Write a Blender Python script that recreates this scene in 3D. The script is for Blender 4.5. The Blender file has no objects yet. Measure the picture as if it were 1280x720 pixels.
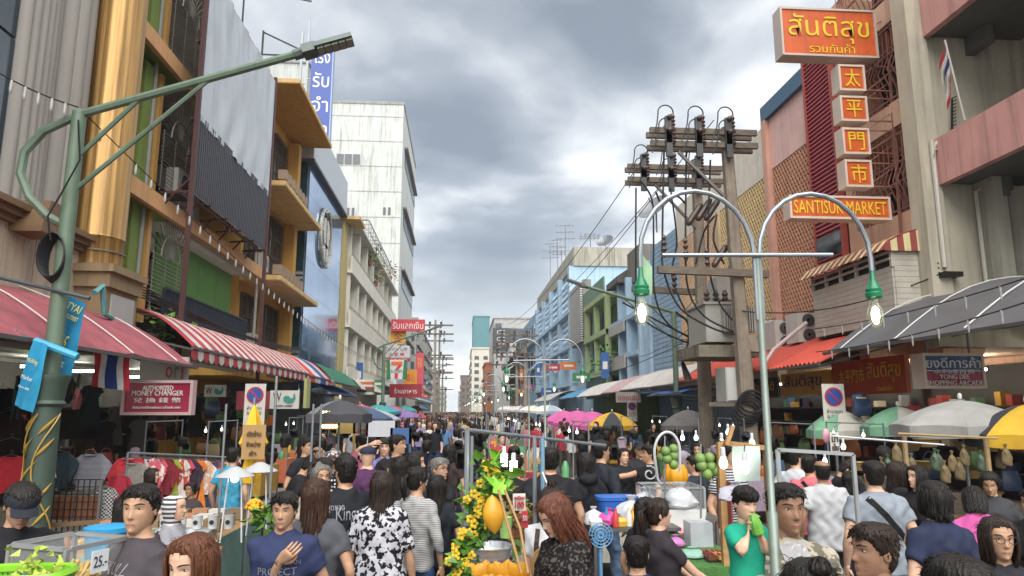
import bpy, bmesh, math, random
import numpy as np
from mathutils import Vector as V, Matrix as MX, noise as NZ
from mathutils.bvhtree import BVHTree
random.seed(7); PI = math.pi; R = math.radians
SC = bpy.context.scene; COL = SC.collection
# ---------------------------------------------------------------- camera, sky, sun, exposure
EYE = V((0, 0, 2.15)); YAW = math.atan(65*math.cos(R(9.8))/880); PIT = R(9.8); FOC = 880.0
FW = V((math.sin(YAW)*math.cos(PIT), math.cos(YAW)*math.cos(PIT), math.sin(PIT)))
RT = V((math.cos(YAW), -math.sin(YAW), 0)); UPV = RT.cross(FW)
cam = bpy.data.objects.new('camera', bpy.data.cameras.new('camera')); COL.objects.link(cam)
cam.location = EYE; cam.rotation_euler = (PI/2+PIT, 0, -YAW)
cam.data.sensor_width = 36; cam.data.lens = FOC/1280*36; cam.data.clip_start = .1; cam.data.clip_end = 3000
SC.camera = cam
def U(px, py, X=None, Y=None, Z=None):
    'world point on a plane seen at a pixel of the 1280x720 survey of the street'
    d = FW + RT*((px-640)/FOC) + UPV*((360-py)/FOC)
    t = (X-EYE.x)/d.x if X is not None else (Y-EYE.y)/d.y if Y is not None else (Z-EYE.z)/d.z
    return EYE + d*t
SC.view_settings.view_transform = 'Standard'; SC.view_settings.look = 'None'
SC.view_settings.exposure = 2.1; SC.view_settings.gamma = 1
SUN_EL, SUN_AZ = R(50), R(178)
w = bpy.data.worlds.new('World'); SC.world = w; w.use_nodes = True
NT = w.node_tree; NT.nodes.clear()
def nn(t, typ, **k):
    n = t.nodes.new(typ)
    for a, b in k.items(): setattr(n, a, b)
    return n
def ramp(t, fac, stops):
    r = nn(t, 'ShaderNodeValToRGB'); e = r.color_ramp.elements
    while len(e) < len(stops): e.new(.5)
    for q, (p, c) in zip(e, stops):
        q.position = p; q.color = tuple(c)+(1,) if len(c) == 3 else c
    t.links.new(fac, r.inputs[0]); return r.outputs[0]
def mixc(t, fac, a, b, mode='MIX'):
    m = nn(t, 'ShaderNodeMix', data_type='RGBA', blend_type=mode)
    for s, x in ((m.inputs['Factor'], fac), (m.inputs['A'], a), (m.inputs['B'], b)):
        if hasattr(x, 'is_linked'): t.links.new(x, s)
        else: s.default_value = x if not isinstance(x, tuple) or len(x) == 4 else x+(1,)
    return m.outputs['Result']
sky = nn(NT, 'ShaderNodeTexSky', sky_type='NISHITA', sun_disc=False, sun_elevation=SUN_EL, sun_rotation=SUN_AZ)
tc = nn(NT, 'ShaderNodeTexCoord'); sp = nn(NT, 'ShaderNodeSeparateXYZ'); NT.links.new(tc.outputs['Generated'], sp.inputs[0])
def vm(t, op, a, b=None):
    m = nn(t, 'ShaderNodeMath', operation=op)
    for s, x in ((m.inputs[0], a), (m.inputs[1], b)):
        if x is None: continue
        if hasattr(x, 'is_linked'): t.links.new(x, s)
        else: s.default_value = x
    return m.outputs[0]
zz = vm(NT, 'ADD', vm(NT, 'MAXIMUM', sp.outputs[2], 0.0), 0.22)
cv = nn(NT, 'ShaderNodeCombineXYZ'); NT.links.new(vm(NT, 'DIVIDE', sp.outputs[0], zz), cv.inputs[0])
NT.links.new(vm(NT, 'DIVIDE', sp.outputs[1], zz), cv.inputs[1])
def wnoise(off, sc, det, dist=0.):
    mp = nn(NT, 'ShaderNodeMapping'); mp.inputs['Location'].default_value = off
    NT.links.new(cv.outputs[0], mp.inputs[0])
    n = nn(NT, 'ShaderNodeTexNoise'); n.inputs['Scale'].default_value = sc; n.inputs['Detail'].default_value = det
    n.inputs['Roughness'].default_value = .52; n.inputs['Distortion'].default_value = dist
    NT.links.new(mp.outputs[0], n.inputs['Vector']); return n.outputs[0]
CLOUD_OFF = (1.3, 4.1, 0)
big = wnoise(CLOUD_OFF, 1.15, 6, .35); small = wnoise((7.3, 1.2, 4), 3.2, 6, .3)
cl = vm(NT, 'ADD', vm(NT, 'MULTIPLY', big, .78), vm(NT, 'MULTIPLY', small, .22))
ccol = ramp(NT, cl, [(.35, (.155, .178, .207)), (.43, (.255, .28, .312)), (.495, (.45, .468, .485)), (.57, (.74, .75, .755))])
hz = ramp(NT, sp.outputs[2], [(.0, (1, 1, 1)), (.22, (0, 0, 0))])
ccol = mixc(NT, vm(NT, 'MULTIPLY', hz, .7), ccol, (  .68, .715, .74))
bg1 = nn(NT, 'ShaderNodeBackground'); bg1.inputs[1].default_value = .05; NT.links.new(sky.outputs[0], bg1.inputs[0])
bg2 = nn(NT, 'ShaderNodeBackground'); bg2.inputs[1].default_value = .45; NT.links.new(ccol, bg2.inputs[0])
ms = nn(NT, 'ShaderNodeMixShader'); ms.inputs[0].default_value = .88
NT.links.new(bg1.outputs[0], ms.inputs[1]); NT.links.new(bg2.outputs[0], ms.inputs[2])
wo = nn(NT, 'ShaderNodeOutputWorld'); NT.links.new(ms.outputs[0], wo.inputs[0])
sun = bpy.data.objects.new('sun', bpy.data.lights.new('sun', 'SUN')); COL.objects.link(sun)
sun.data.energy = 1.5; sun.data.angle = R(75); sun.data.color = (1, .96, .9)
sun.rotation_euler = (PI/2-SUN_EL, 0, PI-SUN_AZ)
# ---------------------------------------------------------------- materials
def lin(c):
    if isinstance(c, str): c = tuple(int(c[i:i+2], 16)/255 for i in (0, 2, 4))
    return tuple(x/12.92 if x <= .04045 else ((x+.055)/1.055)**2.4 for x in c)
MATS = {}
def mat(name, col, rough=.6, metal=0, var=.14, sc=3., bump=0, bsc=60., streak=0, dirt='3a342c', emis=0, alpha=1, trans=0, coat=0, stretch=None, spec=None, pat=None):
    if name in MATS: return MATS[name]
    m = bpy.data.materials.new(name); m.use_nodes = True; t = m.node_tree
    b = t.nodes['Principled BSDF']; c = lin(col)
    tcn = nn(t, 'ShaderNodeTexCoord'); vec = tcn.outputs['Object']
    if stretch:
        mp = nn(t, 'ShaderNodeMapping'); mp.inputs['Scale'].default_value = stretch; t.links.new(vec, mp.inputs[0]); vs = mp.outputs[0]
    else: vs = vec
    n = nn(t, 'ShaderNodeTexNoise'); n.inputs['Scale'].default_value = sc; n.inputs['Detail'].default_value = 5; n.inputs['Roughness'].default_value = .62
    t.links.new(vs, n.inputs['Vector'])
    out = ramp(t, n.outputs[0], [(.3, tuple(x*(1-var) for x in c)), (.7, tuple(min(1, x*(1+var)) for x in c))])
    if pat: out = pat(t, vec, out)
    if streak:
        mp = nn(t, 'ShaderNodeMapping'); mp.inputs['Scale'].default_value = (3.2, 3.2, .22); t.links.new(vec, mp.inputs[0])
        n2 = nn(t, 'ShaderNodeTexNoise'); n2.inputs['Scale'].default_value = 1.3; n2.inputs['Detail'].default_value = 7; n2.inputs['Roughness'].default_value = .68
        t.links.new(mp.outputs[0], n2.inputs['Vector'])
        f = ramp(t, n2.outputs[0], [(.48, (0, 0, 0)), (.72, (1, 1, 1))])
        out = mixc(t, vm(t, 'MULTIPLY', f, streak), out, lin(dirt))
    t.links.new(out, b.inputs['Base Color'])
    rr = ramp(t, n.outputs[0], [(.3, (max(0, rough-.08),)*3), (.7, (min(1, rough+.08),)*3)])
    t.links.new(rr, b.inputs['Roughness'])
    b.inputs['Metallic'].default_value = metal
    if spec is not None: b.inputs['Specular IOR Level'].default_value = spec
    if coat: b.inputs['Coat Weight'].default_value = coat
    if trans: b.inputs['Transmission Weight'].default_value = trans
    if alpha < 1: b.inputs['Alpha'].default_value = alpha
    if emis:
        t.links.new(out, b.inputs['Emission Color']); b.inputs['Emission Strength'].default_value = emis
    if bump:
        n3 = nn(t, 'ShaderNodeTexNoise'); n3.inputs['Scale'].default_value = bsc; n3.inputs['Detail'].default_value = 4
        t.links.new(vs, n3.inputs['Vector'])
        bp = nn(t, 'ShaderNodeBump'); bp.inputs['Strength'].default_value = bump; bp.inputs['Distance'].default_value = .02
        t.links.new(n3.outputs[0], bp.inputs['Height']); t.links.new(bp.outputs[0], b.inputs['Normal'])
    MATS[name] = m; return m
def paint(col, **k): return mat('paint '+col, col, **dict(dict(rough=.5, var=.08), **k))
def metal(col, rough=.4, **k): return mat('metal '+col, col, **dict(dict(rough=rough, metal=.6, var=.1), **k))
def wallm(col, **k): return mat('wall '+col, col, **dict(dict(rough=.85, var=.09, sc=1.5, bump=.12, bsc=30, streak=.52), **k))
def cloth(col, **k): return mat('cloth '+col, col, **dict(dict(rough=.85, var=.14, sc=9, bump=.10, bsc=30, spec=.25), **k))
def plas(col, **k): return mat('plastic '+col, col, **dict(dict(rough=.35, var=.05), **k))
# ---------------------------------------------------------------- mesh builder
OFF = {}
def tag(o, label=None, cat=None, group=None, kind=None):
    for k, v in (('label', label), ('category', cat), ('group', group), ('kind', kind)):
        if v: o[k] = v
    return o
def thing(name, label, cat, loc=(0, 0, 0), rz=0, group=None, local=False):
    o = bpy.data.objects.new(name, None); COL.objects.link(o); o.empty_display_size = .2
    o.location = loc; o.rotation_euler = (0, 0, rz); OFF[o] = V((0, 0, 0)) if local else V(loc)
    return tag(o, label, cat, group)
def copy_tree(o, parent=None):
    c = o.copy(); COL.objects.link(c); c.parent = parent; OFF[c] = OFF.get(o, V())
    for ch in [x for x in o.children]: copy_tree(ch, c)
    return c
KIDS = {}
def rotz(a): return MX.Rotation(a, 4, 'Z')
def frame(o, x, y):
    'matrix with origin o, local x and y axes'
    x = V(x).normalized(); y = V(y); y = (y-x*y.dot(x)).normalized(); z = x.cross(y)
    return MX(((x.x, y.x, z.x, o[0]), (x.y, y.y, z.y, o[1]), (x.z, y.z, z.z, o[2]), (0, 0, 0, 1)))
class MB:
    def __init__(s, T=None): s.v = []; s.f = []; s.m = []; s.k = 0; s.T = T
    def add(s, vs, fs):
        n = len(s.v); T = s.T
        s.v += [tuple(T @ V(p)) for p in vs] if T is not None else [tuple(p) for p in vs]
        s.f += [tuple(i+n for i in f) for f in fs]; s.m += [s.k]*len(fs); return s
    def mat(s, k): s.k = k; return s
    def box(s, c, d, M=None):
        x, y, z = (q/2 for q in d); c = V(c)
        vs = [V((a*x, b*y, e*z)) for a in (-1, 1) for b in (-1, 1) for e in (-1, 1)]
        vs = [c+(M @ p if M is not None else p) for p in vs]
        return s.add(vs, [(0, 1, 3, 2), (4, 6, 7, 5), (0, 4, 5, 1), (2, 3, 7, 6), (0, 2, 6, 4), (1, 5, 7, 3)])
    def bx(s, a, b):
        a, b = V(a), V(b); return s.box((a+b)/2, [abs(q) for q in (b-a)])
    def beam(s, a, b, w, h=None, up=(0, 0, 1)):
        a, b = V(a), V(b); d = (b-a); L = d.length
        if L < 1e-6: return s
        d.normalize(); u = V(up)
        if abs(d.dot(u)) > .98: u = V((0, 1, 0))
        r = d.cross(u).normalized(); u = r.cross(d)
        return s.box((a+b)/2, (w, L, h or w), MX((r, d, u)).transposed())
    def loft(s, rings, cap=True, close=True):
        n = len(rings[0]); fs = []; m = len(rings)
        for i in range(m-1):
            for j in range(n if close else n-1):
                k = (j+1) % n; fs.append((i*n+j, i*n+k, (i+1)*n+k, (i+1)*n+j))
        if cap: fs += [tuple(range(n))[::-1], tuple(range((m-1)*n, m*n))]
        return s.add([p for r in rings for p in r], fs)
    def tube(s, pts, r, n=8, flat=1, cap=True, up=(0, 0, 1)):
        pts = [V(p) for p in pts]; m = len(pts)
        rs = r if isinstance(r, (list, tuple)) else [r]*m
        d = (pts[1]-pts[0]).normalized(); u = V(up)
        if abs(d.dot(u)) > .95: u = V((0, 1, 0)) if abs(d.y) < .9 else V((1, 0, 0))
        a = d.cross(u).normalized(); rings = []
        for i in range(m):
            d = (pts[min(i+1, m-1)]-pts[max(i-1, 0)]).normalized()
            a = (a-d*a.dot(d)).normalized(); b = d.cross(a)
            rings.append([pts[i]+(a*math.cos(2*PI*j/n)+b*(math.sin(2*PI*j/n)*flat))*rs[i] for j in range(n)])
        return s.loft(rings, cap)
    def lathe(s, prof, n=16, c=(0, 0, 0), M=None, cap=True):
        c = V(c); rings = []
        for r, z in prof:
            ring = [V((r*math.cos(2*PI*j/n), r*math.sin(2*PI*j/n), z)) for j in range(n)]
            rings.append([c+(M @ p if M is not None else p) for p in ring])
        return s.loft(rings, cap)
    def ell(s, c, r, n=12, m=8, M=None):
        if not isinstance(r, (tuple, list)): r = (r, r, r)
        c = V(c); rings = []
        for i in range(m+1):
            t = -PI/2+PI*(i+.02)/(m+.04)
            ring = [V((r[0]*math.cos(t)*math.cos(2*PI*j/n), r[1]*math.cos(t)*math.sin(2*PI*j/n), r[2]*math.sin(t))) for j in range(n)]
            rings.append([c+(M @ p if M is not None else p) for p in ring])
        return s.loft(rings)
    def prism(s, poly, d, M=None):
        'polygon in local x,y; extruded d along local z'
        n = len(poly); vs = [V((p[0], p[1], 0)) for p in poly]+[V((p[0], p[1], d)) for p in poly]
        if M is not None: vs = [M @ p for p in vs]
        fs = [tuple(range(n))[::-1], tuple(range(n, 2*n))]+[(i, (i+1) % n, n+(i+1) % n, n+i) for i in range(n)]
        return s.add(vs, fs)
    def sheet(s, g, th=.01, nrm=None):
        'grid of points [rows][cols] given thickness th'
        r, c = len(g), len(g[0]); P = [[V(p) for p in row] for row in g]; Q = []
        for i in range(r):
            q = []
            for j in range(c):
                du = P[i][min(j+1, c-1)]-P[i][max(j-1, 0)]; dv = P[min(i+1, r-1)][j]-P[max(i-1, 0)][j]
                q.append(P[i][j]-du.cross(dv).normalized()*th)
            Q.append(q)
        N = r*c; vs = [p for row in P for p in row]+[p for row in Q for p in row]; fs = []
        ix = lambda i, j: i*c+j
        for i in range(r-1):
            for j in range(c-1):
                f = (ix(i, j), ix(i, j+1), ix(i+1, j+1), ix(i+1, j)); fs.append(f); fs.append(tuple(N+q for q in f[::-1]))
        ed = [(ix(0, j), ix(0, j+1)) for j in range(c-1)]+[(ix(i, c-1), ix(i+1, c-1)) for i in range(r-1)]
        ed += [(ix(r-1, j+1), ix(r-1, j)) for j in range(c-1)]+[(ix(i+1, 0), ix(i, 0)) for i in range(r-1)]
        fs += [(b, a, a+N, b+N) for a, b in ed]
        return s.add(vs, fs)
    def mesh(s, name, mats, off=V(), smooth=True, ang=38):
        me = bpy.data.meshes.new(name)
        me.from_pydata([(p[0]-off[0], p[1]-off[1], p[2]-off[2]) for p in s.v], [], s.f)
        for m in (mats if isinstance(mats, (list, tuple)) else [mats]): me.materials.append(m)
        if any(s.m): me.polygons.foreach_set('material_index', s.m)
        me.validate()
        if smooth:
            me.polygons.foreach_set('use_smooth', [True]*len(me.polygons)); me.set_sharp_from_angle(angle=R(ang))
        me.update(); return me
    def build(s, name, mats, parent=None, smooth=True, ang=38, label=None, kind=None):
        off = OFF.get(parent, V()) if parent else V()
        return link(name, s.mesh(name, mats, off, smooth, ang), parent, label, kind)
    def solo(s, name, mats, label, cat, group=None, kind=None, base=None, smooth=True, ang=38):
        'a top-level thing that is one mesh, origin at its base'
        if base is None:
            a = np.array(s.v); base = V((float(a[:, 0].mean()), float(a[:, 1].mean()), float(a[:, 2].min())))
        o = link(name, s.mesh(name, mats, base, smooth, ang)); o.location = base; OFF[o] = V(base)
        return tag(o, label, cat, group, kind)
def link(name, me, parent=None, label=None, kind=None):
    o = bpy.data.objects.new(name, me); COL.objects.link(o)
    if parent: o.parent = parent; OFF[o] = OFF.get(parent, V())
    if label: o['label'] = label
    if kind: o['kind'] = kind
    return o
def struct(name, mb, mats, **k): return tag(mb.build(name, mats, **k), kind='structure')
TXT = {}
def text_mesh(s, ext=.0, bold=0, res=2):
    c = bpy.data.curves.new('lettering', 'FONT'); c.body = s; c.align_x = 'CENTER'; c.align_y = 'CENTER'; c.resolution_u = res
    c.extrude = ext; c.offset = bold
    o = bpy.data.objects.new('lettering', c); me = bpy.data.meshes.new_from_object(o)
    bpy.data.objects.remove(o); bpy.data.curves.remove(c); return me
def text(s, M, w, h, m, parent, name='lettering', th=.01, bold=.0, keep=False):
    'writing fitted into a w x h box centred on the frame M (x right, y up, z out)'
    me = text_mesh(s, .5, bold); n = len(me.vertices)
    if n == 0: return None
    a = np.empty(n*3); me.vertices.foreach_get('co', a); a = a.reshape(-1, 3)
    lo, hi = a.min(0), a.max(0); ce = (lo+hi)/2
    sx, sy = w/max(1e-4, hi[0]-lo[0]), h/max(1e-4, hi[1]-lo[1])
    if keep: sx = sy = min(sx, sy)
    b = np.stack([(a[:, 0]-ce[0])*sx, (a[:, 1]-ce[1])*sy, (a[:, 2]+.5)*th], 1)
    A = np.array(M); off = OFF.get(parent, V())
    b = b @ A[:3, :3].T + A[:3, 3] - np.array(off)
    me.vertices.foreach_set('co', b.ravel()); me.materials.clear(); me.materials.append(m); me.update(); me.name = name
    return link(name, me, parent)
def smoothstep(a, b, x):
    t = min(1, max(0, (x-a)/(b-a))); return t*t*(3-2*t)
def lerp(a, b, t): return a+(b-a)*t
def ip(keys, t):
    for i in range(len(keys)-1):
        if t <= keys[i+1][0]:
            a, b = keys[i], keys[i+1]; u = (t-a[0])/(b[0]-a[0]); return tuple(lerp(a[k], b[k], u) for k in range(1, len(a)))
    return keys[-1][1:]
def sag(a, b, d, n=8):
    a, b = V(a), V(b); return [a.lerp(b, i/n)-V((0, 0, 4*d*(i/n)*(1-i/n))) for i in range(n+1)]
def arc(c, r, a0, a1, n, ax=(1, 0, 0), ay=(0, 0, 1)):
    c, ax, ay = V(c), V(ax), V(ay)
    return [c+ax*(r*math.cos(a0+(a1-a0)*i/n))+ay*(r*math.sin(a0+(a1-a0)*i/n)) for i in range(n+1)]
# ---------------------------------------------------------------- ground
ASPH = mat('asphalt', '4b4a49', rough=.9, var=.25, sc=2, bump=.4, bsc=90); PAVE = mat('pavement concrete', '807a72', rough=.9, var=.2, sc=2, bump=.3, bsc=60)
KERB = mat('kerb stone', '8d8880', rough=.9, var=.2)
struct('ground', MB().box((0, 300, -.2), (700, 900, .1)), mat('earth', '6f6a62', rough=.95))
struct('road', MB().box((1.2, 300, -.09), (10.8, 720, .18)), ASPH)
for x0, x1, xk in ((-14, -4.35, -4.275), (6.75, 16, 6.675)):
    struct('pavement', MB().box(((x0+x1)/2, 150, -.02), (x1-x0, 320, .28)), PAVE)
    struct('kerb', MB().box((xk, 150, -.02), (.146, 320, .285)), KERB)
mk = MB()
for i in range(40): mk.box((1.2, 3+i*6, .002), (.12, 2.6, .01))
struct('road_marking', mk, mat('road paint', 'c9c6bc', rough=.8, var=.2))
# ---------------------------------------------------------------- left side of the street
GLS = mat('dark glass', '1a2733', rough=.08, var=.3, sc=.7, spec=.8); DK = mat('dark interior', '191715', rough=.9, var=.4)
STEEL = metal('6b6a68', .5); RUST = mat('dark red steel', '4a2a28', rough=.6, var=.2); GREY = wallm('8f8d88')
def louvers(mb, a, b, n, ax, d):
    'n slats between corners a and b (box), stacked along axis ax'
    a, b = V(a), V(b); L = b[ax]-a[ax]
    for i in range(n):
        p, q = a.copy(), b.copy(); p[ax] = a[ax]+L*(i+.12)/n; q[ax] = a[ax]+L*(i+.12+d)/n; mb.bx(p, q)
def window(parent, x, y0, y1, z0, z1, sx, fm, gm, cols=2, rows=2, grille=None, depth=.12):
    'window in a street wall; sx = +1 when its outside faces +X'
    f = MB(); t = .07; X0, X1 = sorted((x-depth*sx*.4, x+.05*sx))
    f.bx((X0, y0, z0), (X1, y0+t, z1)); f.bx((X0, y1-t, z0), (X1, y1, z1)); f.bx((X0, y0+t, z0), (X1, y1-t, z0+t)); f.bx((X0, y0+t, z1-t), (X1, y1-t, z1))
    for i in range(1, cols): y = lerp(y0, y1, i/cols); f.bx((X0+.01, y-.02, z0+t), (X1-.01, y+.02, z1-t))
    for i in range(1, rows): z = lerp(z0, z1, i/rows); f.bx((X0+.013, y0+t, z-.02), (X1-.013, y1-t, z+.02))
    fo = f.build('window', fm, parent)
    g = MB(); xm = x-.02*sx; g.bx((xm-.006, y0+t, z0+t), (xm+.006, y1-t, z1-t)); g.build('pane', gm, fo)
    if grille:
        g = MB(); n = int((y1-y0)/.13); xg = x+.10*sx
        for i in range(n+1): y = lerp(y0, y1, i/n); g.beam((xg, y, z0), (xg, y, z1), .016)
        for i in range(4): z = lerp(z0, z1, i/3); g.beam((xg, y0, z), (xg, y1, z), .018)
        for k in range(int((y1-y0)/.5)):
            c = (xg, y0+.25+k*.5, lerp(z0, z1, .62)); g.tube(arc(c, .22, 0, 2*PI, 12, (0, 1, 0)), .010, 4)
        g.build('window_grille', grille, fo)
    return fo
# grey corner building with a gold column
b = thing('corner_building', 'grey building at the left edge with fluted panels, dark glass and a gold column', 'building', (-10.5, 9, .12))
MB().bx((-14, 2.5, 3.3), (-7.75, 14.4, 21)).bx((-14, 2.5, .12), (-10.2, 14.4, 3.3)).build('wall', GREY, b)
MB().bx((-7.75, 3, 3.2), (-7.06, 14.4, 5.15)).build('lower_wall', wallm('6f675c'), b)
CRM = wallm('b3a894', streak=.55)
y = 3.05
while y < 13.2: MB().bx((-7.06, y, 3.3), (-7.0, min(y+.78, 13.25), 5.0)).build('wall_panel', CRM, b); y += .80
cn = MB()
for z0, z1, x in ((5.0, 5.10, -6.9), (5.10, 5.2, -6.82), (5.2, 5.3, -6.74)): cn.bx((-7.5, 3, z0), (x, 13.35, z1))
cn.build('cornice', mat('brown moulding', '6e563c', rough=.6, var=.2), b)
mb = MB(); pts = [(-.30, -.12), (.3, -.12), (.3, .0), (.12, .42), (-.12, .42), (-.3, 0)]
mb.prism([(p[0], p[1]) for p in pts], .5, frame((-7.0, 11.4, 5.0), (0, 1, 0), (0, 0, 1))); mb.build('corbel', mat('brown moulding', '6e563c'), b)
for z in range(5):
    for y in (3.2, 5.2, 7.2, 9.2):
        MB().bx((-7.32, y+.03, 5.5+z*2.6), (-7.27, y+1.93, 5.5+z*2.6+2.54)).build('glass_pane', mat('blue dark glass', '1d3340', rough=.12, var=.35, sc=.5, spec=.7), b)
mb = MB(); louv = [(-7.35, y) for y in ()]
def fluted(y0, y1, x, n, amp, z0, z1, name, m, parent, bulge=.25):
    prof = []; N = n*8
    for i in range(N+1):
        u = i/N; s = abs(math.sin(u*n*PI)); prof.append((x+bulge*math.sin(u*PI)**.6+amp*s, lerp(y0, y1, u)))
    rings = [[V((p[0], p[1], z)) for p in prof]+[V((x-.3, y1, z)), V((x-.3, y0, z))] for z in (z0, z1)]
    return MB().loft(rings).build(name, m, parent, ang=50)
FLU = mat('fluted grey render', '8b8781', rough=.55, var=.16, sc=1.2, stretch=(4, 4, .3), bump=.1)
fluted(11.15, 12.15, -7.25, 6, .07, 5.3, 21, 'fluted_panel', FLU, b, .12); fluted(12.18, 13.2, -7.3, 4, .05, 5.3, 21, 'fluted_panel', FLU, b, .3)
GOLD = mat('gold cladding', 'a3804c', rough=.4, metal=.5, var=.5, sc=2.6, stretch=(6, 6, .12), streak=.45, dirt='4a3418')
col = MB(); N = 64
rg = lambda z, k: [V((-6.95+(.47*k+.022*abs(math.sin(8*2*PI*j/N)))*math.cos(2*PI*j/N), 13.62+(.47*k+.022*abs(math.sin(8*2*PI*j/N)))*math.sin(2*PI*j/N), z)) for j in range(N)]
col.loft([rg(4.75, .97), rg(5.3, .97), rg(5.34, 1.03), rg(5.38, 1.0), rg(21, 1.0)]).build('gold_column', GOLD, b, ang=50)
tb = MB()
for z in (4.78, 5.05): tb.loft([rg(z, 1.04), rg(z+.03, 1.04)])
tb.build('column_band', mat('grey band', '6c6256', rough=.5), b)
pd = MB(); pd.bx((-7.7, 13.05, 4.35), (-6.36, 14.38, 4.62)); pd.bx((-7.7, 12.98, 4.62), (-6.28, 14.42, 4.76)); pd.bx((-7.6, 13.12, 3.3), (-6.44, 14.36, 4.35))
ped = pd.build('pedestal', wallm('8c7a5c', streak=.5), b)
MB().bx((-6.44, 13.3, 3.65), (-6.41, 14.2, 4.25)).build('pedestal_panel', paint('a9aaa8'), ped)
# green building
GRN = wallm('71863f', streak=.4); PEACH = wallm('c79a6c', streak=.3); WHT = wallm('b9b7b0', streak=.35); TAN = paint('b58a4e')
b = thing('green_building', 'green shophouse with peach balcony fascias and fan grilles behind the silver tarpaulin', 'building', (-10, 19.5, .12))
MB().bx((-16, 14.42, 3.3), (-9.2, 24.6, 16)).bx((-16, 14.42, .12), (-10.2, 24.6, 3.3)).build('wall', wallm('8b8a86'), b)
MB().bx((-9.2, 14.42, 3.4), (-7.75, 16.3, 16)).build('green_wall', GRN, b)
for z, zz_ in ((6.62, 7.0), (10.12, 10.5), (13.6, 14.0)):
    s_ = MB(); s_.bx((-9.2, 14.44, z+.1), (-7.02, 24.55, zz_-.02)); s_.build('balcony_slab', WHT, b)
    MB().bx((-7.02, 14.44, z), (-6.9, 24.58, zz_)).build('fascia', PEACH, b)
    MB().bx((-9.18, 14.46, z+.06), (-7.03, 17.3, z+.1)).build('soffit', GRN, b)
    MB().bx((-8.3, 18.6, z+.04), (-8.18, 20.0, z+.098)).build('tube_lamp', paint('9a9791'), b)
for z in (4.3, 7.25, 10.75, 14.1):
    window(b, -7.74, 14.6, 15.45, z+.1, z+2.3, 1, TAN, GLS, 2, 3, grille=mat('dark lattice', '3d3428'))
    MB().bx((-7.75, 15.55, z-.2), (-7.25, 16.22, z+2.8)).build('green_pilaster', GRN, b)
    MB().bx((-7.3, 16.25, z-.2), (-7.18, 16.42, z+2.8)).build('door_post', TAN, b)
    for y in (17.4, 20.6):
        f = MB(); f.bx((-9.2, y, z+.1), (-9.15, y+1.5, z+1.6)); f.tube(arc((-9.17, y+.75, z+1.6), .75, 0, PI, 12, (0, 1, 0)), .06, 6)
        f.build('arched_window', DK, b)
    g = MB(); wm = metal('8a857b', .6)
    for i in range(14): g.beam((-7.12, 16.4, z+.1+i*.095), (-7.12, 17.6+.9, z+.1+i*.095), .014)
    for y in (16.5, 17.2, 17.9, 18.5): g.beam((-7.12, y, z), (-7.12, y, z+1.5), .02)
    for i in range(19):
        a = PI*i/18; g.beam((-7.12, 17.45, z+1.45), (-7.12, 17.45+1.0*math.cos(a), z+1.45+1.15*math.sin(a)), .014)
    g.tube([(-7.12, 17.45+.55*math.cos(PI*i/12), z+1.45+.6*math.sin(PI*i/12)) for i in range(13)], .022, 5)
    g.build('balcony_grille', wm, b)
GB = mat('green board', '4d7a2e', rough=.7, var=.2, sc=2)
for k in range(4): MB().bx((-7.5, 17.4+k*1.42, 4.95), (-7.45, 17.4+k*1.42+1.40, 6.45)).build('green_board', GB, b)
fn = MB(); fmat = mat('dark blue mesh panel', '232a38', rough=.6, var=.2)
for i in range(44): fn.beam((-7.02, 17.0+i*.15, 3.75), (-7.02, 17.0+i*.15, 5.0), .07, .02)
for z in (3.75, 4.4, 5.0): fn.beam((-7.0, 17, z), (-7.0, 23.5, z), .04)
fn.build('mesh_balustrade', fmat, b)
MB().bx((-7.8, 16.4, 3.4), (-7.1, 24.5, 3.72)).build('canopy_slab', WHT, b)
# silver tarpaulin billboard on a steel frame
b = thing('billboard', 'silver tarpaulin billboard over dark vertical louvres on a red steel frame', 'billboard', (-6.3, 20, 3.7))
TX = -6.3; c0 = U(248, 150, X=TX); c1 = U(334, 243, X=TX); zt = U(342, 98, X=TX).z; y0, y1 = c0.y, c1.y+.1; zm = (c0.z+c1.z)/2; zb = (U(246, 245, X=TX).z+U(332, 312, X=TX).z)/2
TARP = mat('silver tarpaulin', 'b4bdc4', rough=.42, var=.10, sc=1.6, bump=.35, bsc=4, stretch=(1, 1, .5))
g = []; q = random.Random(3)
for i in range(31):
    z = lerp(zm, zt, i/30); row = []
    for j in range(41):
        y = lerp(y0, y1, j/40); wv = .03*math.sin(y*5+math.sin(z*1.7)*1.5)+.03*NZ.noise(V((y*1.6, z*.8, 3)))*2+.02*math.sin(y*13+z*2)
        row.append((TX+wv*min(1, j/3, (40-j)/3), y, z+.02*math.sin(j*.9)*(i == 0)))
    g.append(row)
MB().sheet(g, -.012).build('tarpaulin', TARP, b)
lv = MB()
for i in range(46): y = lerp(y0, y1, (i+.5)/46); lv.beam((TX, y, zb), (TX, y, zm+.15), .05, .03, up=(1, 0, 0))
lv.build('louvre_panel', mat('louvre dark', '3c3d46', rough=.5), b, kind=None)
MB().bx((TX-.08, y0, zb), (TX-.05, y1, zm+.1)).build('louvre_backing', mat('louvre pale gap', '9a9a98', rough=.7), b)
for y in (y0-.08, (y0+y1)/2, y1+.08):
    MB().beam((TX-(.16 if y == (y0+y1)/2 else 0), y, 2.9 if y != (y0+y1)/2 else zb-.2), (TX-(.16 if y == (y0+y1)/2 else 0), y, zt+.15), .10).build('frame_post', RUST, b)
for z in (zb-.05, zb+.9, zm, (zm+zt)/2, zt):
    MB().beam((TX-.14, y0-.05, z), (TX-.14, y1+.05, z), .06).build('frame_rail', RUST, b)
br = MB()
for i in range(6): y = lerp(y0, y1, i/5); br.beam((TX, y, zb), (-7.0, y, zb-.05), .05); br.beam((TX, y, zb+.4), (-7.0, y, zb-.4), .04)
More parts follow.
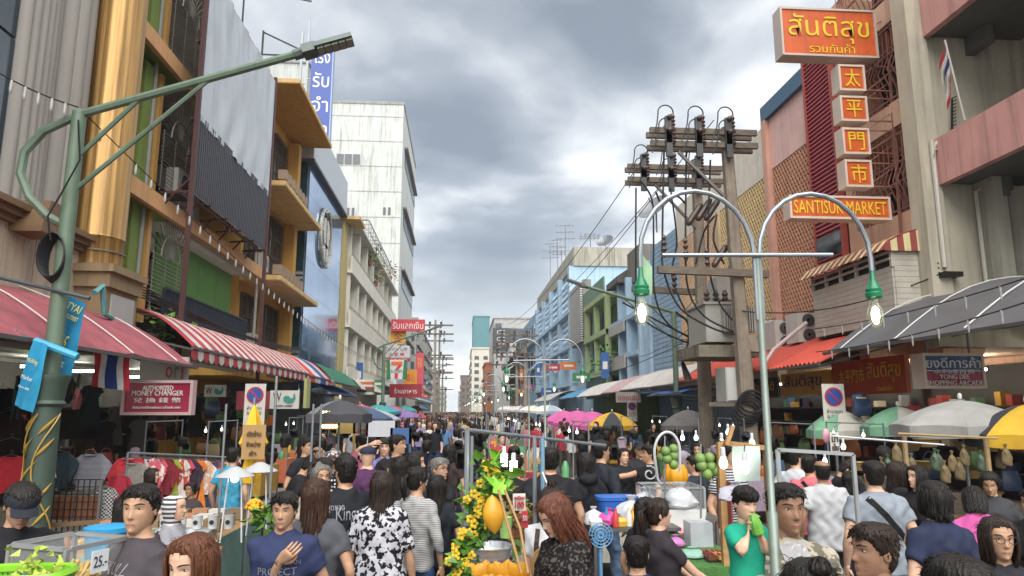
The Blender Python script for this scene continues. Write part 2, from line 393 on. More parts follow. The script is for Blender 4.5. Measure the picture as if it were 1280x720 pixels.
br.build('bracket', RUST, b)
# flood lamp arms on top of the billboard
b = thing('lamp_bracket', 'thin steel lamp bracket on top of the silver billboard', 'bracket', (TX, y1-2, zt))
m_ = MB(); yy = y1-1.6; m_.beam((TX, yy, zt), (TX, yy, zt+.9), .05); m_.beam((TX, yy, zt+.85), (TX+1.6, yy, zt+.1), .04); m_.beam((TX, yy, zt+.1), (TX+1.8, yy, zt+.1), .04); m_.build('arm', metal('4b4d50'), b)
m_ = MB(); m_.beam((TX, yy-2, zt+1.1), (TX+1.9, yy-2, zt+.75), .04); m_.beam((TX, yy-2, zt), (TX, yy-2, zt+1.1), .04); m_.build('arm', metal('4b4d50'), b)
# yellow building
OCH = wallm('bd9148', streak=.4); SLB = wallm('c9ab77', streak=.35)
b = thing('yellow_building', 'ochre yellow shophouse with jutting balcony slabs and dark lattice windows', 'building', (-10, 28, .12))
MB().bx((-16, 24.62, 3.3), (-7.7, 31.4, 14)).bx((-16, 24.62, .12), (-10.2, 31.4, 3.3)).build('wall', OCH, b)
for z, x in ((13.95, -6.0), (10.05, -6.3), (6.62, -6.3)):
    MB().bx((-7.7, 24.64, z), (x, 31.2, z+.16)).build('balcony_slab', SLB, b); MB().bx((-7.7, 24.66, z-.03), (x-.02, 31.18, z)).build('soffit', OCH if z > 12 else SLB, b)
for z in (3.6, 7.2, 10.7):
    for y in (24.9, 27.9):
        window(b, -7.68, y, y+1.9, z+.2, z+2.6, 1, mat('brown frame', '4e3f30'), GLS, 3, 3, grille=mat('brown lattice', '51402f'))
    a = MB(); a.bx((-7.7, 30.1, z-.3), (-7.2, 30.6, z+3.0)); a.build('pilaster', OCH, b)
    a = MB()
    for k in range(7): MB().beam((-6.5, 25+k*.55, z-.35), (-6.5, 25+k*.55, z+.0), .3, .25).build('flower_box', mat('planter clay', '8d7a66'), b)
# blue glass building
b = thing('glass_building', 'blue mirrored glass building front with a round metal emblem', 'building', (-9, 36, .12))
MB().bx((-15, 31.42, .12), (-7.05, 40.6, 13.4)).build('wall', wallm('5f676c'), b)
BG = mat('blue mirror glass', '7d9cc0', rough=.06, metal=.75, var=.10, sc=.4)
for i in range(6):
    for j in range(7): MB().bx((-7.05, 31.5+i*1.51, 2.9+j*1.5), (-6.98, 31.5+i*1.51+1.495, 2.9+j*1.5+1.485)).build('glass_panel', BG, b)
DB = mat('teal dark glass', '26424c', rough=.15, var=.3)
for k, z in enumerate((4.2, 7.7, 11.0)):
    MB().bx((-8.6, 31.36, z+.6), (-7.06, 31.41, z+2.5)).build('side_window', DB, b)
    l_ = MB(); louvers(l_, (-8.6, 31.28, z-.9), (-7.06, 31.4, z+.55), 7, 2, .55); l_.build('louvre_panel', paint('8f9398'), b)
MB().bx((-8.7, 31.30, 3), (-8.6, 31.42, 13.5)).build('corner_post', OCH, b)
MB().bx((-15, 31.2, 13.42), (-6.8, 40.7, 15.4)).build('parapet', paint('a8aeb4', rough=.4), b); MB().bx((-15, 31.15, 13.30), (-6.74, 40.75, 13.42)).build('parapet_trim', paint('4b4b50'), b)
MB().bx((-14, 36.4, 15.4), (-7.6, 40.5, 15.8)).build('roof_curb', WHT, b)
lc = U(407, 298, X=-6.9); EM = metal('b9b4a6', .3)
e = MB(); F = frame((-6.93, lc.y, lc.z), (0, 1, 0), (0, 0, 1))
for sx in (-1, 1):
    e.tube([F @ V((sx*(.12+1.25*math.sin(PI*i/16)), 1.45*math.cos(PI*i/16), .05)) for i in range(17)], .09, 6)
    e.prism([(sx*(.16+.72*math.sin(PI*i/12)*(1 if i < 7 else .8)), .25+.75*math.cos(PI*i/12)) for i in range(13)][::sx], .08, F)
    e.prism([(sx*(.16+.45*math.sin(PI*i/12)), -.75+.45*math.cos(PI*i/12)) for i in range(13)][::sx], .08, F)
e.build('emblem', EM, b)
# pawnshop sign on its mast
b = thing('hanging_sign', 'tall blue rooftop sign with white Thai letters on a steel mast', 'sign', (-9.6, 40, 15.4))
p0 = U(391, 52, Y=40); p1 = U(417, 52, Y=40); p2 = U(404, 178, Y=40)
MB().bx((p0.x, 39.9, p2.z), (p1.x, 40.3, p0.z)).build('sign_box', paint('23418f', rough=.35), b); MB().bx((p1.x, 39.85, p2.z), (p1.x+.06, 40.35, p0.z)).build('sign_edge', paint('8fa0c4'), b)
for i, ch in enumerate(('โรง', 'รับ', 'จำ', 'นำ')):
    z = p0.z-(i+.62)*(p0.z-p2.z)/4.15; text(ch, frame(((p0.x+p1.x)/2, 39.9, z), (1, 0, 0), (0, 0, 1)), .95, .95, paint('d8dce4'), b)
m_ = MB(); xl = U(377, 60, Y=40).x; xr = U(385, 60, Y=40).x
for x in (xl, xr): m_.beam((x, 40.1, 15.4), (x, 40.1, p0.z+.6), .12)
for i in range(6): z = 15.6+i*(p0.z-15.4)/6; m_.beam((xl, 40.1, z), (xr, 40.1, z), .1); m_.beam((xr, 40.1, z+.3), (p0.x, 40.1, z+.3), .06)
m_.beam((xr, 40.1, p0.z), (xr, 40.1, p0.z+1.6), .07); m_.build('mast', metal('7e8488'), b)
# white rooftop block behind
a0 = U(338, 78, Y=48); a1 = U(386, 75, Y=48)
b = thing('rooftop_block', 'weathered white rooftop block behind the blue Thai sign', 'building', (-13, 49, .12)); MB().bx((a0.x-6, 48, .12), (a1.x, 54, a0.z)).build('wall', wallm('aeb2b0', streak=.6), b)
MB().bx((a0.x-6.1, 47.9, a0.z), (a1.x+.1, 54.1, a0.z+.15)).build('coping', wallm('8d8d88'), b)
# cream balcony building
CRW = wallm('d3cfc2', streak=.35); OLV = wallm('b0a06b', streak=.25)
b = thing('balcony_building', 'cream white building with long stepped balconies and potted plants', 'building', (-10, 56, .12))
MB().bx((-18, 42.3, .12), (-8.3, 72, 14.2)).build('wall', CRW, b); MB().bx((-8.2, 40.8, .12), (-6.9, 42.25, 13.2)).build('end_wall', OLV, b)
MB().bx((-8.6, 40.72, 13.2), (-6.0, 43, 13.4)).build('end_slab', SLB, b)
for k, z in enumerate((3.6, 7.0, 10.3)):
    MB().bx((-8.3, 42.3, z), (-6.6, 71.8, z+.2)).build('balcony_slab', CRW, b)
    MB().bx((-6.72, 42.3, z+.2), (-6.6, 71.8, z+1.05)).build('balcony_parapet', CRW, b)
    r_ = MB(); [r_.beam((-6.66, 42.4, z+1.15+q*.12), (-6.66, 71.7, z+1.15+q*.12), .035) for q in (0, 1)]; r_.build('balcony_rail', metal('9a968c'), b)
    for j in range(8):
        y = 42.5+j*3.7; MB().bx((-8.3, y, z+.2), (-6.75, y+.35, z+3.3)).build('partition_wall', CRW, b)
        if j < 7: window(b, -8.28, y+.9, y+2.9, z+.9, z+2.7, 1, paint('6c655c'), GLS, 2, 2)
MB().bx((-8.6, 42.3, 13.62), (-6.4, 71.8, 13.8)).build('roof_slab', CRW, b)
cg = MB(); 
for i in range(14):
    y = 52+i*1.3
    for x in (-7.0, -9.4): cg.beam((x, y, 13.8), (x, y, 16.2), .07)
    cg.beam((-7.0, y, 16.2), (-9.4, y, 16.2), .06)
for z in (14.6, 15.4, 16.2): cg.beam((-7, 52, z), (-7, 69, z), .06); cg.beam((-9.4, 52, z), (-7, 52, z), .06)
cg.build('roof_cage', metal('77797a'), b)
# white tower
TWH = wallm('bcc0bc', streak=.55)
b = thing('tower_block', 'tall plain white tower with one slit window and strip windows on its street side', 'building', (-14, 94, .12))
t0 = U(497, 131, X=-7.2); TY0 = U(500, 300, X=-7.2).y; TY1 = U(517, 300, X=-7.2).y; TZ = U(497, 131, Y=TY0).z
MB().bx((-26, TY0, .12), (-7.2, TY1, TZ)).build('wall', TWH, b)
jn = MB()
for k in range(9): z = TZ-1.6-k*3.1; jn.bx((-26, TY0-.04, z), (-7.17, TY0-.003, z+.10))
jn.build('joint_band', wallm('aaaeab'), b)
for (xa, ya, xb, yb, n) in ((421, 193, 451, 205, 3), (427, 266, 446, 263, 3), (479, 262, 491, 266, 2)):
    A_, B_ = U(xa, ya, Y=TY0), U(xb, yb, Y=TY0)
    for i in range(n):
        x0, x1 = lerp(A_.x, B_.x, i/n), lerp(A_.x, B_.x, (i+.88 if n == 3 and ya < 200 else i+.55)/n); zc = (A_.z+B_.z)/2; h = .62 if ya < 200 else .45
        MB().bx((x0, TY0-.06, zc-h), (x1, TY0-.01, zc+h)).build('window', mat('slit glass', '40464c', rough=.2), b)
for k in range(4):
    zc = TZ-5.5-k*7.6; MB().bx((-7.2, TY0+3.5, zc-.9), (-7.1, TY1-.8, zc+.9)).build('strip_window', mat('strip glass', '3c4a52', rough=.15), b)
    MB().bx((-7.25, TY0+2.5, zc+.95), (-6.75, TY1-.3, zc+1.15)).build('window_hood', wallm('8d7f78'), b)
MB().bx((-26.1, TY0-.08, TZ), (-7.1, TY1+.1, TZ+.35)).build('coping', wallm('8f928e', streak=.6), b)
# ---------------------------------------------------------------- right side of the street
PNK = wallm('cc9890', streak=.42); CRE = wallm('b9b2a0', streak=.42); SOF = wallm('5f6360', streak=.2); PCH = wallm('dab094', streak=.38); PIPE = plas('b7b3a8')
b = thing('pink_building', 'cream building with pink balcony parapets at the right edge', 'building', (13, 9, .12))
MB().bx((12.2, 2.5, 3.4), (18, 13.9, 20)).bx((14, 2.5, .12), (18, 13.9, 3.4)).build('wall', CRE, b)
MB().bx((9.75, 13.52, 3.4), (13.2, 13.9, 20)).build('end_wall', CRE, b)
MB().bx((9.55, 13.42, 3.4), (9.98, 13.9, 20)).build('pillar', CRE, b)
for z0, z1 in ((6.76, 7.76), (10.1, 11.1), (13.4, 14.4)):
    MB().bx((9.9, 2.5, z0), (10.05, 13.42, z1)).build('parapet', PNK, b)
    MB().bx((10.05, 2.5, z0+.06), (12.2, 13.5, z0+.25)).build('balcony_slab', SOF, b)
    MB().bx((10.9, 12.9, z0-.35), (11.1, 13.5, z0+.05)).build('beam', SOF, b)
MB().bx((11.9, 2.5, 3.4), (12.2, 13.5, 3.7)).build('lintel', CRE, b)
def pipe(parent, pts, r, m, name='drain_pipe'): return MB().tube(pts, r, 8).build(name, m, parent)
pipe(b, [(9.85, 13.36, 7.5), (9.80, 13.36, 7.7), (9.80, 13.36, 7.2), (9.80, 13.36, 5.0)], .05, PIPE)
pipe(b, arc((10.05, 13.36, 7.45), .25, PI/2, PI, 6)+[(9.80, 13.36, 7.3)], .05, PIPE)
MB().bx((9.7, 13.25, 4.8), (10.1, 13.5, 4.9)).build('cable_bracket', metal('3c3a37'), b)
P0 = U(1228, 300, Y=13.4)
MB().bx((P0.x, 12.95, 4.2), (P0.x+.28, 13.5, P0.z+1.35)).build('duct', wallm('a9a698'), b)
MB().bx((P0.x+.32, 12.6, 4.0), (P0.x+.6, 13.5, P0.z+.9)).build('duct', wallm('9a978c'), b)
MB().bx((P0.x+.6, 12.8, 4.5), (P0.x+1.7, 13.5, 6.2)).build('air_shaft', wallm('4c4f4b'), b)
pipe(b, [(P0.x-.10, 13.3, 4.0), (P0.x-.10, 13.3, P0.z+1.0), (P0.x+.1, 13.3, P0.z+1.1)], .04, PIPE); pipe(b, [(P0.x-.05, 13.2, 4.0), (P0.x-.05, 13.2, 4.5)], .07, plas('4b93a8'))
t_ = thing('flag', 'small limp Thai flag on a white pole at the pink parapet', 'flag', U(1208, 152, X=9.9))
f0 = U(1206, 150, X=9.86); f1 = U(1181, 50, X=9.5)
MB().tube([f0, f1], .018, 6).build('flag_pole', paint('c9c6c0'), t_)
for k, c in enumerate(('a8343a', 'c9c7c4', '2c3568', 'c9c7c4', 'a8343a')):
    g = [[f1.lerp(f0, .02+.10*k+.10*j/2)+V((-.03-.05*i-.02*j+.03*math.sin(i*1.5+k), -.05*i*.3, -.16*i)) for j in range(3)] for i in range(5)]
    MB().sheet(g, .004).build('flag_stripe', cloth(c), t_)
c = thing('antenna', 'black spiked antenna rod on the cream wall above the pink parapet', 'antenna', U(1192, 160, Y=13.5))
a0 = U(1190, 162, Y=13.4); a1 = U(1190, 123, Y=13.4); m_ = MB(); m_.beam(a0, a1, .03); [m_.beam(a0.lerp(a1, i/9), a0.lerp(a1, i/9)+V((.1, 0, .05)), .02) for i in range(10)]; m_.build('rod', mat('black iron', '1b1b1b'), c)
# Santisuk market building
RIR = mat('rusty pink ironwork', '8f5f52', rough=.7, var=.25)
b = thing('market_building', 'peach market building with iron balcony grilles and a red louvred column', 'building', (12, 16, .12))
MB().bx((10.9, 13.92, 3.4), (18, 18.55, 13)).bx((13, 13.92, .12), (18, 18.55, 3.4)).build('wall', PCH, b)
MB().bx((10.0, 13.95, 3.3), (10.9, 14.35, 12.9)).build('pier', PCH, b); MB().bx((10.0, 16.6, 3.3), (10.9, 17.05, 13)).build('pier', PCH, b)
for z in (6.55, 9.2, 11.75): MB().bx((9.95, 14.35, z-.6), (10.9, 16.6, z)).build('balcony_parapet', PCH, b)
for z in (6.55, 9.2, 11.75):
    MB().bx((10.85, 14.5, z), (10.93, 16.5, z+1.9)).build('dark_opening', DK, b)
    g = MB()
    for i in range(13):
        y = 14.4+i*.18; g.tube([(9.98, y, z-.7), (9.98, y, z+.3), (9.80, y, z+.75), (9.98, y, z+1.2), (9.98, y, z+1.9)], .016, 5)
        g.tube(arc((9.97, y+.09, z+1.25), .09, 0, 2*PI, 8, (0, 1, 0)), .012, 4)
    for q in (-.6, .1, .75, 1.2, 1.85): g.beam((9.97, 14.36, z+q), (9.97, 16.6, z+q), .035)
    g.build('iron_grille', RIR, b)
LRD = mat('dark red louvre', 'a84c56', rough=.6, var=.12)
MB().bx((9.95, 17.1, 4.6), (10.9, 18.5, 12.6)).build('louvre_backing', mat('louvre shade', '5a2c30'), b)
lv = MB(); q = 0
for i in range(64): z = 4.7+i*.122; lv.box((9.9, 17.8, z), (.10, 1.38, .06), MX.Rotation(.5, 3, 'Y'))
lv.build('louvre_slats', LRD, b, kind='stuff')
for y in (17.06, 18.46): MB().bx((9.83, y, 4.5), (9.96, y+.10, 12.7)).build('louvre_frame', mat('red frame', 'a0483c'), b)
for z in (6.2, 4.7): MB().bx((9.84, 17.17, z), (9.9, 18.45, z+.6)).build('window', GLS, b)
# peach wall strips between
b = thing('red_lattice_building', 'pink shop building with a red brown lattice screen and blue roof edge', 'building', (12, 20, .12))
zt = U(958, 152, X=10).z; zl = U(985, 196, X=10).z
MB().bx((10.15, 18.58, 3.4), (18, 21.5, zt)).bx((13, 18.58, .12), (18, 21.5, 3.4)).build('wall', wallm('684638'), b)
MB().bx((10.0, 18.58, zl), (10.15, 21.2, zt)).build('pink_wall', wallm('dab4ab', streak=.25), b)
MB().bx((9.85, 21.2, 3.4), (10.15, 21.5, zt)).build('pilaster', wallm('d0a08c', streak=.3), b)
MB().bx((9.86, 18.5, zt), (18, 21.5, zt+.5)).build('roof_edge', mat('blue steel edge', '2f5877', rough=.5), b)
def lattice(y0, y1, z0, z1, x, p, w_, m, parent, asp=1.0):
    mb = MB(); H_ = z1-z0; n = int(((y1-y0)+H_*asp)/p)+1
    for sg in (1, -1):
        for i in range(n):
            a = (y0-H_*asp+i*p) if sg > 0 else (y0+i*p); t0, t1 = 0, 1
            ya, yb = a, a+sg*H_*asp
            def cut(t): return ya+(yb-ya)*t
            lo, hi = sorted(((y0-ya)/(yb-ya), (y1-ya)/(yb-ya))); t0, t1 = max(0, lo), min(1, hi)
            if t1-t0 > .01: mb.beam((x-.012*(sg > 0), cut(t0), z0+H_*t0), (x-.012*(sg > 0), cut(t1), z0+H_*t1), w_, w_*.8)
    return mb.build('lattice_screen', m, parent, kind='stuff', smooth=False)
lattice(18.6, 21.18, 3.6, zl, 10.05, .17, .055, wallm('bb8a6e', streak=.25), b, .62)
b = thing('beige_lattice_building', 'cream topped building with a beige lattice screen behind the power poles', 'building', (12, 26, .12))
zt2 = U(950, 162, X=10).z; zl2 = U(940, 233, X=10).z
BEI = wallm('cfc2a6', streak=.2)
MB().bx((10.15, 21.52, 3.2), (18, 31.4, zt2)).bx((13, 21.52, .12), (18, 31.4, 3.2)).build('wall', wallm('8a6f4e'), b)
MB().bx((10.0, 21.52, zl2), (10.15, 31.4, zt2)).build('cream_wall', wallm('d6cfc0', streak=.2), b)
lattice(21.55, 25.9, 3.6, zl2, 10.05, .19, .07, wallm('c9b183', streak=.1), b, .62); lattice(26.2, 31.2, 3.6, zl2, 10.05, .19, .085, wallm('c9a987', streak=.1), b, .62)
MB().bx((9.9, 25.92, 3.4), (10.15, 26.18, zl2)).build('pilaster', wallm('c7b292'), b)
MB().bx((9.9, 21.5, 3.0), (10.2, 31.4, 3.6)).build('sill_band', BEI, b)
for y in (26.8, 29.2):
    for k in range(5): MB().bx((9.93, y, 3.9+k*.62), (10.0, y+.25, 4.4+k*.62)).build('vent_block', BEI, b)
BLU = wallm('9db6c8', streak=.35); BL2 = wallm('849fb6', streak=.35)
b = thing('blue_sided_building', 'narrow pale blue building clad in horizontal boards', 'building', (12, 34, .12))
MB().bx((10.05, 31.42, 3.1), (18, 36, 10.6)).bx((13, 31.42, .12), (18, 36, 3.1)).build('wall', BLU, b)
for i in range(30): MB().bx((9.98, 31.45, 3.2+i*.246), (10.05, 35.98, 3.2+i*.246+.22)).build('board', wallm('8ba6ba', streak=.3), b)
b = thing('blue_balcony_building', 'sky blue shophouse with tall white fins and a weathered concrete roof tank', 'building', (12, 40, .12))
MB().bx((11, 36.02, 3.1), (18, 45.8, 9.6)).bx((13, 36, .12), (18, 45.8, 3.1)).build('wall', BL2, b)
for y in (36.05, 38.2, 41.0, 43.2): MB().bx((9.85, y, 3.1), (11, y+.35, 10.0)).build('fin', BLU, b)
for z in (5.2, 7.4): MB().bx((9.8, 38.6, z), (11, 45.7, z+.25)).build('slab', BLU, b)
MB().bx((9.7, 41.4, 4.6), (9.8, 45.7, 5.4)).build('slat_balcony', paint('9a9691'), b); MB().bx((9.7, 41.4, 6.8), (9.8, 45.7, 7.4)).build('slat_balcony', paint('9a9691'), b)
MB().bx((10.2, 39, 9.62), (14, 42, 11.6)).build('roof_tank', wallm('6c675d', streak=.7), b)
mb = MB(); mb.loft([[(9.6, y, 9.9), (13, y, 9.9), (13, y, 12.6), (9.6, y, 10.3)] for y in (42.2, 45.6)]); mb.build('roof_canopy', wallm('55534e', streak=.6), b)
b = thing('green_balcony_building', 'light green balcony house with dark plants between blue buildings', 'building', (12, 50, .12))
MB().bx((11, 46, .12), (18, 54, 10.5)).build('wall', wallm('6d8158'), b); GR2 = wallm('97a678', streak=.3)
for z in (4.4, 7.1, 9.6): MB().bx((9.5, 46, z), (11, 53.9, z+.35)).build('balcony_slab', GR2, b)
for y in (46, 49.8, 53.5): MB().bx((9.6, y, 3), (9.95, y+.4, 9.6)).build('pillar', GR2, b)
MB().bx((9.5, 46, 9.95), (9.6, 53.9, 11)).build('green_parapet', paint('4b6b50'), b); MB().bx((9.55, 46.4, 2.9), (9.62, 53.5, 4.4)).build('dark_awning', paint('243a36'), b)
b = thing('slat_building', 'white house with a boxed front of close white slats', 'building', (12, 57, .12))
MB().bx((10.2, 54.05, .12), (18, 60, 11.5)).build('wall', BLU, b)
l_ = MB(); louvers(l_, (9.3, 54.1, 7.4), (9.5, 59.9, 12.2), 26, 2, .55); l_.build('slat_screen', paint('b5b3b1'), b, kind='stuff'); MB().bx((9.55, 54.1, 7.3), (10.2, 59.9, 12.3)).build('box_front', wallm('7b7875'), b)
CC = wallm('9d998d', streak=.75)
b = thing('tall_blue_building', 'tall blue building with a stained concrete top and pierced block screen', 'building', (12, 72, .12))
Yb = U(717, 350, X=10).y; zc = U(717, 308, X=10).z; zc2 = U(717, 332, X=10).z
MB().bx((10.2, Yb, .12), (20, Yb+30, zc2)).build('wall', BLU, b); MB().bx((10.0, Yb-.15, zc2), (20, Yb+30, zc)).build('concrete_top', CC, b)
for i in range(5): MB().bx((9.6, Yb+i*7, .12), (10.2, Yb+1.0+i*7, zc2)).build('blue_pilaster', BLU, b)
for i in range(4):
    p_ = MB()
    for z in range(int((zc2-6)/.6)):
        for y in range(9): p_.box((9.95, Yb+1.3+i*7+y*.62+.3*(z % 2), 6+z*.6), (.12, .34, .30), MX.Rotation(PI/4, 3, 'X'))
    p_.build('block_screen', wallm('b7cde0', streak=.1), b, kind='stuff')
for z in (4.2, 7.5, 10.6): MB().bx((9.5, Yb, z), (10.2, Yb+30, z+.25)).build('ledge', BLU, b)
b = thing('far_blue_building', 'blue building with rows of dark windows further down on the right', 'building', (12, 118, .12))
MB().bx((10, Yb+30.1, .12), (20, Yb+62, 15)).build('wall', BL2, b)
for i in range(7):
    for z in (4.5, 8, 11.5): MB().bx((9.9, Yb+31.5+i*4.4, z), (10, Yb+33.5+i*4.4, z+2)).build('window', GLS, b)
for z in (7.4, 10.9): MB().bx((9.4, Yb+30.1, z), (10, Yb+62, z+.3)).build('ledge', BLU, b)
# far end of the street, right
def block(label, X, Y0, L, px0, px1, ztop_py, m, winm=None, rows=5, cols=3, wh=.5, name='building_block', face=True, streetwin=True):
    A_ = U(px0, ztop_py, Y=Y0); B_ = U(px1, ztop_py, Y=Y0)
    b = thing(name, label, 'building', ((A_.x+B_.x)/2, Y0+L/2, .12)); MB().bx((A_.x, Y0, .12), (B_.x, Y0+L, A_.z)).build('wall', m, b)
    MB().bx((A_.x-.2, Y0-.2, A_.z), (B_.x+.2, Y0+L, A_.z+.4)).build('coping', m, b)
    if winm:
        for r in range(rows):
            z = 4+(A_.z-5)*r/rows
            if face:
                for c in range(cols):
                    x = lerp(A_.x, B_.x, (c+.3)/cols); MB().bx((x, Y0-.08, z), (x+(B_.x-A_.x)/cols*.5, Y0-.02, z+(A_.z-5)/rows*wh)).build('window', winm, b)
            if streetwin:
                s_ = A_.x if X > 0 else B_.x; d = -.35 if X > 0 else .35
                MB().bx((s_+min(d, 0), Y0+.5, z-.6), (s_+max(d, 0), Y0+L-.5, z-.1)).build('balcony', m, b)
                for c in range(4): MB().bx((s_-.06, Y0+1+c*(L-2)/4, z), (s_+.06, Y0+1+(c+.6)*(L-2)/4, z+(A_.z-5)/rows*wh)).build('window', winm, b)
    return b, A_, B_
DW = mat('far window', '4a4f55', rough=.3)
b, A_, B_ = block('grey far office block with a wide dark window band and a black logo sign', 1, 140, 25, 618, 668, 398, wallm('a9a8a6', streak=.4), None)
MB().bx((lerp(A_.x, B_.x, .25), 139.85, A_.z-4.5), (lerp(A_.x, B_.x, .7), 139.9, A_.z-2)).build('window', DW, b)
MB().bx((lerp(A_.x, B_.x, .02), 139.8, A_.z-5), (lerp(A_.x, B_.x, .18), 139.9, A_.z-1)).build('window', DW, b)
sg = thing('vertical_sign', 'dark grey vertical shop sign with white strokes on the far right block', 'sign', U(626, 445, Y=128))
a0, a1 = U(616, 410, Y=128), U(637, 442, Y=128); MB().bx((a0.x, 127.8, a1.z), (a1.x, 128.2, a0.z)).build('sign_box', paint('3c4044'), sg)
w_ = a1.x-a0.x; h_ = a0.z-a1.z; wm = paint('b9bcbd'); cx = (a0.x+a1.x)/2
for k in range(3):
    zc_ = a0.z-h_*(.18+.26*k); m_ = MB(); m_.beam((cx-w_*.22, 127.75, zc_+h_*.07), (cx+w_*.22, 127.75, zc_+h_*.07), .1, h_*.03); m_.beam((cx-w_*.22, 127.75, zc_-h_*.07), (cx+w_*.22, 127.75, zc_-h_*.05), .1, h_*.03); m_.beam((cx-w_*.22, 127.75, zc_-h_*.07), (cx-w_*.22, 127.75, zc_+h_*.08), w_*.06, .1, up=(0, 1, 0)); m_.build('stroke', wm, sg)
text('THE SEA', frame((cx, 127.78, a1.z+h_*.06), (1, 0, 0), (0, 0, 1)), w_*.8, h_*.06, wm, sg)
block('orange brick house with white balconies far down on the right', 1, 150, 18, 607, 622, 455, wallm('b06d4c', streak=.2), DW, 4, 2)
block('cream white far building with stacked round balconies', 1, 190, 40, 590, 612, 436, wallm('c3bfb2', streak=.3), DW, 7, 2)
block('teal topped office tower at the far end of the street', 1, 260, 30, 592, 612, 396, wallm('4b7a80', streak=.1), None)
block('dark brown far building beside the cream balconies', 1, 300, 40, 576, 588, 470, wallm('7f6a60', streak=.3), DW, 4, 2)
block('grey green house at the far end of the street', 1, 380, 30, 573, 580, 490, wallm('8c948e'), DW, 3, 2)
block('pale far building closing the left side of the street', -1, 330, 40, 548, 556, 484, wallm('a9aaa2'), DW, 3, 2)
block('faded far building between the power poles', -1, 230, 40, 528, 545, 462, wallm('a3a19a'), DW, 4, 2)
block('grey shophouse row behind the red signs', -1, 108, 60, 500, 521, 400, wallm('a8a49b'), DW, 5, 2)
# old chinese roofed house
b = thing('old_house', 'old dark house with two tiers of upturned Chinese tile roofs', 'house', (11.5, 98, .12))
Z1 = U(655, 462, X=9).z
MB().bx((9.2, 92+18, .12), (17, 132, 9.6)).build('wall', wallm('77736c', streak=.5), b)
for z in (6.2, 9.4):
    mb = MB(); rings = []
    for y in (109, 112, 122, 131, 134): up = .8 if y in (109, 134) else 0; rings.append([(7.6, y, z+up), (8.8, y, z+.9+up*.6), (9.6, y, z+2.2+up*.4), (12, y, z+2.3+up*.4), (12, y, z+1.9), (7.7, y, z-.2+up)])
    mb.loft(rings); mb.build('tile_roof', wallm('4c4a4a'), b, smooth=False)
for y in (113, 119, 125, 130): MB().bx((9.1, y, 4), (9.2, y+2, 6)).build('window', DW, b)
# TV aerials and dishes on the roofs
for k, (px, py, h) in enumerate(((688, 347, 46), (697, 337, 40), (707, 322, 44), (702, 330, 22), (738, 306, 14))):
    P_ = U(px, py, X=10.8) if k < 4 else U(px, py, Y=Yb+2); h = h*P_.y/880; b = thing('aerial', ('leftmost thin television aerial on the blue roof', 'second television aerial from the left on the blue roof', 'tallest television aerial on the blue roof', 'short television aerial between the tall ones', 'small lone television aerial near the dish')[k], 'aerial', (P_.x, P_.y, P_.z), group='television aerials on the blue roof'); am = metal('6d7073', .6)
    p_ = V((P_.x, P_.y, P_.z-.3)); m_ = MB(); m_.beam(p_, p_+V((0, 0, h)), .07); m_.build('mast', am, b)
    m_ = MB()
    for q in range(3):
        z = P_.z+h*(.55+.2*q); m_.beam((P_.x-1.1+.25*q, P_.y, z), (P_.x+1.1-.25*q, P_.y, z+.12), .045); [m_.beam((P_.x+u, P_.y-.4, z+.05), (P_.x+u, P_.y+.4, z+.05), .03) for u in (-.9, -.5, 0, .4, .8)]
    m_.build('cross_bar', am, b)
def dish(label, P_, r, m, a):
    b = thing('satellite_dish', label, 'satellite dish', P_-V((0, 0, r*1.3)))
    M = MX.Rotation(a, 3, 'Z') @ MX.Rotation(R(-50), 3, 'X'); MB().lathe([(r*i/6, .28*r*(i/6)**2) for i in range(1, 7)]+[(r*(6-i)/6+.01, .28*r*((6-i)/6)**2-.02) for i in range(7)], 18, P_, M).build('dish', m, b)
    MB().beam(P_-V((0, 0, r*1.35)), P_, .06).build('post', STEEL, b); MB().beam(P_, P_+M @ V((0, 0, r*.9)), .03).build('feed_arm', STEEL, b)
dish('small grey satellite dish on the stained concrete roof', U(757, 303, Y=Yb+.5), .8, metal('6f7478'), 2.5)
dish('dark mesh satellite dish on a post behind the power poles', U(820, 262, Y=29), .75, metal('85898a'), 2.2)
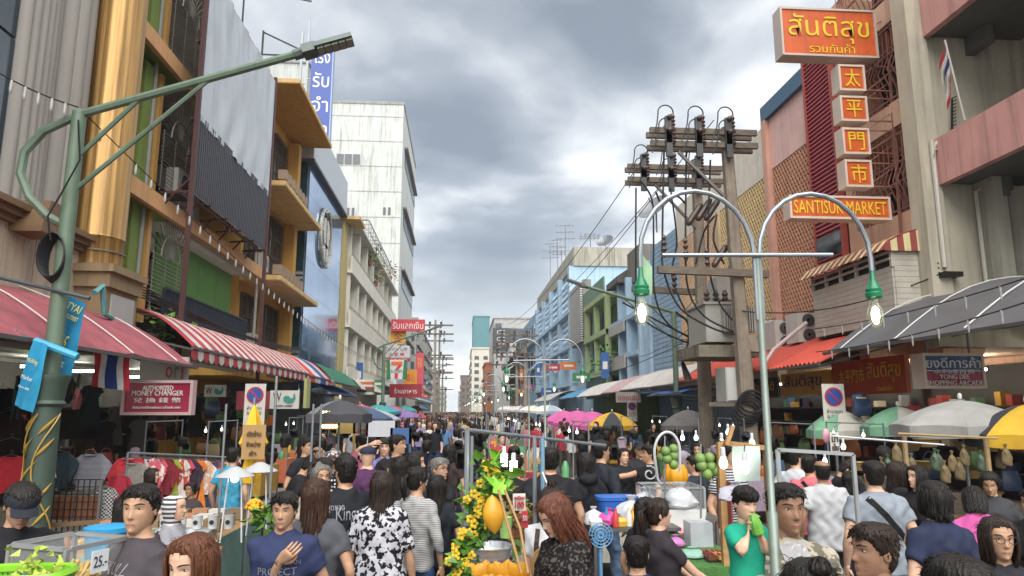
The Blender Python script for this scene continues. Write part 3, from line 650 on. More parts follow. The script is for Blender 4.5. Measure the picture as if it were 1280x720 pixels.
# ---------------------------------------------------------------- awnings along both fronts
def awning(label, xb, zb, xf, zf, y0, y1, cols, n, sagk=.35, drop=.12, group=None, seam=None, ribs=0, name='awning', scal=True, bulge=0.):
    'cloth or sheet roof from the wall (xb, zb) to the street edge (xf, zf); strips along y take the materials of cols in turn'
    b = thing(name, label, 'awning', ((xb+xf)/2, (y0+y1)/2, zf)); nx = 9
    def pt(u, y, o=0): return V((lerp(xb, xf, u), y, lerp(zb, zf, u)+sagk*math.sin(PI*u)*.5+bulge*u*(1-u)+o))
    use = {}
    for i in range(n):
        use.setdefault(cols(i), []).append(i)
    if n <= 300 and seam is None and n < 90 and len(use) > 1:
        for i in range(n):
            ya, yb = lerp(y0, y1, i/n), lerp(y0, y1, (i+1)/n); o = .0
            g = [[pt(k/nx, lerp(ya, yb, j/4), .025*math.sin(PI*j/4)+.012*NZ.noise(V((k*.4, ya*1.3, 2)))) for j in range(5)] for k in range(nx+1)]
            e = [[pt(1, lerp(ya, yb, j/4), .025*math.sin(PI*j/4))+V((0, 0, -drop*(.75+.35*math.sin(PI*j/4))*q)) for j in range(5)] for q in (0, 1)]
            m_ = MB(); m_.sheet(g, -.012 if xf > xb else .012); m_.sheet(e, -.010 if xf > xb else .01); m_.build('awning_strip', cols(i), b)
    else:
        m_ = MB(); N = n*6
        def wv(y): return (.028*math.sin(2*PI*(y-y0)*ribs) if ribs else .05*NZ.noise(V((y*.8, 0, 5)))-(.055*abs(math.sin(PI*(y-y0-.02)/1.75)) if seam else 0))
        g = [[pt(k/nx, lerp(y0, y1, j/N), wv(lerp(y0, y1, j/N))+.035*NZ.noise(V((k*.6, lerp(y0, y1, j/N)*.7, 2)))) for j in range(N+1)] for k in range(nx+1)]
        m_.sheet(g, -.015 if xf > xb else .015); m_.build('awning_sheet', cols(0), b)
        if seam:
            k = 0; y = y0+.02
            while y <= y1: MB().tube([pt(u/8, y, .03) for u in range(9)], .012, 5).build('seam_batten', seam, b); y += 1.75
    fr = MB(); fr.beam(pt(1, y0, -.03), pt(1, y1, -.03), .05)
    y = y0+.1
    while y < y1: fr.beam(pt(1, y, -.06), (xb, y, zb-.5), .04); y += 2.4
    fr.build('frame', STEEL, b); return b
M_ = lambda c, **k: mat('awning '+c, c, **dict(dict(rough=.7, var=.24, sc=1.6, bump=.15, bsc=8, streak=.55, dirt='4f463e'), **k))
PK, WSEAM = M_('9d525b'), plas('cdc8c4')
awning('long faded pink cloth awning with white seams at the left shops', -6.98, 4.05, -5.15, 3.0, 4.5, 14.3, lambda i: PK, 12, .25, .2, seam=WSEAM)
RD, WH, BLA, GNA, RD2 = M_('a5323c'), M_('c4bdb8'), M_('2f4f92'), M_('1e6a50'), M_('c5343c')
awning('red and white striped awning under the silver billboard', -6.98, 4.2, -5.35, 3.4, 14.5, 25.6, lambda i: (RD, WH)[i % 2], 34, .5, .28)
flg = (RD2, RD2, WH, WH, BLA, BLA, WH, RD2)
awning('awning in red, white and blue flag stripes', -6.98, 4.2, -5.35, 3.36, 25.65, 29.8, lambda i: flg[i % 8], 8, .55, .25)
awning('dark green rounded canvas awning', -6.98, 4.1, -5.2, 3.3, 29.9, 37, lambda i: GNA, 6, .7, .2)
awning('blue awning below the green canvas awning', -6.8, 3.4, -5.4, 2.85, 30.5, 38, lambda i: M_('3c62a8'), 6, .2, .2)
awning('white and red striped shop canopy with green lines', -6.9, 4.2, -6.0, 3.4, 44, 56, lambda i: M_('bfb9b0'), 6, .2, .3)
GRA = mat('grey vinyl awning', '5a5a5d', rough=.55, var=.16, sc=1.4, stretch=(1, 1, 1), bump=.1, bsc=6)
awning('large grey curved vinyl awning with white seams at the right front', 10.6, 4.5, 7.55, 3.33, 3.0, 14.2, lambda i: GRA, 12, .75, .1, seam=plas('d6d4d2'))
ORG = mat('orange red corrugated roof', 'c04a38', rough=.6, var=.14, sc=1.5, streak=.2)
awning('bright orange red corrugated awning below the lattice screens', 10.2, 4.25, 7.5, 3.12, 14.3, 24.4, lambda i: ORG, 60, .12, .1, ribs=5)
WC, PKC = mat('white corrugated roof', 'b9b5b0', rough=.6, var=.15, sc=1.5, streak=.3), mat('pink grey corrugated roof', 'a88d8c', rough=.6, var=.15)
awning('long white ribbed awning behind the power poles', 10.1, 4.0, 7.5, 3.05, 24.5, 33, lambda i: WC, 40, .5, .1, ribs=3)
awning('pale pink ribbed awning further down on the right', 10.1, 3.95, 7.5, 3.0, 33.1, 37.5, lambda i: PKC, 16, .5, .1, ribs=3)
awning('white ribbed awning before the blue one', 10.1, 3.9, 7.5, 2.95, 37.6, 46, lambda i: WC, 20, .5, .1, ribs=2)
awning('bright blue awning on the right side', 10.1, 3.8, 7.4, 2.95, 46.2, 54, lambda i: M_('3f86b4'), 8, .3, .1)
awning('white rounded awning past the blue one', 10, 3.7, 7.2, 2.9, 58, 70, lambda i: WC, 8, .6, .1)
awning('small blue canopy hung under the white ribbed awning', 8.6, 3.0, 7.2, 2.7, 22.8, 27, lambda i: M_('31599a'), 6, .1, .25)
for k, (y, c, lb) in enumerate(((62, '9aa1a6', 'wide grey cloth canopy over far left stalls'), (70, '5f8fb0', 'blue cloth canopy over far left stalls'), (78, '9c86a8', 'purple cloth canopy over far left stalls'), (88, '4f8f9c', 'teal cloth canopy over far left stalls'))):
    awning(lb, -6.9, 4.4-.1*k, -3.6+.3*k, 3.0-.08*k, y, y+7.5, lambda i, c=c: M_(c), 6, .1, .15, name='canopy')
# maroon striped canopy and white boarded shed on the right first floor
b = thing('boarded_shed', 'white boarded balcony shed under a maroon and cream striped canopy', 'shed', (9.3, 16, 4.2))
s0, s1 = U(1118, 400, X=9.2), U(1015, 420, X=9.2)
Y0, Y1 = U(1118, 360, X=9.0).y, U(1018, 380, X=9.0).y
WB = paint('b3aea2', rough=.6, var=.12)
for i in range(10): z = 3.95+i*.118; MB().bx((8.98, Y0, z), (9.02, Y1, z+.112)).build('board', WB, b)
for i in range(13): z = 3.95+i*.118; MB().bx((9.02, Y0-.03, z), (10.0, Y0+.01, z+.112)).build('board', WB, b)
MB().bx((9.05, Y0+.02, 3.9), (9.95, Y1, 5.5)).build('dark_inside', mat('shed dark green', '22352e'), b)
for i in range(6): y = lerp(Y0, Y1, i/5); MB().beam((9.0, y, 5.1), (9.0, y, 5.5), .07).build('post', WB, b)
for z in (5.28, 5.42): MB().beam((8.97, Y0, z), (8.97, Y1, z), .05).build('rail', WB, b)
MR, CM = M_('8a3f3a'), M_('cfc08f')
for i in range(24):
    ya, yb = lerp(Y0-.1, Y1+.2, i/24), lerp(Y0-.1, Y1+.2, (i+1)/24)
    g = [[V((lerp(9.95, 8.75, k/6), lerp(ya, yb, j/3), 5.92-.40*(k/6)**2.2-.1*(k == 6)+.02*math.sin(PI*j/3))) for j in range(4)] for k in range(7)]
    MB().sheet(g, -.012).build('canopy_strip', (MR, CM)[i % 2], b)
for i in range(8):
    xa, xb = lerp(8.78, 9.95, i/8), lerp(8.78, 9.95, (i+1)/8)
    zt_ = lambda x: 5.91-.40*((9.95-x)/1.2)**2.2
    MB().add([(xa, Y0-.12, zt_(xa)), (xb, Y0-.12, zt_(xb)), (xb, Y0-.13, 5.42), (xa, Y0-.13, 5.42), (xa, Y0-.10, zt_(xa)), (xb, Y0-.10, zt_(xb)), (xb, Y0-.11, 5.42), (xa, Y0-.11, 5.42)], [(0, 1, 2, 3), (7, 6, 5, 4), (0, 4, 5, 1), (3, 2, 6, 7), (0, 3, 7, 4), (1, 5, 6, 2)]).build('canopy_strip', (MR, CM)[i % 2], b)
# air conditioners
for k, (px, py) in enumerate(((962, 418), (975, 420), (1003, 411))):
    P_ = U(px, py, X=9.4); b = thing('air_conditioner', ('white air conditioner farthest along the orange awning', 'middle white air conditioner above the orange awning', 'white air conditioner beside the boarded shed')[k], 'air conditioner', (9.4, P_.y, P_.z-.4))
    MB().bx((9.1, P_.y-.35, P_.z-.4), (9.7, P_.y+.35, P_.z+.4)).build('case', paint('c5c3bd'), b)
    for q in (-.2, .2): MB().lathe([(.17, 0), (.17, .02), (.05, .03), (.04, .0)], 16, (9.4, P_.y-.36, P_.z+q), MX.Rotation(PI/2, 3, 'X')).build('fan_grille', mat('fan dark', '4a4a4a'), b)
    MB().beam((9.4, P_.y, P_.z-.45), (10.1, P_.y, P_.z-.45), .5, .05).build('shelf', STEEL, b)

# clutter on the left fronts: air conditioners, drain pipes, cable runs
for k, (X, y, z, lb) in enumerate(((-7.0, 17.6, 7.45, 'air conditioner on the green building balcony'), (-7.3, 26.3, 7.25, 'air conditioner at the middle yellow balcony'), (-7.3, 29.2, 10.6, 'air conditioner at the upper yellow balcony'), (-6.9, 46.5, 7.9, 'nearer air conditioner on the cream balconies'), (-6.9, 57.5, 7.9, 'farther air conditioner on the cream balconies'), (-7.3, 25.6, 4.2, 'air conditioner above the flag striped awning'))):
    b = thing('air_conditioner', 'white '+lb, 'air conditioner', (X, y, z)); MB().bx((X-.3, y-.4, z), (X, y+.4, z+.6)).build('case', paint('b0aea8', streak=.5), b); MB().lathe([(.22, 0), (.22, .02), (.06, .03), (.04, 0)], 16, (X, y, z+.3), MX.Rotation(PI/2, 3, 'Y')).build('fan_grille', mat('fan dark', '4a4a4a'), b); MB().bx((X-.9, y-.35, z-.05), (X, y+.35, z)).build('shelf', STEEL, b)
for k, (X, y, z0, z1, lb) in enumerate(((-7.22, 16.0, 3.4, 13.5, 'grey drain pipe down the green pilaster'), (-7.12, 24.75, 3.3, 13.8, 'grey drain pipe at the edge of the yellow building'), (-8.22, 42.6, 3.3, 13.5, 'drain pipe at the start of the cream balconies'))):
    MB().tube([(X, y, z0), (X, y, (z0+z1)/2), (X, y, z1)], .05, 8).solo('drain_pipe', mat('grey pvc', '8f8d88', rough=.5, streak=.5), lb, 'pipe')
for k in range(5): MB().tube(sag((-6.85+.02*k, 14.6, 4.55+.06*k), (-6.7, 30.5, 4.45+.07*k), .12+.05*k, 20), .018, 5).solo('cable_run', mat('black cable run', '1a1a1c', rough=.6), ('lowest', 'second', 'third', 'fourth', 'topmost')[k]+' black cable strung along the left fronts above the striped awning', 'cable')
for k in range(4): MB().tube(sag((9.7, 13.4, 4.8+.1*k), (9.7, 31, 4.9+.12*k), .15+.08*k, 20), .016, 5).solo('cable_run', mat('black cable run', '1a1a1c', rough=.6), ('lowest', 'second', 'third', 'topmost')[k]+' black cable strung along the right fronts above the orange awning', 'cable')
P_ = U(128, 356, X=-6.3); MB().tube([U(118, 366, X=-6.3), U(128, 357, X=-6.3), U(130, 392, X=-6.3), U(140, 397, X=-6.3)], .05, 8).solo('drain_pipe', plas('5f9a9c'), 'short teal bent pipe below the gold column pedestal', 'pipe')
# ---------------------------------------------------------------- power poles, lamps, signs
CONC = mat('weathered concrete pole', '847a6d', rough=.9, var=.28, sc=3, bump=.3, bsc=30, streak=.5); WOOD = mat('weathered timber', '6b6257', rough=.9, var=.35, sc=4, stretch=(1, 1, 6), bump=.3)
BLK = mat('black cable', '17171a', rough=.55); INS = mat('brown insulator', '4a3a34', rough=.3); GPIPE = metal('8d949a', .38, streak=.2); CASE = paint('a4a39c', rough=.55, var=.1)
def power_pole(label, X0, X1, Y, ztop, arms, armx, hi=True, group=None):
    b = thing('power_pole', label, 'power pole', (X0, Y, .12), group=group)
    mb = MB(); mb.loft([[V((lerp(X0, X1, t)+sx*w_, Y+sy*w_, lerp(.1, ztop, t))) for sx, sy in ((-1, -.7), (-.7, -1), (.7, -1), (1, -.7), (1, .7), (.7, 1), (-.7, 1), (-1, .7))] for t, w_ in ((0, .19), (1, .12))]); mb.build('pole', CONC, b, smooth=False)
    for z in arms:
        xx = lerp(X0, X1, z/ztop)
        for dy in (-.17, .17): MB().box((xx+armx[0]/2+armx[1]/2, Y+dy, z), (armx[1]-armx[0], .10, .15)).build('cross_arm', WOOD, b)
        for k in range(3):
            x = xx+armx[0]+.45+k*(armx[1]-armx[0]-.3)/3.2
            f = MB(); f.box((x, Y-.28, z-.02), (.16, .10, .72)); o = f.build('fuse_switch', mat('dark fuse holder', '3f4042', rough=.5), b)
            i_ = MB(); i_.lathe([(.04, -.25), (.075, -.2), (.04, -.15), (.075, -.1), (.04, -.05), (.075, 0), (.04, .05), (.07, .12), (.03, .2)], 10, (x+.12, Y-.28, z+.22)); i_.ell((x+.02, Y-.36, z+.3), .07, 8, 6); i_.build('insulator', INS, o)
            if hi:
                MB().tube(arc((x-.06, Y-.3, z+.44), .2, -.3, PI+.2, 10)+[(x-.30, Y-.3, z+.1), (x-.45, Y-.3, z-.3)], .018, 5).build('jumper_cable', BLK, b)
    return b
PX = U(938, 540, Y=17).x; PT = U(907, 165, Y=17)
z1a, z1b = U(880, 168, Y=17).z, U(880, 184, Y=17).z
xa, xb = U(810, 170, Y=17).x-PT.x, U(942, 170, Y=17).x-PT.x
b1 = power_pole('nearer weathered concrete power pole with timber cross arms beside the lattice building', PX, PT.x, 17, PT.z+.1, [z1a, z1b], (xa, xb))
P2B = U(884, 560, Y=20).x; P2T = U(870, 205, Y=20); z2a, z2b = U(850, 212, Y=20).z, U(850, 228, Y=20).z
b2 = power_pole('farther weathered concrete power pole just left of the nearer one', P2B, P2T.x, 20, P2T.z+.1, [z2a, z2b], (U(783, 215, Y=20).x-P2T.x, U(903, 215, Y=20).x-P2T.x))
for (px0, py0, px1, py1, Y, p_) in ((822, 337, 960, 343, 16.75, b1), (790, 361, 885, 366, 20.3, b2)): MB().beam(U(px0, py0, Y=Y), U(px1, py1, Y=Y), .16, .18).build('cross_arm', WOOD, p_)
MB().beam(U(848, 190, Y=16.9), U(905, 245, Y=16.9), .07).build('brace', STEEL, b1); MB().beam(U(818, 230, Y=19.9), U(870, 285, Y=19.9), .07).build('brace', STEEL, b2)
tf = thing('transformer', 'grey finned transformer on a concrete platform between the two power poles', 'transformer', U(900, 430, Y=18.3))
c0, c1 = U(880, 428, Y=18), U(922, 382, Y=18)
MB().bx((c0.x, 17.8, c0.z), (c1.x, 19.2, c1.z)).build('tank', CASE, tf)
for i in range(14): MB().bx((c1.x-.55+i*.06, 17.55, c0.z+.25), (c1.x-.525+i*.06, 17.8, c1.z-.1)).build('cooling_fin', CASE, tf)
MB().bx((c0.x-.05, 17.75, c1.z), (c1.x+.05, 19.25, c1.z+.06)).build('lid', CASE, tf)
for i in range(3):
    m_ = MB(); m_.lathe([(.04, 0), (.10, .05), (.05, .1), (.10, .16), (.05, .22), (.09, .28), (.03, .4)], 10, (c0.x+.2+i*.25, 18.2, c1.z+.05)); m_.build('bushing', INS, tf)
m_ = MB(); d0, d1 = U(893, 362, Y=18.4), U(915, 348, Y=18.4); m_.bx((d0.x, 18.2, d0.z-.3), (d1.x+.15, 18.9, d1.z)); m_.build('tap_box', CASE, tf)
pf = thing('pole_platform', 'stained concrete platform carrying the transformer between the power poles', 'platform', U(905, 445, Y=18.4))
q0, q1 = U(872, 446, Y=17.6), U(947, 428, Y=17.6); MB().bx((q0.x, 17.5, q0.z), (q1.x, 19.4, q0.z+.30)).build('slab', mat('stained concrete', '7d7768', rough=.95, var=.3, sc=2, streak=.9, dirt='23211e'), pf)
MB().beam(U(940, 440, Y=17.0), U(940, 420, Y=17.0), .5, .3).build('clamp', CONC, pf)
for i, dx in enumerate((-.2, .25)): MB().beam((q0.x+.35+dx*.3, 19.5, q0.z-.5), (q0.x+.2, 19.5, q0.z), .08).build('bracket', STEEL, pf)
bx_ = thing('meter_cabinet', 'pale grey steel cabinet hung between the power poles', 'cabinet', U(915, 500, Y=17.5)); e0, e1 = U(903, 502, Y=17.5), U(926, 460, Y=17.5)
MB().bx((e0.x, 17.2, e0.z), (e1.x, 17.9, e1.z)).build('case', paint('a9aba8', rough=.5), bx_); MB().bx((e0.x+.02, 17.17, e0.z+.03), (e1.x-.03, 17.198, e1.z-.03)).build('door', paint('b4b6b2'), bx_)
MB().bx((q0.x+.1, 17.2, e0.z-.12), (q1.x-.2, 17.9, e0.z-.02)).build('shelf', WOOD, bx_)
cb = thing('cable_bundle', 'tangle of black cables looping from the cross arms to the transformer', 'cables', U(880, 300, Y=17.2))
for (pts, Y) in (([(830, 190), (828, 300), (830, 340), (850, 385), (890, 410), (918, 418)], 17), ([(858, 190), (857, 300), (860, 360), (880, 395), (918, 415)], 17.1), ([(888, 200), (885, 300), (888, 345), (900, 380), (920, 405)], 17.2), ([(800, 225), (815, 250), (817, 300), (818, 365), (835, 405), (875, 428)], 19.5), ([(838, 235), (846, 300), (840, 345), (860, 395), (880, 425)], 19.6), ([(795, 235), (795, 350), (800, 395), (850, 425), (880, 430)], 19.4), ([(778, 378), (820, 400), (860, 420), (880, 425)], 19.5), ([(845, 390), (860, 405), (858, 435), (845, 447)], 19.4), ([(857, 255), (845, 245), (828, 255), (820, 240)], 17.3), ([(870, 330), (880, 290), (893, 270)], 18), ([(905, 330), (892, 300), (896, 268)], 17.4)):
    P_ = [U(x, y, Y=Y) for x, y in pts]; Q = []
    for i in range(len(P_)-1):
        a, b_, c_, d_ = P_[max(0, i-1)], P_[i], P_[i+1], P_[min(len(P_)-1, i+2)]
        for k in range(5): t = k/5; Q.append(.5*((2*b_)+(c_-a)*t+(2*a-5*b_+4*c_-d_)*t*t+(3*b_-a-3*c_+d_)*t**3))
    MB().tube(Q+[P_[-1]], .026, 6).build('cable', BLK, cb)
for (x, y) in ((830, 308), (857, 312), (843, 352), (884, 325)):
    m_ = MB(); P_ = U(x, y, Y=17); m_.lathe([(.03, -.3), (.07, -.2), (.03, -.15), (.075, -.08), (.03, 0), (.075, .08), (.03, .15), (.065, .22), (.03, .3)], 10, P_); m_.build('insulator', INS, cb)
for (x, y) in ((868, 268), (880, 262), (890, 262), (900, 320)):
    P_ = U(x, y, Y=17.4); M = MX.Rotation(.6, 3, 'Y'); MB().lathe([(.05, -.35)]+[(r, -.3+k*.06) for k in range(10) for r in (.085,)][::1]+[(.05, .35)], 10, P_, M).build('surge_arrester', INS, cb)
wp = thing('wall_conduit', 'blue grey plastic conduit bent up the nearer power pole', 'pipe', (PX+.4, 16.8, .12)); MB().tube([U(978, 700, Y=16.8)*0+V((PX+.38, 16.75, .12)), V((PX+.36, 16.75, 2.6)), V((PX+.3, 16.75, 3.2)), V((PX+.6, 16.75, 3.6)), V((PX+1.6, 17, 4.3))], .05, 8).build('pipe', plas('a59a98'), wp)
cl = thing('cable_coil', 'black rubber cable coils tied to the nearer power pole', 'cables', U(935, 505, Y=16.7))
for k in range(5): P_ = U(940-3*k, 497+4*k, Y=16.6); MB().tube([P_+V((.32*math.cos(a*PI/8)+.1*k*.3, .03*k, .26*math.sin(a*PI/8)-.1)) for a in range(17)], .035, 6).build('coil', BLK, cl)
for k, (x, Y, top) in enumerate(((5.7, 62, 415), (5.9, 74, 430))):
    zt = U(660, top, Y=Y).z; power_pole(('cluttered power pole in front of the old Chinese house', 'second cluttered power pole behind the arched lamps')[k], x, x, Y, zt, [zt-.3, zt-.9, zt-2.2], (-2.6, 1.2), hi=True)
for k, (x, Y, top) in enumerate(((-2.9, 80, 400), (-3.0, 100, 412), (-3.2, 128, 445))):
    zt = U(545, top, Y=Y).z; power_pole(('tall power pole with four cross arms behind the red shop signs', 'power pole standing second beyond the red shop signs', 'farthest power pole on the left of the street end')[k], x, x, Y, zt, [zt-.6, zt-1.6, zt-4, zt-6], (-2.4, 2.0), hi=False)
# overhead cables along the left and right
for k, (a, b_) in enumerate((((PT.x-1.5, 17, z1a+.4), (4.2, 62, 9.6)), ((PT.x-.3, 17, z1a+.4), (5.0, 62, 9.6)), ((P2T.x-1, 20, z2b), (5.2, 62, 8.9)))):
    w_ = MB().tube(sag(a, b_, .9, 16), .016, 4).solo('overhead_cable', BLK, ('leftmost overhead cable running on from the nearer power pole', 'second overhead cable running on from the nearer power pole', 'overhead cable running on from the farther power pole')[k], 'cable')
for k, (a, b_) in enumerate((((PT.x, 17, 6.6), (10, 24.5, 6.6)), ((PT.x, 17, 5.9), (10, 30, 6.0)), ((PT.x, 17, 5.2), (9.9, 21.4, 5.0)), ((PT.x, 17, 4.6), (9.75, 13.3, 4.9)), ((P2T.x, 20, 5.6), (9.9, 36, 6.4)), ((P2T.x, 20, 4.8), (9.9, 41, 5.2)), ((P2T.x, 20, 4.4), (7.3, 42, 4.2)))):
    MB().tube(sag(a, b_, .35, 12), .014, 4).solo('service_cable', BLK, ('topmost', 'second', 'third', 'lowest', 'high', 'middle', 'low')[k]+' sagging service cable from the '+('nearer' if k < 4 else 'farther')+' power pole to the fronts', 'cable')
# green ornamental street lamp, left
GP = mat('old green lamp paint', '5f7361', rough=.5, var=.14, streak=.35); GDK = mat('dark green lamp paint', '43544b', rough=.5, var=.15, streak=.3); GLDP = mat('gold relief paint', 'a98a3e', rough=.4, var=.2)
def big_lamp(label, X, Y, side, det=True, group=None, hs=1., al=1.):
    b = thing('street_lamp', label, 'street lamp', (X, Y, .12), group=group)
    MB().lathe([(.17, .1), (.16, 1.5), (.15, 2.2)], 18, (X, Y, 0)).build('lower_post', GDK, b); MB().lathe([(.15, 2.18), (.20, 2.22), (.17, 2.26), (.20, 2.48), (.22, 2.52), (.22, 2.56), (.10, 2.58)], 20, (X, Y, 0)).build('collar', GDK, b)
    MB().lathe([(.10, 2.56), (.085, 5.95*hs), (.02, 6.0*hs)], 14, (X, Y, 0)).build('pole', GP, b); s = side; A = lambda x, z: V((X+s*x*al, Y, z*hs))
    MB().tube([A(-.25, 4.55), A(-.5, 4.8), A(-.64, 5.1), A(-.62, 5.4), A(-.42, 5.68), A(0, 5.92), A(.8, 6.2), A(2.75, 6.88)], .055, 8).build('arm', GP, b); MB().tube([A(-.25, 4.55), A(-.05, 4.45), A(0, 4.42)], .055, 8).build('arm_foot', GP, b)
    for a, z, c_, d_ in ((.04, 5.35, .72, 6.15), (.04, 4.9, 1.6, 6.47)): MB().tube([A(a, z), A(c_, d_)], .03, 6).build('strut', GP, b)
    h = MB(); d = V((s, 0, .35)).normalized(); F = frame(A(2.75, 6.88), d, (0, 1, 0))
    h.tube([A(2.68, 6.85), A(2.8, 6.9)], .075, 8); hh = h.build('lamp_head', metal('5b6460', .45), b)
    m_ = MB(); 
    for p_ in (((.05, -.12, -.06), (.22, .12, .06)), ((.22, -.14, -.03), (.74, .14, .03))):
        a_, c_ = p_; m_.box(F @ ((V(a_)+V(c_))/2), [abs(q) for q in (V(c_)-V(a_))], F.to_3x3())
    m_.build('housing', metal('5b6460', .45), hh)
    sg_ = -1 if F.to_3x3().col[2].z > 0 else 1
    for i in range(5): MB().box(F @ V((.29+i*.10, 0, .045*sg_)), (.085, .2, .03), F.to_3x3()).build('led_panel', paint('7d8078', rough=.3), hh)
    if det:
        v = []
        for ph in (2.6, 4.3, 5.7):
            m_ = MB(); m_.tube([(X+(.172+.01)*math.cos(ph+1.0*math.sin(z*3.2)), Y+.182*math.sin(ph+1.0*math.sin(z*3.2)), z) for z in [.3+i*.09 for i in range(21)]], .010, 5)
            for q in range(7):
                z = .4+q*.26; a = ph+1.0*math.sin(z*3.2)+(.35 if q % 2 else -.35); m_.tube([(X+.175*math.cos(a+u*.5), Y+.175*math.sin(a+u*.5), z+.10*u) for u in (-1, -.3, .4, 1.2)], [.003, .019, .015, .002], 5)
            m_.build('gold_vine', GLDP, b)
    return b
big_lamp('green ornamental street lamp with gold vine relief and a long arm at the left', -4.97, 9, 1)
big_lamp('green street lamp on the right in front of the white ribbed awning', U(845, 470, Y=24).x, 24, -1, False, hs=.93, al=1.12); big_lamp('small green street lamp before the red shop signs', U(478, 510, Y=42).x, 42, 1, False)
big_lamp('tiny street lamp arm far down on the left', -4.6, 78, 1, False)
cc = thing('cable_coil', 'bundle of black cable hung on the green lamp post', 'cables', U(62, 320, Y=8.85))
for k in range(9): P_ = U(63, 318, Y=8.8+.02*k); MB().tube([P_+V((.16*math.cos(a*PI/8)*(1-.05*k)+.01*k, 0, .28*math.sin(a*PI/8)-.012*k)) for a in range(17)], .011, 5).build('coil', BLK, cc)
MB().tube([U(98, 150, Y=8.9), U(100, 200, Y=8.85), U(75, 245, Y=8.8), U(60, 270, Y=8.8), U(63, 300, Y=8.8)], .012, 5).build('hanging_end', BLK, cc)
hb = thing('banner_stand', 'dark steel banner rails with blue pipe ends across the green lamp', 'rail', U(60, 360, Y=8.9))
MB().tube([U(0, 347, Y=8.9), U(112, 373, Y=8.9)], .028, 6).build('rail', mat('dark rail', '3e4a4e', rough=.5), hb); MB().tube([U(18, 417, Y=8.85), U(98, 447, Y=8.85)], .03, 6).build('rail', mat('dark rail', '3e4a4e'), hb)
for a, c_ in (((0, 416), (20, 417)), ((44, 426), (97, 446))): MB().tube([U(*a, Y=8.82), U(*c_, Y=8.82)], .045, 8).build('pipe_sleeve', plas('3f9fc4'), hb)
def banner(label, pts, Y, c, lines, name='banner'):
    P_ = [U(x, y, Y=Y) for x, y in pts]; b = thing(name, label, 'banner', (P_[0]+P_[2])/2); g = []
    for i in range(9):
        l, r = P_[0].lerp(P_[3], i/8), P_[1].lerp(P_[2], i/8); g.append([l.lerp(r, j/6)+V((0, -.03*math.sin(j*1.3+i*.5), 0)) for j in range(7)])
    MB().sheet(g, .006).build('cloth', c, b)
    ax = (P_[1]-P_[0]); ay = (P_[0]-P_[3])
    for s_, v, h, wd, cm in lines:
        o = P_[0].lerp(P_[1], .5)-ay*v+V((0, -.075, 0)); F = frame(o, ax, ay); text(s_, F, ax.length*wd, ay.length*h, cm, b, th=.005)
    return b, P_
BLB = cloth('2d83ab', bump=0); YL, WHX = paint('d8c862'), paint('cfd8dc')
banner('blue market banner with yellow English lettering tied behind the green lamp', [(78, 366), (109, 380), (86, 478), (52, 470)], 9.25, BLB, [('HATYAI', .10, .09, .9, YL), ('WALKING STREET', .22, .05, .85, YL), ('365', .52, .16, .45, YL), ('2015', .78, .08, .6, WHX)])
banner('second blue market banner folded below the lamp collar on its left', [(43, 425), (62, 432), (40, 516), (17, 506)], 8.75, cloth('3494bd', bump=0), [('Walking', .3, .08, .7, YL), ('Market', .55, .06, .7, WHX), ('Open daily', .7, .05, .7, WHX)])
# festoon bulbs
BULBW = mat('unlit white bulb', 'a3a39e', rough=.3)
def festoon(label, a, b_, d, n, grp, s=.05):
    b = thing('bulb_string', label, 'bulb string', a, group=grp); P_ = sag(a, b_, d, n); MB().tube(P_, .010, 4).build('wire', BLK, b)
    m0 = None
    for p in P_[1:-1]:
        m_ = MB(); m_.lathe([(.014, 0), (.018, -.05), (s*.55, -.07), (s*.6, -.13), (s*.35, -.17), (.004, -.18)], 8, p); m_.build('bulb', BULBW, b)
festoon('string of white bulbs from the left edge to the green lamp', U(-20, 80, Y=8.4), U(98, 134, Y=9), .05, 7, 'bulb strings on the left', .035)
festoon('string of white bulbs running from the green lamp along the left fronts', U(100, 136, Y=9), U(470, 450, Y=42), .6, 60, 'bulb strings on the left', .038)
festoon('bulb string sloping above the grey awning', U(1300, 342, Y=8), U(1010, 412, Y=14), .1, 9, 'bulb strings over the right awnings', .022); festoon('lower bulb string above the grey awning', U(1300, 372, Y=8), U(1020, 440, Y=14), .1, 9, 'bulb strings over the right awnings', .022)
# arched pipe lamps down the middle of the market
GRH = mat('green lamp holder', '0f6b46', rough=.3, var=.15); BGL = mat('lit bulb glow', 'fff6c8', emis=2.4, rough=.3); BSH = mat('bulb glass', 'dff0c8', rough=.05, trans=.9, alpha=.35)
GPG = mat('galvanised green pipe', '7d8880', rough=.4, metal=.4, var=.2, sc=5)
def pendant(b, p, s=1., hi=True):
    n = 16 if hi else 8; h = MB(); h.lathe([(.010*s, .10*s), (.014*s, .04*s), (.020*s, .03*s), (.034*s, .0), (.038*s, -.005*s), (.036*s, -.02*s), (.040*s, -.025*s), (.038*s, -.045*s), (.03*s, -.05*s)], n, p); ho = h.build('lamp_holder', GRH, b)
    m_ = MB(); m_.lathe([(.018*s, -.05*s), (.022*s, -.075*s), (.036*s, -.11*s), (.041*s, -.135*s), (.036*s, -.165*s), (.018*s, -.195*s), (.003*s, -.20*s)], n, p); m_.build('bulb_glass', BSH, ho)
    m_ = MB(); m_.lathe([(.006*s, -.09*s), (.018*s, -.11*s), (.02*s, -.14*s), (.012*s, -.175*s), (.002*s, -.18*s)], n, p); m_.build('glowing_core', BGL, ho)
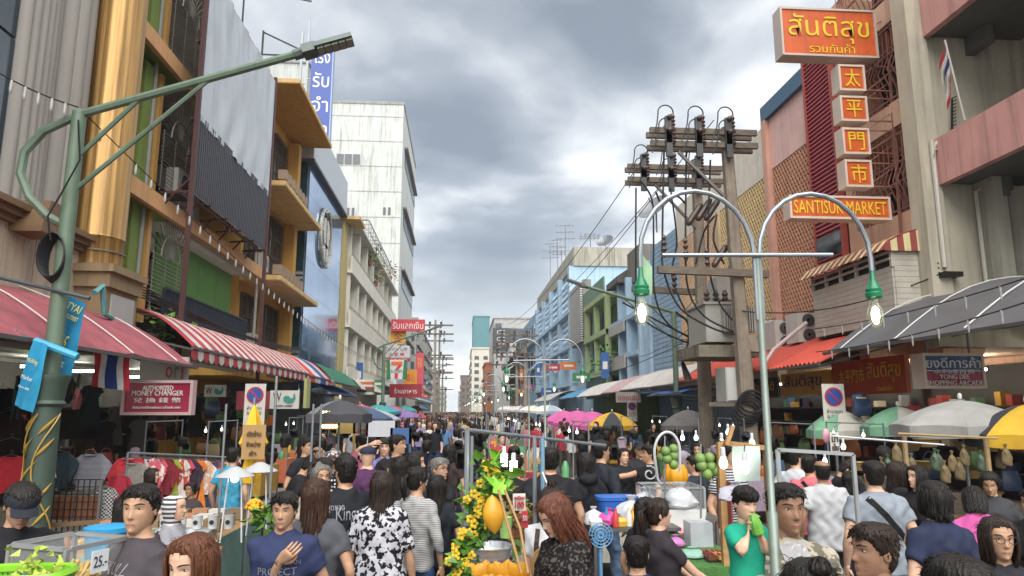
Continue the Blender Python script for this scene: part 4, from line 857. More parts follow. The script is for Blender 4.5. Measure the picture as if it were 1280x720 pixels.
def arch_lamp(label, X, Y, hi=True, group=None):
    b = thing('arched_lamp', label, 'market lamp', (X, Y, 0), group=group); r = .273; zt = 2.86
    MB().lathe([(.023, 0), (.023, 1.7), (.016, 1.71), (.016, zt)], 10, (X, Y, 0)).build('pole', GPG, b)
    for s in (-1, 1):
        q = [V((X+s*.012, Y, zt-.3)), V((X+s*.012, Y, zt))]+[V((X+s*(.012+r-r*math.cos(PI*i/12)), Y, zt+r*1.15*math.sin(PI*i/12))) for i in range(1, 13)]
        q.append(q[-1]+V((0, 0, -.06))); MB().tube(q, .0115, 8).build('arch_arm', GPIPE, b); pendant(b, q[-1]+V((0, 0, -.085)), .95, hi)
    MB().tube([(X-.46, Y-.02, zt-.005), (X+.36, Y-.02, zt+.01)], .010, 8).build('cross_bar', GPIPE, b)
    return b
arch_lamp('nearest arched pipe lamp with two green hooded bulbs in front of the camouflage jacket', 1.385, 3.15)
for k, (x, y) in enumerate(((1.23, 10.3), (1.5, 15.5), (1.25, 21), (1.3, 27), (1.25, 34), (1.3, 42), (1.2, 51), (1.2, 62), (1.1, 75))):
    arch_lamp(('second arched pipe lamp over the mango stall frame', 'third arched pipe lamp beyond the mango stall frame')[k] if k < 2 else 'small arched pipe lamp glowing in the receding line', x, y, k < 2, 'arched lamps receding down the market' if k > 1 else None)
g = [[U(803+3*j, 318+9*i+j*4, Y=3.17)+V((0, .004*math.sin(i+j), 0)) for j in range(5)] for i in range(5)]; MB().sheet(g, .002).solo('plastic_scrap', cloth('8fb08f'), 'scrap of pale green plastic sheet tied at the left bulb', 'plastic sheet')
# ---------------------------------------------------------------- signs
def sign(label, a, b_, Y, bg, lines, depth=.14, edge=None, rot=0, fr=None, name='shop_sign', cat='sign'):
    'board facing the camera between two pixel corners at distance Y; lines = (text, centre u, centre v, w, h, material)'
    p, q = U(a[0], a[1], Y=Y), U(b_[0], b_[1], Y=Y); w_, h_ = q.x-p.x, p.z-q.z; c = (p+q)/2; c.y = Y
    s = thing(name, label, cat, c-V((0, 0, h_/2))); Rm = MX.Translation(c) @ MX.Rotation(R(rot), 4, 'Z')
    m_ = MB(Rm); m_.box((0, depth/2, 0), (w_, depth, h_)); m_.build('board', bg, s)
    if fr:
        for u in (-1, 1):
            MB(Rm).box((u*(w_/2-.0), depth/2-.01, 0), (.05, depth+.04, h_+.05)).build('frame_side', fr, s); MB(Rm).box((0, depth/2-.01, u*h_/2), (w_-.05, depth+.036, .05)).build('frame_rail', fr, s)
    for t, u, v, tw, th, m in lines: text(t, Rm @ frame(((u-.5)*w_, -.004, (.5-v)*h_), (1, 0, 0), (0, 0, 1)), w_*tw, h_*th, m, s, th=.015)
    return s, p, q, Rm
SO, SY, SW = paint('c2561f', rough=.5, streak=.35, var=.16), paint('e0b832', rough=.4), paint('d9d7d2'); SPALE = paint('c9b7a8')
s, p, q, Rm = sign('big orange sign with yellow Thai letters high on the right', (975, 10), (1097, 72), 14.6, SO, [('สันติสุข', .5, .42, .86, .62, SY), ('รวมกันค้า', .52, .84, .48, .2, SY)], .35, fr=paint('b9aaa0'))
text('สันติสุข', Rm @ frame((.012, -.001, (.5-.415)*(p.z-q.z)), (1, 0, 0), (0, 0, 1)), (q.x-p.x)*.88, (p.z-q.z)*.65, mat('sign shade brown', '7a4a12'), s, th=.004)
for k, (ch, x0, x1, y0, y1) in enumerate((('太', 1048, 1081, 82, 113), ('平', 1050, 1084, 121, 151), ('門', 1053, 1087, 161, 192), ('市', 1056, 1090, 201, 233))):
    nmz = ('topmost of the four', 'second from the top', 'third from the top', 'lowest of the four')[k]
    sign('small orange box sign with a yellow Chinese character, '+nmz, (x0, y0), (x1, y1), 14.6, SO, [(ch, .52, .5, .62, .74, SY)], .3, fr=SPALE)
sign('long low orange sign with yellow English capitals beneath the small boxes', (987, 245), (1113, 274), 14.6, SO, [('SANTISUK MARKET', .5, .5, .93, .62, SY)], .3, fr=SPALE)
tr = thing('sign_truss', 'rusty pink steel truss holding the orange market signs to the building', 'truss', U(1115, 260, Y=14.75))
for px0, px1 in ((1106, 1126), (1122, 1133)):
    a, c_ = U(px0, 2, Y=14.8), U(px1, 292, Y=14.8); MB().beam(a, c_, .05).build('upright', RIR, tr)
m_ = MB()
for i in range(11):
    t = i/10; a, c_ = U(lerp(1106, 1126, t), lerp(4, 290, t), Y=14.8), U(lerp(1124, 1133, t), lerp(20, 290, min(1, t+.05)), Y=14.8); m_.beam(a, c_, .025)
m_.build('lattice_bar', RIR, tr, kind='stuff')
for y in (38, 82, 112, 122, 150, 162, 190, 203, 232, 262):
    a, c_ = U(1060, y, Y=14.85), U(1118, y+2, Y=14.85); MB().beam(a, c_, .03).build('arm', RIR, tr); MB().beam(U(1085, y, Y=14.87), U(1116, y-22, Y=14.87), .022).build('brace', RIR, tr)
# Yong Dee arcade box sign
DBL, DRD, WT = paint('244d78', rough=.3), paint('8a2446', rough=.3), paint('d6d0cc', rough=.3)
s, p, q, Rm = sign('blue and maroon box sign with white lettering under the grey awning', (1153, 443), (1231, 484), 11.9, DRD, [('ยงดีการค้า', .5, .24, .93, .34, WT), ('水利成百貨', .5, .52, .7, .13, WT), ('YONG DEE', .5, .68, .5, .15, WT), ('SHOPPING ARCADE', .5, .87, .95, .15, WT)], .3, fr=SPALE)
MB(Rm).box((0, -.0, (p.z-q.z)*.24), ((q.x-p.x)*.98, .012, (p.z-q.z)*.44)).build('blue_field', DBL, s)
MB(Rm).box((0, -.003, (p.z-q.z)*.0), ((q.x-p.x)*.98, .012, .012)).build('white_line', WT, s)
for u in (-.4, .4): MB(Rm).beam((u, .1, .5*(p.z-q.z)), (u, .1, .5*(p.z-q.z)+.45), .025).build('hanger', STEEL, s)
# signs on the right shop fronts (facing the street)
def front_sign(label, x, y0, y1, z0, z1, bg, lines, nx=-1):
    s = thing('shop_sign', label, 'sign', (x, (y0+y1)/2, z0)); MB().bx((min(x, x-.1*nx), y0, z0), (max(x, x-.1*nx), y1, z1)).build('board', bg, s)
    for t, u, v, w_, h, m in lines:
        y = lerp(y1, y0, u) if nx < 0 else lerp(y0, y1, u); text(t, frame((x+.008*nx, y, lerp(z1, z0, v)), (0, nx, 0), (0, 0, 1)), (y1-y0)*w_, (z1-z0)*h, m, s)
    return s
zf = lambda y, x: U(x, y, X=9.3).z
front_sign('yellow shop sign with dark blue Thai letters under the orange awning', 9.3, 17.2, 20.0, 2.55, 3.15, paint('c69a34'), [('สันติสุข', .45, .45, .75, .7, paint('23406a'))])
front_sign('orange red shop sign with gold Chinese and Thai letters beside the yellow one', 9.3, 14.2, 17.15, 2.5, 3.3, paint('b04a24'), [('太平門市', .3, .45, .38, .4, SY), ('สันติสุข', .74, .4, .42, .6, SY), ('รวมกันค้า', .74, .85, .2, .15, SY)])
front_sign('dark sign with gold lattice lettering at the far end of the orange awning', 9.3, 20.3, 22.2, 2.5, 3.1, mat('dark sign', '2a2620'), [('ร้านสันติ', .5, .4, .8, .5, SY)])
sign('grey sign with dark red Thai letters reading toys', (770, 490), (801, 503), 30, paint('8d8580'), [('ของเล่น', .5, .5, .85, .6, paint('7c2b34'))], .1)
# no parking signs
def noparking(label, px, py, Y, w=.46, h=.95, r=.19, post=True):
    P_ = U(px, py, Y=Y); b = thing('no_parking_sign', label, 'road sign', (P_.x, Y, .12)); x, z = P_.x, P_.z
    MB().bx((x-w/2, Y, z-h+r*1.35), (x+w/2, Y+.02, z+r*1.35)).build('board', paint('c9c6be'), b)
    disc = lambda a, d: MB().lathe([(0.001, -.004), (a, -.004), (a, .004), (.001, .004)], 24, (x, Y-d, z), MX.Rotation(PI/2, 3, 'X'))
    disc(r, .006).build('red_ring', paint('b5303a'), b); disc(r*.82, .012).build('blue_disc', paint('2f4f9c'), b)
    MB().box((x, Y-.018, z), (r*1.64, .006, r*.16), MX.Rotation(R(45), 3, 'Y')).build('red_slash', paint('b5303a'), b)
    text('ห้ามจอด', frame((x, Y-.004, z-r*1.5), (1, 0, 0), (0, 0, 1)), w*.7, .09, paint('333333'), b, th=.004); text('06.00-22.00', frame((x, Y-.004, z-r*2.1), (1, 0, 0), (0, 0, 1)), w*.7, .08, paint('333333'), b, th=.004)
    if post: MB().tube([(x, Y+.05, .1), (x, Y+.05, z+.2)], .03, 8).build('post', GPIPE, b)
noparking('no parking sign with blue and red disc on the left pavement', 319, 494, 16.5); noparking('no parking sign hung under the grey awning on the right', 1042, 496, 13.8); noparking('small distant no parking sign beside the yellow and black umbrella', 790, 508, 33)
# left signs
MRN = paint('8c1f3c', rough=.35); sign('maroon sign reading AUTHORIZED MONEY CHANGER hung below the pink awning', (154, 477), (240, 517), 12.6, MRN, [('AUTHORIZED', .5, .2, .45, .15, WT), ('MONEY CHANGER', .5, .36, .75, .16, WT), ('兌 換 錢 幣', .5, .58, .7, .16, WT), ('รับแลกเปลี่ยนเงินตราต่างประเทศ', .5, .8, .7, .09, WT)], .1, rot=-6, fr=paint('b59a9c'))
s, *_ = sign('white shop sign ending in pink and green letters ori behind the money changer', (176, 446), (233, 481), 14.2, paint('aaa8a3'), [('o', .62, .55, .14, .42, paint('a8475c')), ('r', .78, .55, .09, .42, paint('6d8a4c')), ('i', .9, .5, .04, .6, paint('a8475c'))], .08)
def whale(s, Rm, w_, h_, cx, cz):
    W_ = [(-.5, .1), (-.45, -.25), (-.1, -.5), (.3, -.4), (.5, 0), (.42, .5), (.3, .35), (.32, .05), (.1, .0), (-.1, .25), (-.35, .25)]
    MB(Rm @ frame((cx, -.012, cz), (1, 0, 0), (0, 0, 1))).prism([(x*w_, y*h_) for x, y in W_], .012).build('whale_mark', paint('2f7f74'), s)
s, p, q, Rm = sign('small white sign with a W and a green whale over a shop door', (256, 481), (281, 496), 18.5, paint('b9b8b2'), [('W', .22, .5, .3, .55, paint('3a3634'))], .08); whale(s, Rm, (q.x-p.x)*.45, (p.z-q.z)*.7, (q.x-p.x)*.2, 0)
s, p, q, Rm = sign('larger white sign with a W and a green whale beside the no parking sign', (338, 488), (373, 511), 17.5, paint('b9b8b2'), [('W', .25, .35, .28, .45, paint('3a3634')), ('swim wear', .5, .82, .6, .14, paint('5a5552'))], .08); whale(s, Rm, (q.x-p.x)*.42, (p.z-q.z)*.55, (q.x-p.x)*.18, .03)
sign('dark red square sign behind the no parking sign', (296, 489), (336, 512), 18.2, paint('7c2a38'), [('SALE', .5, .5, .5, .4, WT)], .08)
front_sign('small yellow green banner hung at the end of the striped awning', -5.2, 24.6, 25.2, 2.2, 3.2, paint('a3a86c'), [], 1)
fl = thing('flag', 'large Thai flag hanging flat below the pink awning', 'flag', U(140, 486, Y=11.6))
for k, (c, a, d_) in enumerate((('a8303c', 0, .17), ('c4c2c0', .17, .34), ('2a3f78', .34, .66), ('c4c2c0', .66, .83), ('a8303c', .83, 1))):
    A_, B_, C_, D_ = U(118, 440, Y=11.6), U(163, 446, Y=11.6), U(161, 489, Y=11.6), U(116, 483, Y=11.6)
    g = [[A_.lerp(D_, i/6).lerp(B_.lerp(C_, i/6), lerp(a, d_, j/3))+V((0, .03*math.sin(i*.8+4*lerp(a, d_, j/3)), 0)) for j in range(4)] for i in range(7)]; MB().sheet(g, .004).build('flag_stripe', cloth(c), fl)
# signs down the left
REDS = paint('b02a38', rough=.4)
sign('red Thai shop sign topmost of the sign stack on the left', (489, 399), (531, 414), 58, REDS, [('รับแลกเงิน', .5, .5, .9, .62, WT)], .3)
sign('yellow square sign with a red Chinese gold character under the red sign', (488, 413), (507, 430), 58.5, paint('d6a12c'), [('金', .5, .5, .6, .75, REDS)], .3)
sign('white hotel sign with purple Thai and red Chinese letters', (479, 432), (512, 447), 57, paint('b8b4b4'), [('โอกะ บุรี', .5, .3, .8, .35, paint('70506a')), ('大 家 樂', .5, .72, .6, .3, REDS)], .3); sign('thin red strip sign with white English letters under the hotel sign', (478, 447.6), (511, 452), 57, REDS, [('OKA BURI HOTEL', .5, .5, .92, .65, WT)], .3)
s, p, q, Rm = sign('convenience store sign with a big striped 7 on white and green', (484, 450), (508, 474), 55, paint('c9cac6'), [], .3); w_, h_ = q.x-p.x, p.z-q.z
for sx in (-1, 1): MB(Rm).prism([(sx*x*w_, y*h_) for x, y in ((.5, .52), (.36, .52), (.30, -.5), (.5, -.5))][::sx], .36, frame((0, .33, 0), (1, 0, 0), (0, 0, 1))).build('green_side', paint('1e6f4a'), s)
F7 = Rm @ frame((0, -.03, 0), (1, 0, 0), (0, 0, 1))
MB(F7).prism([(x*w_, y*h_) for x, y in ((-.28, .42), (.28, .42), (.28, .25), (-.28, .25))], .03).build('seven_bar', paint('d8601e'), s); MB(F7).prism([(x*w_, y*h_) for x, y in ((.10, .25), (.28, .25), (.08, .02), (-.08, .02))], .03).build('seven_stem', paint('c22a2e'), s); MB(F7).prism([(x*w_, y*h_) for x, y in ((-.09, -.18), (.07, -.18), (.07, -.45), (-.09, -.45))], .03).build('seven_foot', paint('c22a2e'), s)
text('ELEVEN', Rm @ frame((0, -.03, -.08*h_), (1, 0, 0), (0, 0, 1)), .56*w_, .15*h_, paint('1e6f4a'), s)
sign('yellow and red round topped food sign behind the convenience store sign', (505, 462), (521, 482), 62, paint('cf8a2a'), [('点心', .5, .5, .7, .5, REDS)], .3); sign('tall pink red vertical sign beside the power pole', (520, 441), (529, 482), 63, paint('c24a5a'), [('茶 楼', .5, .3, .5, .3, SY)], .3)
sign('wide dark red box sign below the food sign', (487, 480), (527, 497), 60, paint('8f1f30'), [('ร้านอาหาร', .5, .5, .7, .4, SW)], .4)
for k, z in enumerate((3.2, 3.5, 3.8)): pass
st = thing('shop_fascia', 'convenience store fascia with orange, white and green stripes', 'shop front', (-6.4, 50, 2.9))
for k, c in enumerate(('c9c5bc', 'c4652e', 'c9c5bc', 'a03030', '2a6a4a', 'c9c5bc')): MB().bx((-6.6+.002*k, 46, 3.9-k*.16), (-5.6, 47, 4.05-k*.16)).build('stripe', paint(c), st)
# ---------------------------------------------------------------- umbrellas
def umbrella(label, px, py, Y, Rr, H, cols, rim=.14, n=8, post=True, group=None, zr=None, rot=0.2, post_m=None):
    P_ = U(px, py, Y=Y); b = thing('umbrella', label, 'umbrella', (P_.x, Y, 0), group=group); zt = P_.z
    for i in range(n):
        a0, a1 = rot+2*PI*i/n, rot+2*PI*(i+1)/n; g = []
        for k in range(6):
            u = k/5; row = []
            for j in range(5):
                a = lerp(a0, a1, j/4); sc_ = 1-.06*math.sin(PI*j/4)*u; row.append((P_.x+Rr*u*sc_*math.cos(a), Y+Rr*u*sc_*math.sin(a), zt-H*(.35*u+.65*u*u)+.02*math.sin(PI*j/4)*u))
            g.append(row)
        g.append([(x, y, z-rim*(1+.25*math.sin(PI*j/4))) for j, (x, y, z) in enumerate(g[-1])])
        MB().sheet(g, .006).build('canopy_panel', cols[i % len(cols)], b); MB().tube([V(g[k][0])-V((0, 0, .02)) for k in range(6)], .008, 4).build('rib', STEEL, b)
    MB().tube([(P_.x, Y, 0.0), (P_.x, Y, zt+.05)], .022, 8).build('pole', post_m or GPIPE, b); MB().ell((P_.x, Y, zt+.05), (.03, .03, .05), 8, 6).build('finial', plas('c9c9c4'), b)
    return b, P_
UG, UW, UGY, UY, UB, UP, UN = (M_(c, streak=.15) for c in ('6f9f80', 'b9b6ab', '93938f', 'c39a2a', '2c3136', 'b8548c', '3a3b40'))
umbrella('green and white market umbrella left of the other green one', 1049, 512, 14.0, .66, .42, (UG, UG, UW, UG, UG, UW, UW, UG)); umbrella('green and white market umbrella nearer the grey one', 1122, 508, 12.6, .66, .38, (UG, UG, UW, UG, UG, UW, UW, UG))
b, P_ = umbrella('large grey white market umbrella with a square red emblem', 1200, 500, 9.6, .92, .36, (UGY,), n=8)
for (dx, dy, w_, h_, c) in ((-.10, -.55, .30, .2, '6f706f'), (-.04, -.60, .22, .14, '8f2f3c'), (.3, -.5, .2, .13, '707070')):
    F = frame((P_.x+dx, 9.6+dy-.06, P_.z-.185-(.14 if c != '8f2f3c' else .128)+(.02 if dx > .2 else 0)), (1, .15, 0), (0, .85, .38)); MB(F).prism([(-w_/2, -h_/2), (w_/2, -h_/2), (w_/2, h_/2), (-w_/2, h_/2)], .006).build('emblem', paint(c), b)
umbrella('yellow and black market umbrella cut by the right edge', 1283, 505, 8.8, .72, .40, (UB, UB, UY, UB, UY, UB, UY, UB), rot=.2)
for k, (px, py, Y, r) in enumerate(((705, 513, 36, 1.1), (722, 513, 31, 1.15), (740, 514, 28, 1.1))): umbrella(('leftmost pink umbrella of the three', 'middle pink umbrella of the three', 'rightmost pink umbrella next to the yellow and black one')[k], px, py, Y, r, .55, (UP,), group='pink umbrellas')
umbrella('yellow and black umbrella beyond the fruit stall', 765, 515, 26, .95, .5, (UY, UB, UY, UY)); umbrella('dark umbrella over glowing stall bulbs on the left', 425, 500, 14, .62, .28, (UN, UN, UN, mat('umbrella grey panel', '77777a')), rot=.9)
for k, (px, py, Y, c, lb) in enumerate(((452, 508, 30, '41526e', 'navy striped parasol in the left row'), (505, 513, 48, '7d5f95', 'violet parasol in the left row'), (470, 512, 38, 'a0a5ac', 'pale grey parasol in the left row'), (520, 516, 60, 'a33a48', 'small red parasol in the left row'), (860, 512, 22, '6a6663', 'brown grey umbrella beside the right lamp post'))): umbrella(lb, px, py, Y, 1.3 if k < 4 else .9, .5, (M_(c, streak=.1),))
# ---------------------------------------------------------------- clothes shops on the left
TEE = [(-.12, 0), (-.2, -.02), (-.40, -.22), (-.33, -.31), (-.23, -.22), (-.24, -.68), (.24, -.68), (.23, -.22), (.33, -.31), (.40, -.22), (.2, -.02), (.12, 0), (.06, -.04), (-.06, -.04)]
DRS = [(-.10, 0), (-.17, -.02), (-.26, -.16), (-.19, -.2), (-.16, -.3), (-.27, -.95), (.27, -.95), (.16, -.3), (.19, -.2), (.26, -.16), (.17, -.02), (.10, 0)]
PRO = {}
def garment(kind, m, loc, rz, label, group=None, s=1):
    if kind not in PRO:
        P2 = TEE if kind == 't_shirt' else DRS; bm = bmesh.new(); f = bm.faces.new([bm.verts.new((x, 0, z)) for x, z in P2]); bmesh.ops.triangulate(bm, faces=[f])
        bmesh.ops.subdivide_edges(bm, edges=bm.edges[:], cuts=2); 
        for v in bm.verts: v.co.y = .02*math.sin(v.co.x*26+v.co.z*5)+.015*math.sin(v.co.z*14)
        r = bmesh.ops.solidify(bm, geom=bm.faces[:], thickness=.035); me = bpy.data.meshes.new(kind); bm.to_mesh(me); bm.free(); me.materials.append(None)
        h = MB(); h.tube([(-.17, 0, -.02), (0, 0, .035), (.17, 0, -.02)], .006, 4); h.tube([(0, 0, .035)]+arc((0, 0, .08), .028, -PI/2, PI*.8, 6), .005, 4); PRO[kind] = (me, h.mesh('hanger', STEEL))
    r = thing(kind, label, 'clothing', loc, rz, group, local=True); r.scale = (s, s, s)
    o = link('cloth', PRO[kind][0], r); o.material_slots[0].link = 'OBJECT'; o.material_slots[0].material = m; link('hanger', PRO[kind][1], r); return r
def stripes(t, vec, c, col=(.06, .06, .08), sc=14., ax='Z'):
    wv = nn(t, 'ShaderNodeTexWave', bands_direction=ax); wv.inputs['Scale'].default_value = sc; wv.inputs['Distortion'].default_value = .6; t.links.new(vec, wv.inputs['Vector']); return mixc(t, ramp(t, wv.outputs[0], [(.45, (0, 0, 0)), (.55, (1, 1, 1))]), c, col)
def blot(t, vec, c, col=(.5, .45, .4), sc=16., th=.52):
    n = nn(t, 'ShaderNodeTexNoise'); n.inputs['Scale'].default_value = sc; n.inputs['Detail'].default_value = 3; t.links.new(vec, n.inputs['Vector']); return mixc(t, ramp(t, n.outputs[0], [(th, (0, 0, 0)), (th+.03, (1, 1, 1))]), c, col)
def checks(t, vec, c, col=(.03, .03, .04), sc=30.):
    n = nn(t, 'ShaderNodeTexChecker'); n.inputs['Scale'].default_value = sc; t.links.new(vec, n.inputs['Vector']); return mixc(t, n.outputs['Fac'], c, col)
def dots(t, vec, c, col=(.6, .6, .58), sc=26., th=.3):
    n = nn(t, 'ShaderNodeTexVoronoi'); n.inputs['Scale'].default_value = sc; n.inputs['Randomness'].default_value = .25; t.links.new(vec, n.inputs['Vector']); return mixc(t, ramp(t, n.outputs['Distance'], [(th-.02, (1, 1, 1)), (th+.02, (0, 0, 0))]), c, col)
def pc(name, c, f, **k): return mat('printed '+name, c, rough=.85, var=.1, bump=.1, bsc=30, spec=.2, pat=lambda t, v, o: f(t, v, o, **k))
FLOW = lambda n, c, d: pc(n, c, blot, col=lin(d), sc=11)
for px, py, Y, m, lb, kd in ((14, 570, 9.6, cloth('a52a34'), 'plain red t-shirt hung at the left edge', 't_shirt'), (74, 565, 9.9, cloth('26343c'), 'dark teal t-shirt hung right of the green lamp post', 't_shirt'), (60, 570, 10.3, cloth('8d9092'), 'light grey t-shirt half hidden by the green lamp post', 't_shirt'), (115, 567, 10.0, pc('grey stripe', '8f9198', stripes), 'grey and navy striped t-shirt above the wire rack', 't_shirt'), (132, 610, 9.5, pc('houndstooth', 'a5a4a0', checks), 'black and white checked dress by the wire rack', 'dress'), (166, 578, 10.8, cloth('8b8882'), 'pale grey top at the left end of the long rail', 't_shirt'), (150, 595, 10.2, cloth('9c2c3c'), 'crimson dress hanging above the blue tub', 'dress')):
    garment(kd, m, U(px, py, Y=Y), 0, lb, 'clothes hung at the left shop', .68)
wr = thing('wire_rack', 'black wire grid rack with wooden boards below the hanging shirts', 'rack', U(92, 660, Y=9.4)); A_, B_ = U(62, 600, Y=9.4), U(122, 655, Y=9.4)
m_ = MB(); [m_.beam((lerp(A_.x, B_.x, i/9), 9.4, A_.z), (lerp(A_.x, B_.x, i/9), 9.4, B_.z-.3), .012) for i in range(10)]; [m_.beam((A_.x, 9.4, lerp(A_.z, B_.z, i/6)), (B_.x, 9.4, lerp(A_.z, B_.z, i/6)), .012) for i in range(7)]; m_.build('wire_grid', BLK, wr)
for k in range(2): x = lerp(A_.x, B_.x, k*.5); MB().bx((x+.02, 9.44, B_.z+.05), (x+(B_.x-A_.x)*.5-.02, 9.47, B_.z+.33)).build('wooden_board', mat('plywood', '7a4a2c', rough=.7, var=.2, stretch=(1, 1, 6)), wr)
MB().beam((A_.x, 9.3, B_.z), (B_.x+.2, 9.3, B_.z+.05), .05).build('bench_edge', mat('bench wood', '6a5238'), wr); [MB().beam((x, 9.4, 0), (x, 9.4, A_.z), .03).build('post', STEEL, wr) for x in (A_.x, B_.x)]
Rl = thing('clothes_rail', 'long steel clothes rail full of bright garments at the left shops', 'clothes rail', (-4.6, 11.2, .12)); r0, r1 = U(160, 566, Y=10.8), U(292, 572, Y=12.3)
MB().tube([r0, r1], .016, 8).build('rail', GPIPE, Rl); [MB().tube([(p.x, p.y, 0), p], .018, 8).build('post', GPIPE, Rl) for p in (r0, r1)]
gc = [('b3343c', 'red'), ('b8b0aa', 'cream'), ('2f4c94', 'blue and red'), ('c45a68', 'coral'), ('9c9ca0', 'silver grey'), ('c4606c', 'rose'), ('7a2a34', 'wine'), ('1f2024', 'black'), ('9aa63c', 'lime'), ('b9443a', 'tomato'), ('cfc6bc', 'ivory'), ('c24f70', 'pink'), ('3d3340', 'plum'), ('b83a34', 'scarlet'), ('d07a34', 'orange'), ('c9a38a', 'peach'), ('4a6a72', 'teal'), ('2a2c36', 'charcoal'), ('8c3b50', 'berry'), ('5a7a4a', 'moss'), ('394a6c', 'navy'), ('a8a09a', 'stone'), ('c06a2a', 'rust'), ('2c2c2c', 'coal')]
for i, (c, nm) in enumerate(gc):
    p = r0.lerp(r1, (i+.5)/len(gc))-V((0, 0, .07)); garment('dress' if i % 3 else 't_shirt', FLOW('g'+c, c, ('d8d0c8', '20201f', 'c03040')[i % 3]) if i % 2 else cloth(c), p, R(random.uniform(25, 70)), nm+(' patterned' if i % 2 else '')+(' dress' if i % 3 else ' top')+' on the long clothes rail', 'clothes on the long rail', .78)
DKC = [cloth(c) for c in ('1c1d20', '2a2326', '1f2a2c', '33272a', '242424', '3a2f2a', '5a2a30', '4a4a48')]
for i in range(60):
    y = random.uniform(5, 28); kd = random.choice(('t_shirt', 'dress')); ci = random.randrange(8); zz_ = random.uniform(1.5, 2.9); garment(kd, DKC[ci], (random.uniform(-9.6, -7.3), y, zz_), R(random.uniform(20, 110)), ('black', 'dark plum', 'dark teal', 'dark brown', 'coal', 'umber', 'wine red', 'grey')[ci]+(' dress' if kd == 'dress' else ' top')+(' hung high' if zz_ > 2.2 else ' hung low')+' in the shade behind the '+('pink' if y < 14.4 else 'striped' if y < 25 else 'flag striped')+' awning', 'dark clothes inside the left shops', .9)
BAGN = ('red', 'orange', 'brown', 'navy', 'sand', 'green'); BAG = [plas(c) for c in ('8a2c34', 'b5642a', '6a4a2c', '2a3c5a', '9a8a6a', '4a6a3a')]
def bag(loc, m, label, group, s=1.):
    b = thing('handbag', label, 'bag', loc, 0, group, local=True); b.scale = (s,)*3
    MB().loft([[V((.16*k*math.copysign(abs(math.cos(a))**.6, math.cos(a)), .06*k2*math.copysign(abs(math.sin(a))**.6, math.sin(a)), z)) for a in [2*PI*j/12 for j in range(12)]] for k, k2, z in ((.8, .8, -.42), (1, 1, -.38), (.95, .95, -.25), (.8, .3, -.14))]).build('bag_body', m, b); MB().tube(arc((0, 0, -.15), .11, 0, PI, 8), .008, 5).build('handle', m, b)
for i in range(24): ci, y = random.randrange(6), random.uniform(7, 26); bag((random.uniform(-7.2, -6.0), y, random.uniform(1.4, 2.7)), BAG[ci], BAGN[ci]+' bag hung up for sale below the '+('pink awning' if y < 14.4 else 'near half of the striped awning' if y < 20 else 'far half of the striped awning'), 'bags below the left awnings', random.uniform(.8, 1.3))
for i in range(26): ci, y = random.randrange(6), random.uniform(8, 22); bag((random.uniform(7.6, 9.4), y, random.uniform(1.3, 2.6)), BAG[ci], BAGN[ci]+' bag hung up for sale below the '+('grey awning' if y < 14.2 else 'orange red awning'), 'bags below the right awnings', random.uniform(.8, 1.4))
# lit and dark shop backs
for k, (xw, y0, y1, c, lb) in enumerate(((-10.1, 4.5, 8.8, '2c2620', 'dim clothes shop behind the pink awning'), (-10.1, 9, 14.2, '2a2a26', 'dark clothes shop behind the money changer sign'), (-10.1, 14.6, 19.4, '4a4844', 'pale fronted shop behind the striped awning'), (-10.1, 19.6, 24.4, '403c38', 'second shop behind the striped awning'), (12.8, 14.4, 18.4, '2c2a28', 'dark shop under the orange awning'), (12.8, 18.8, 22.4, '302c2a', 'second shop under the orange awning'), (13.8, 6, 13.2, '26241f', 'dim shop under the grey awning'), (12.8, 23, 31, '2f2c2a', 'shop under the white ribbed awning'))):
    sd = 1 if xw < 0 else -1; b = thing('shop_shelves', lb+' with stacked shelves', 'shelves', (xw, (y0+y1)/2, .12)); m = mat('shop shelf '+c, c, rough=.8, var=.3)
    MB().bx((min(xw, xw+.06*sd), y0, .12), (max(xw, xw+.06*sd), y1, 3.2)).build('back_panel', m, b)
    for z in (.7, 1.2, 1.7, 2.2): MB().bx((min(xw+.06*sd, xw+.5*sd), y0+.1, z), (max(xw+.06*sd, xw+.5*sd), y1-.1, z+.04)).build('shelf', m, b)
    for q in range(2): MB().bx((xw+sd*.9-.3, lerp(y0, y1, .3+.4*q), 3.05), (xw+sd*.9+.3, lerp(y0, y1, .3+.4*q)+.06, 3.1)).build('tube_lamp', mat('added fill tube', 'f4f0e0', emis=22), b)  # glowing tubes added to brighten the dark shop interiors
    gcs = [plas(x) for x in ('8c3a34', 'c2b8a0', '3a5a7c', 'b08a3a', '4a6a4a', '7a5a7a', 'a8a8a8')]
    for i in range(22):
        y = lerp(y0+.3, y1-.4, random.random()); z = random.choice((.74, 1.24, 1.74, 2.24)); h = random.uniform(.15, .38); w_ = random.uniform(.12, .3)
        m_ = MB(); m_.bx((0, 0, 0), (.25, w_, h)); ci = random.randrange(7); o = m_.solo('carton', gcs[ci], ('red', 'cream', 'blue', 'ochre', 'green', 'mauve', 'grey')[ci]+' box on the '+('lowest', 'second', 'third', 'top')[int((z-.74)/.49)]+' shelf of the '+lb, 'box', 'boxes on the shelves of the '+lb, base=V((0, 0, 0))); o.location = (xw+sd*.28-.12, y, z)
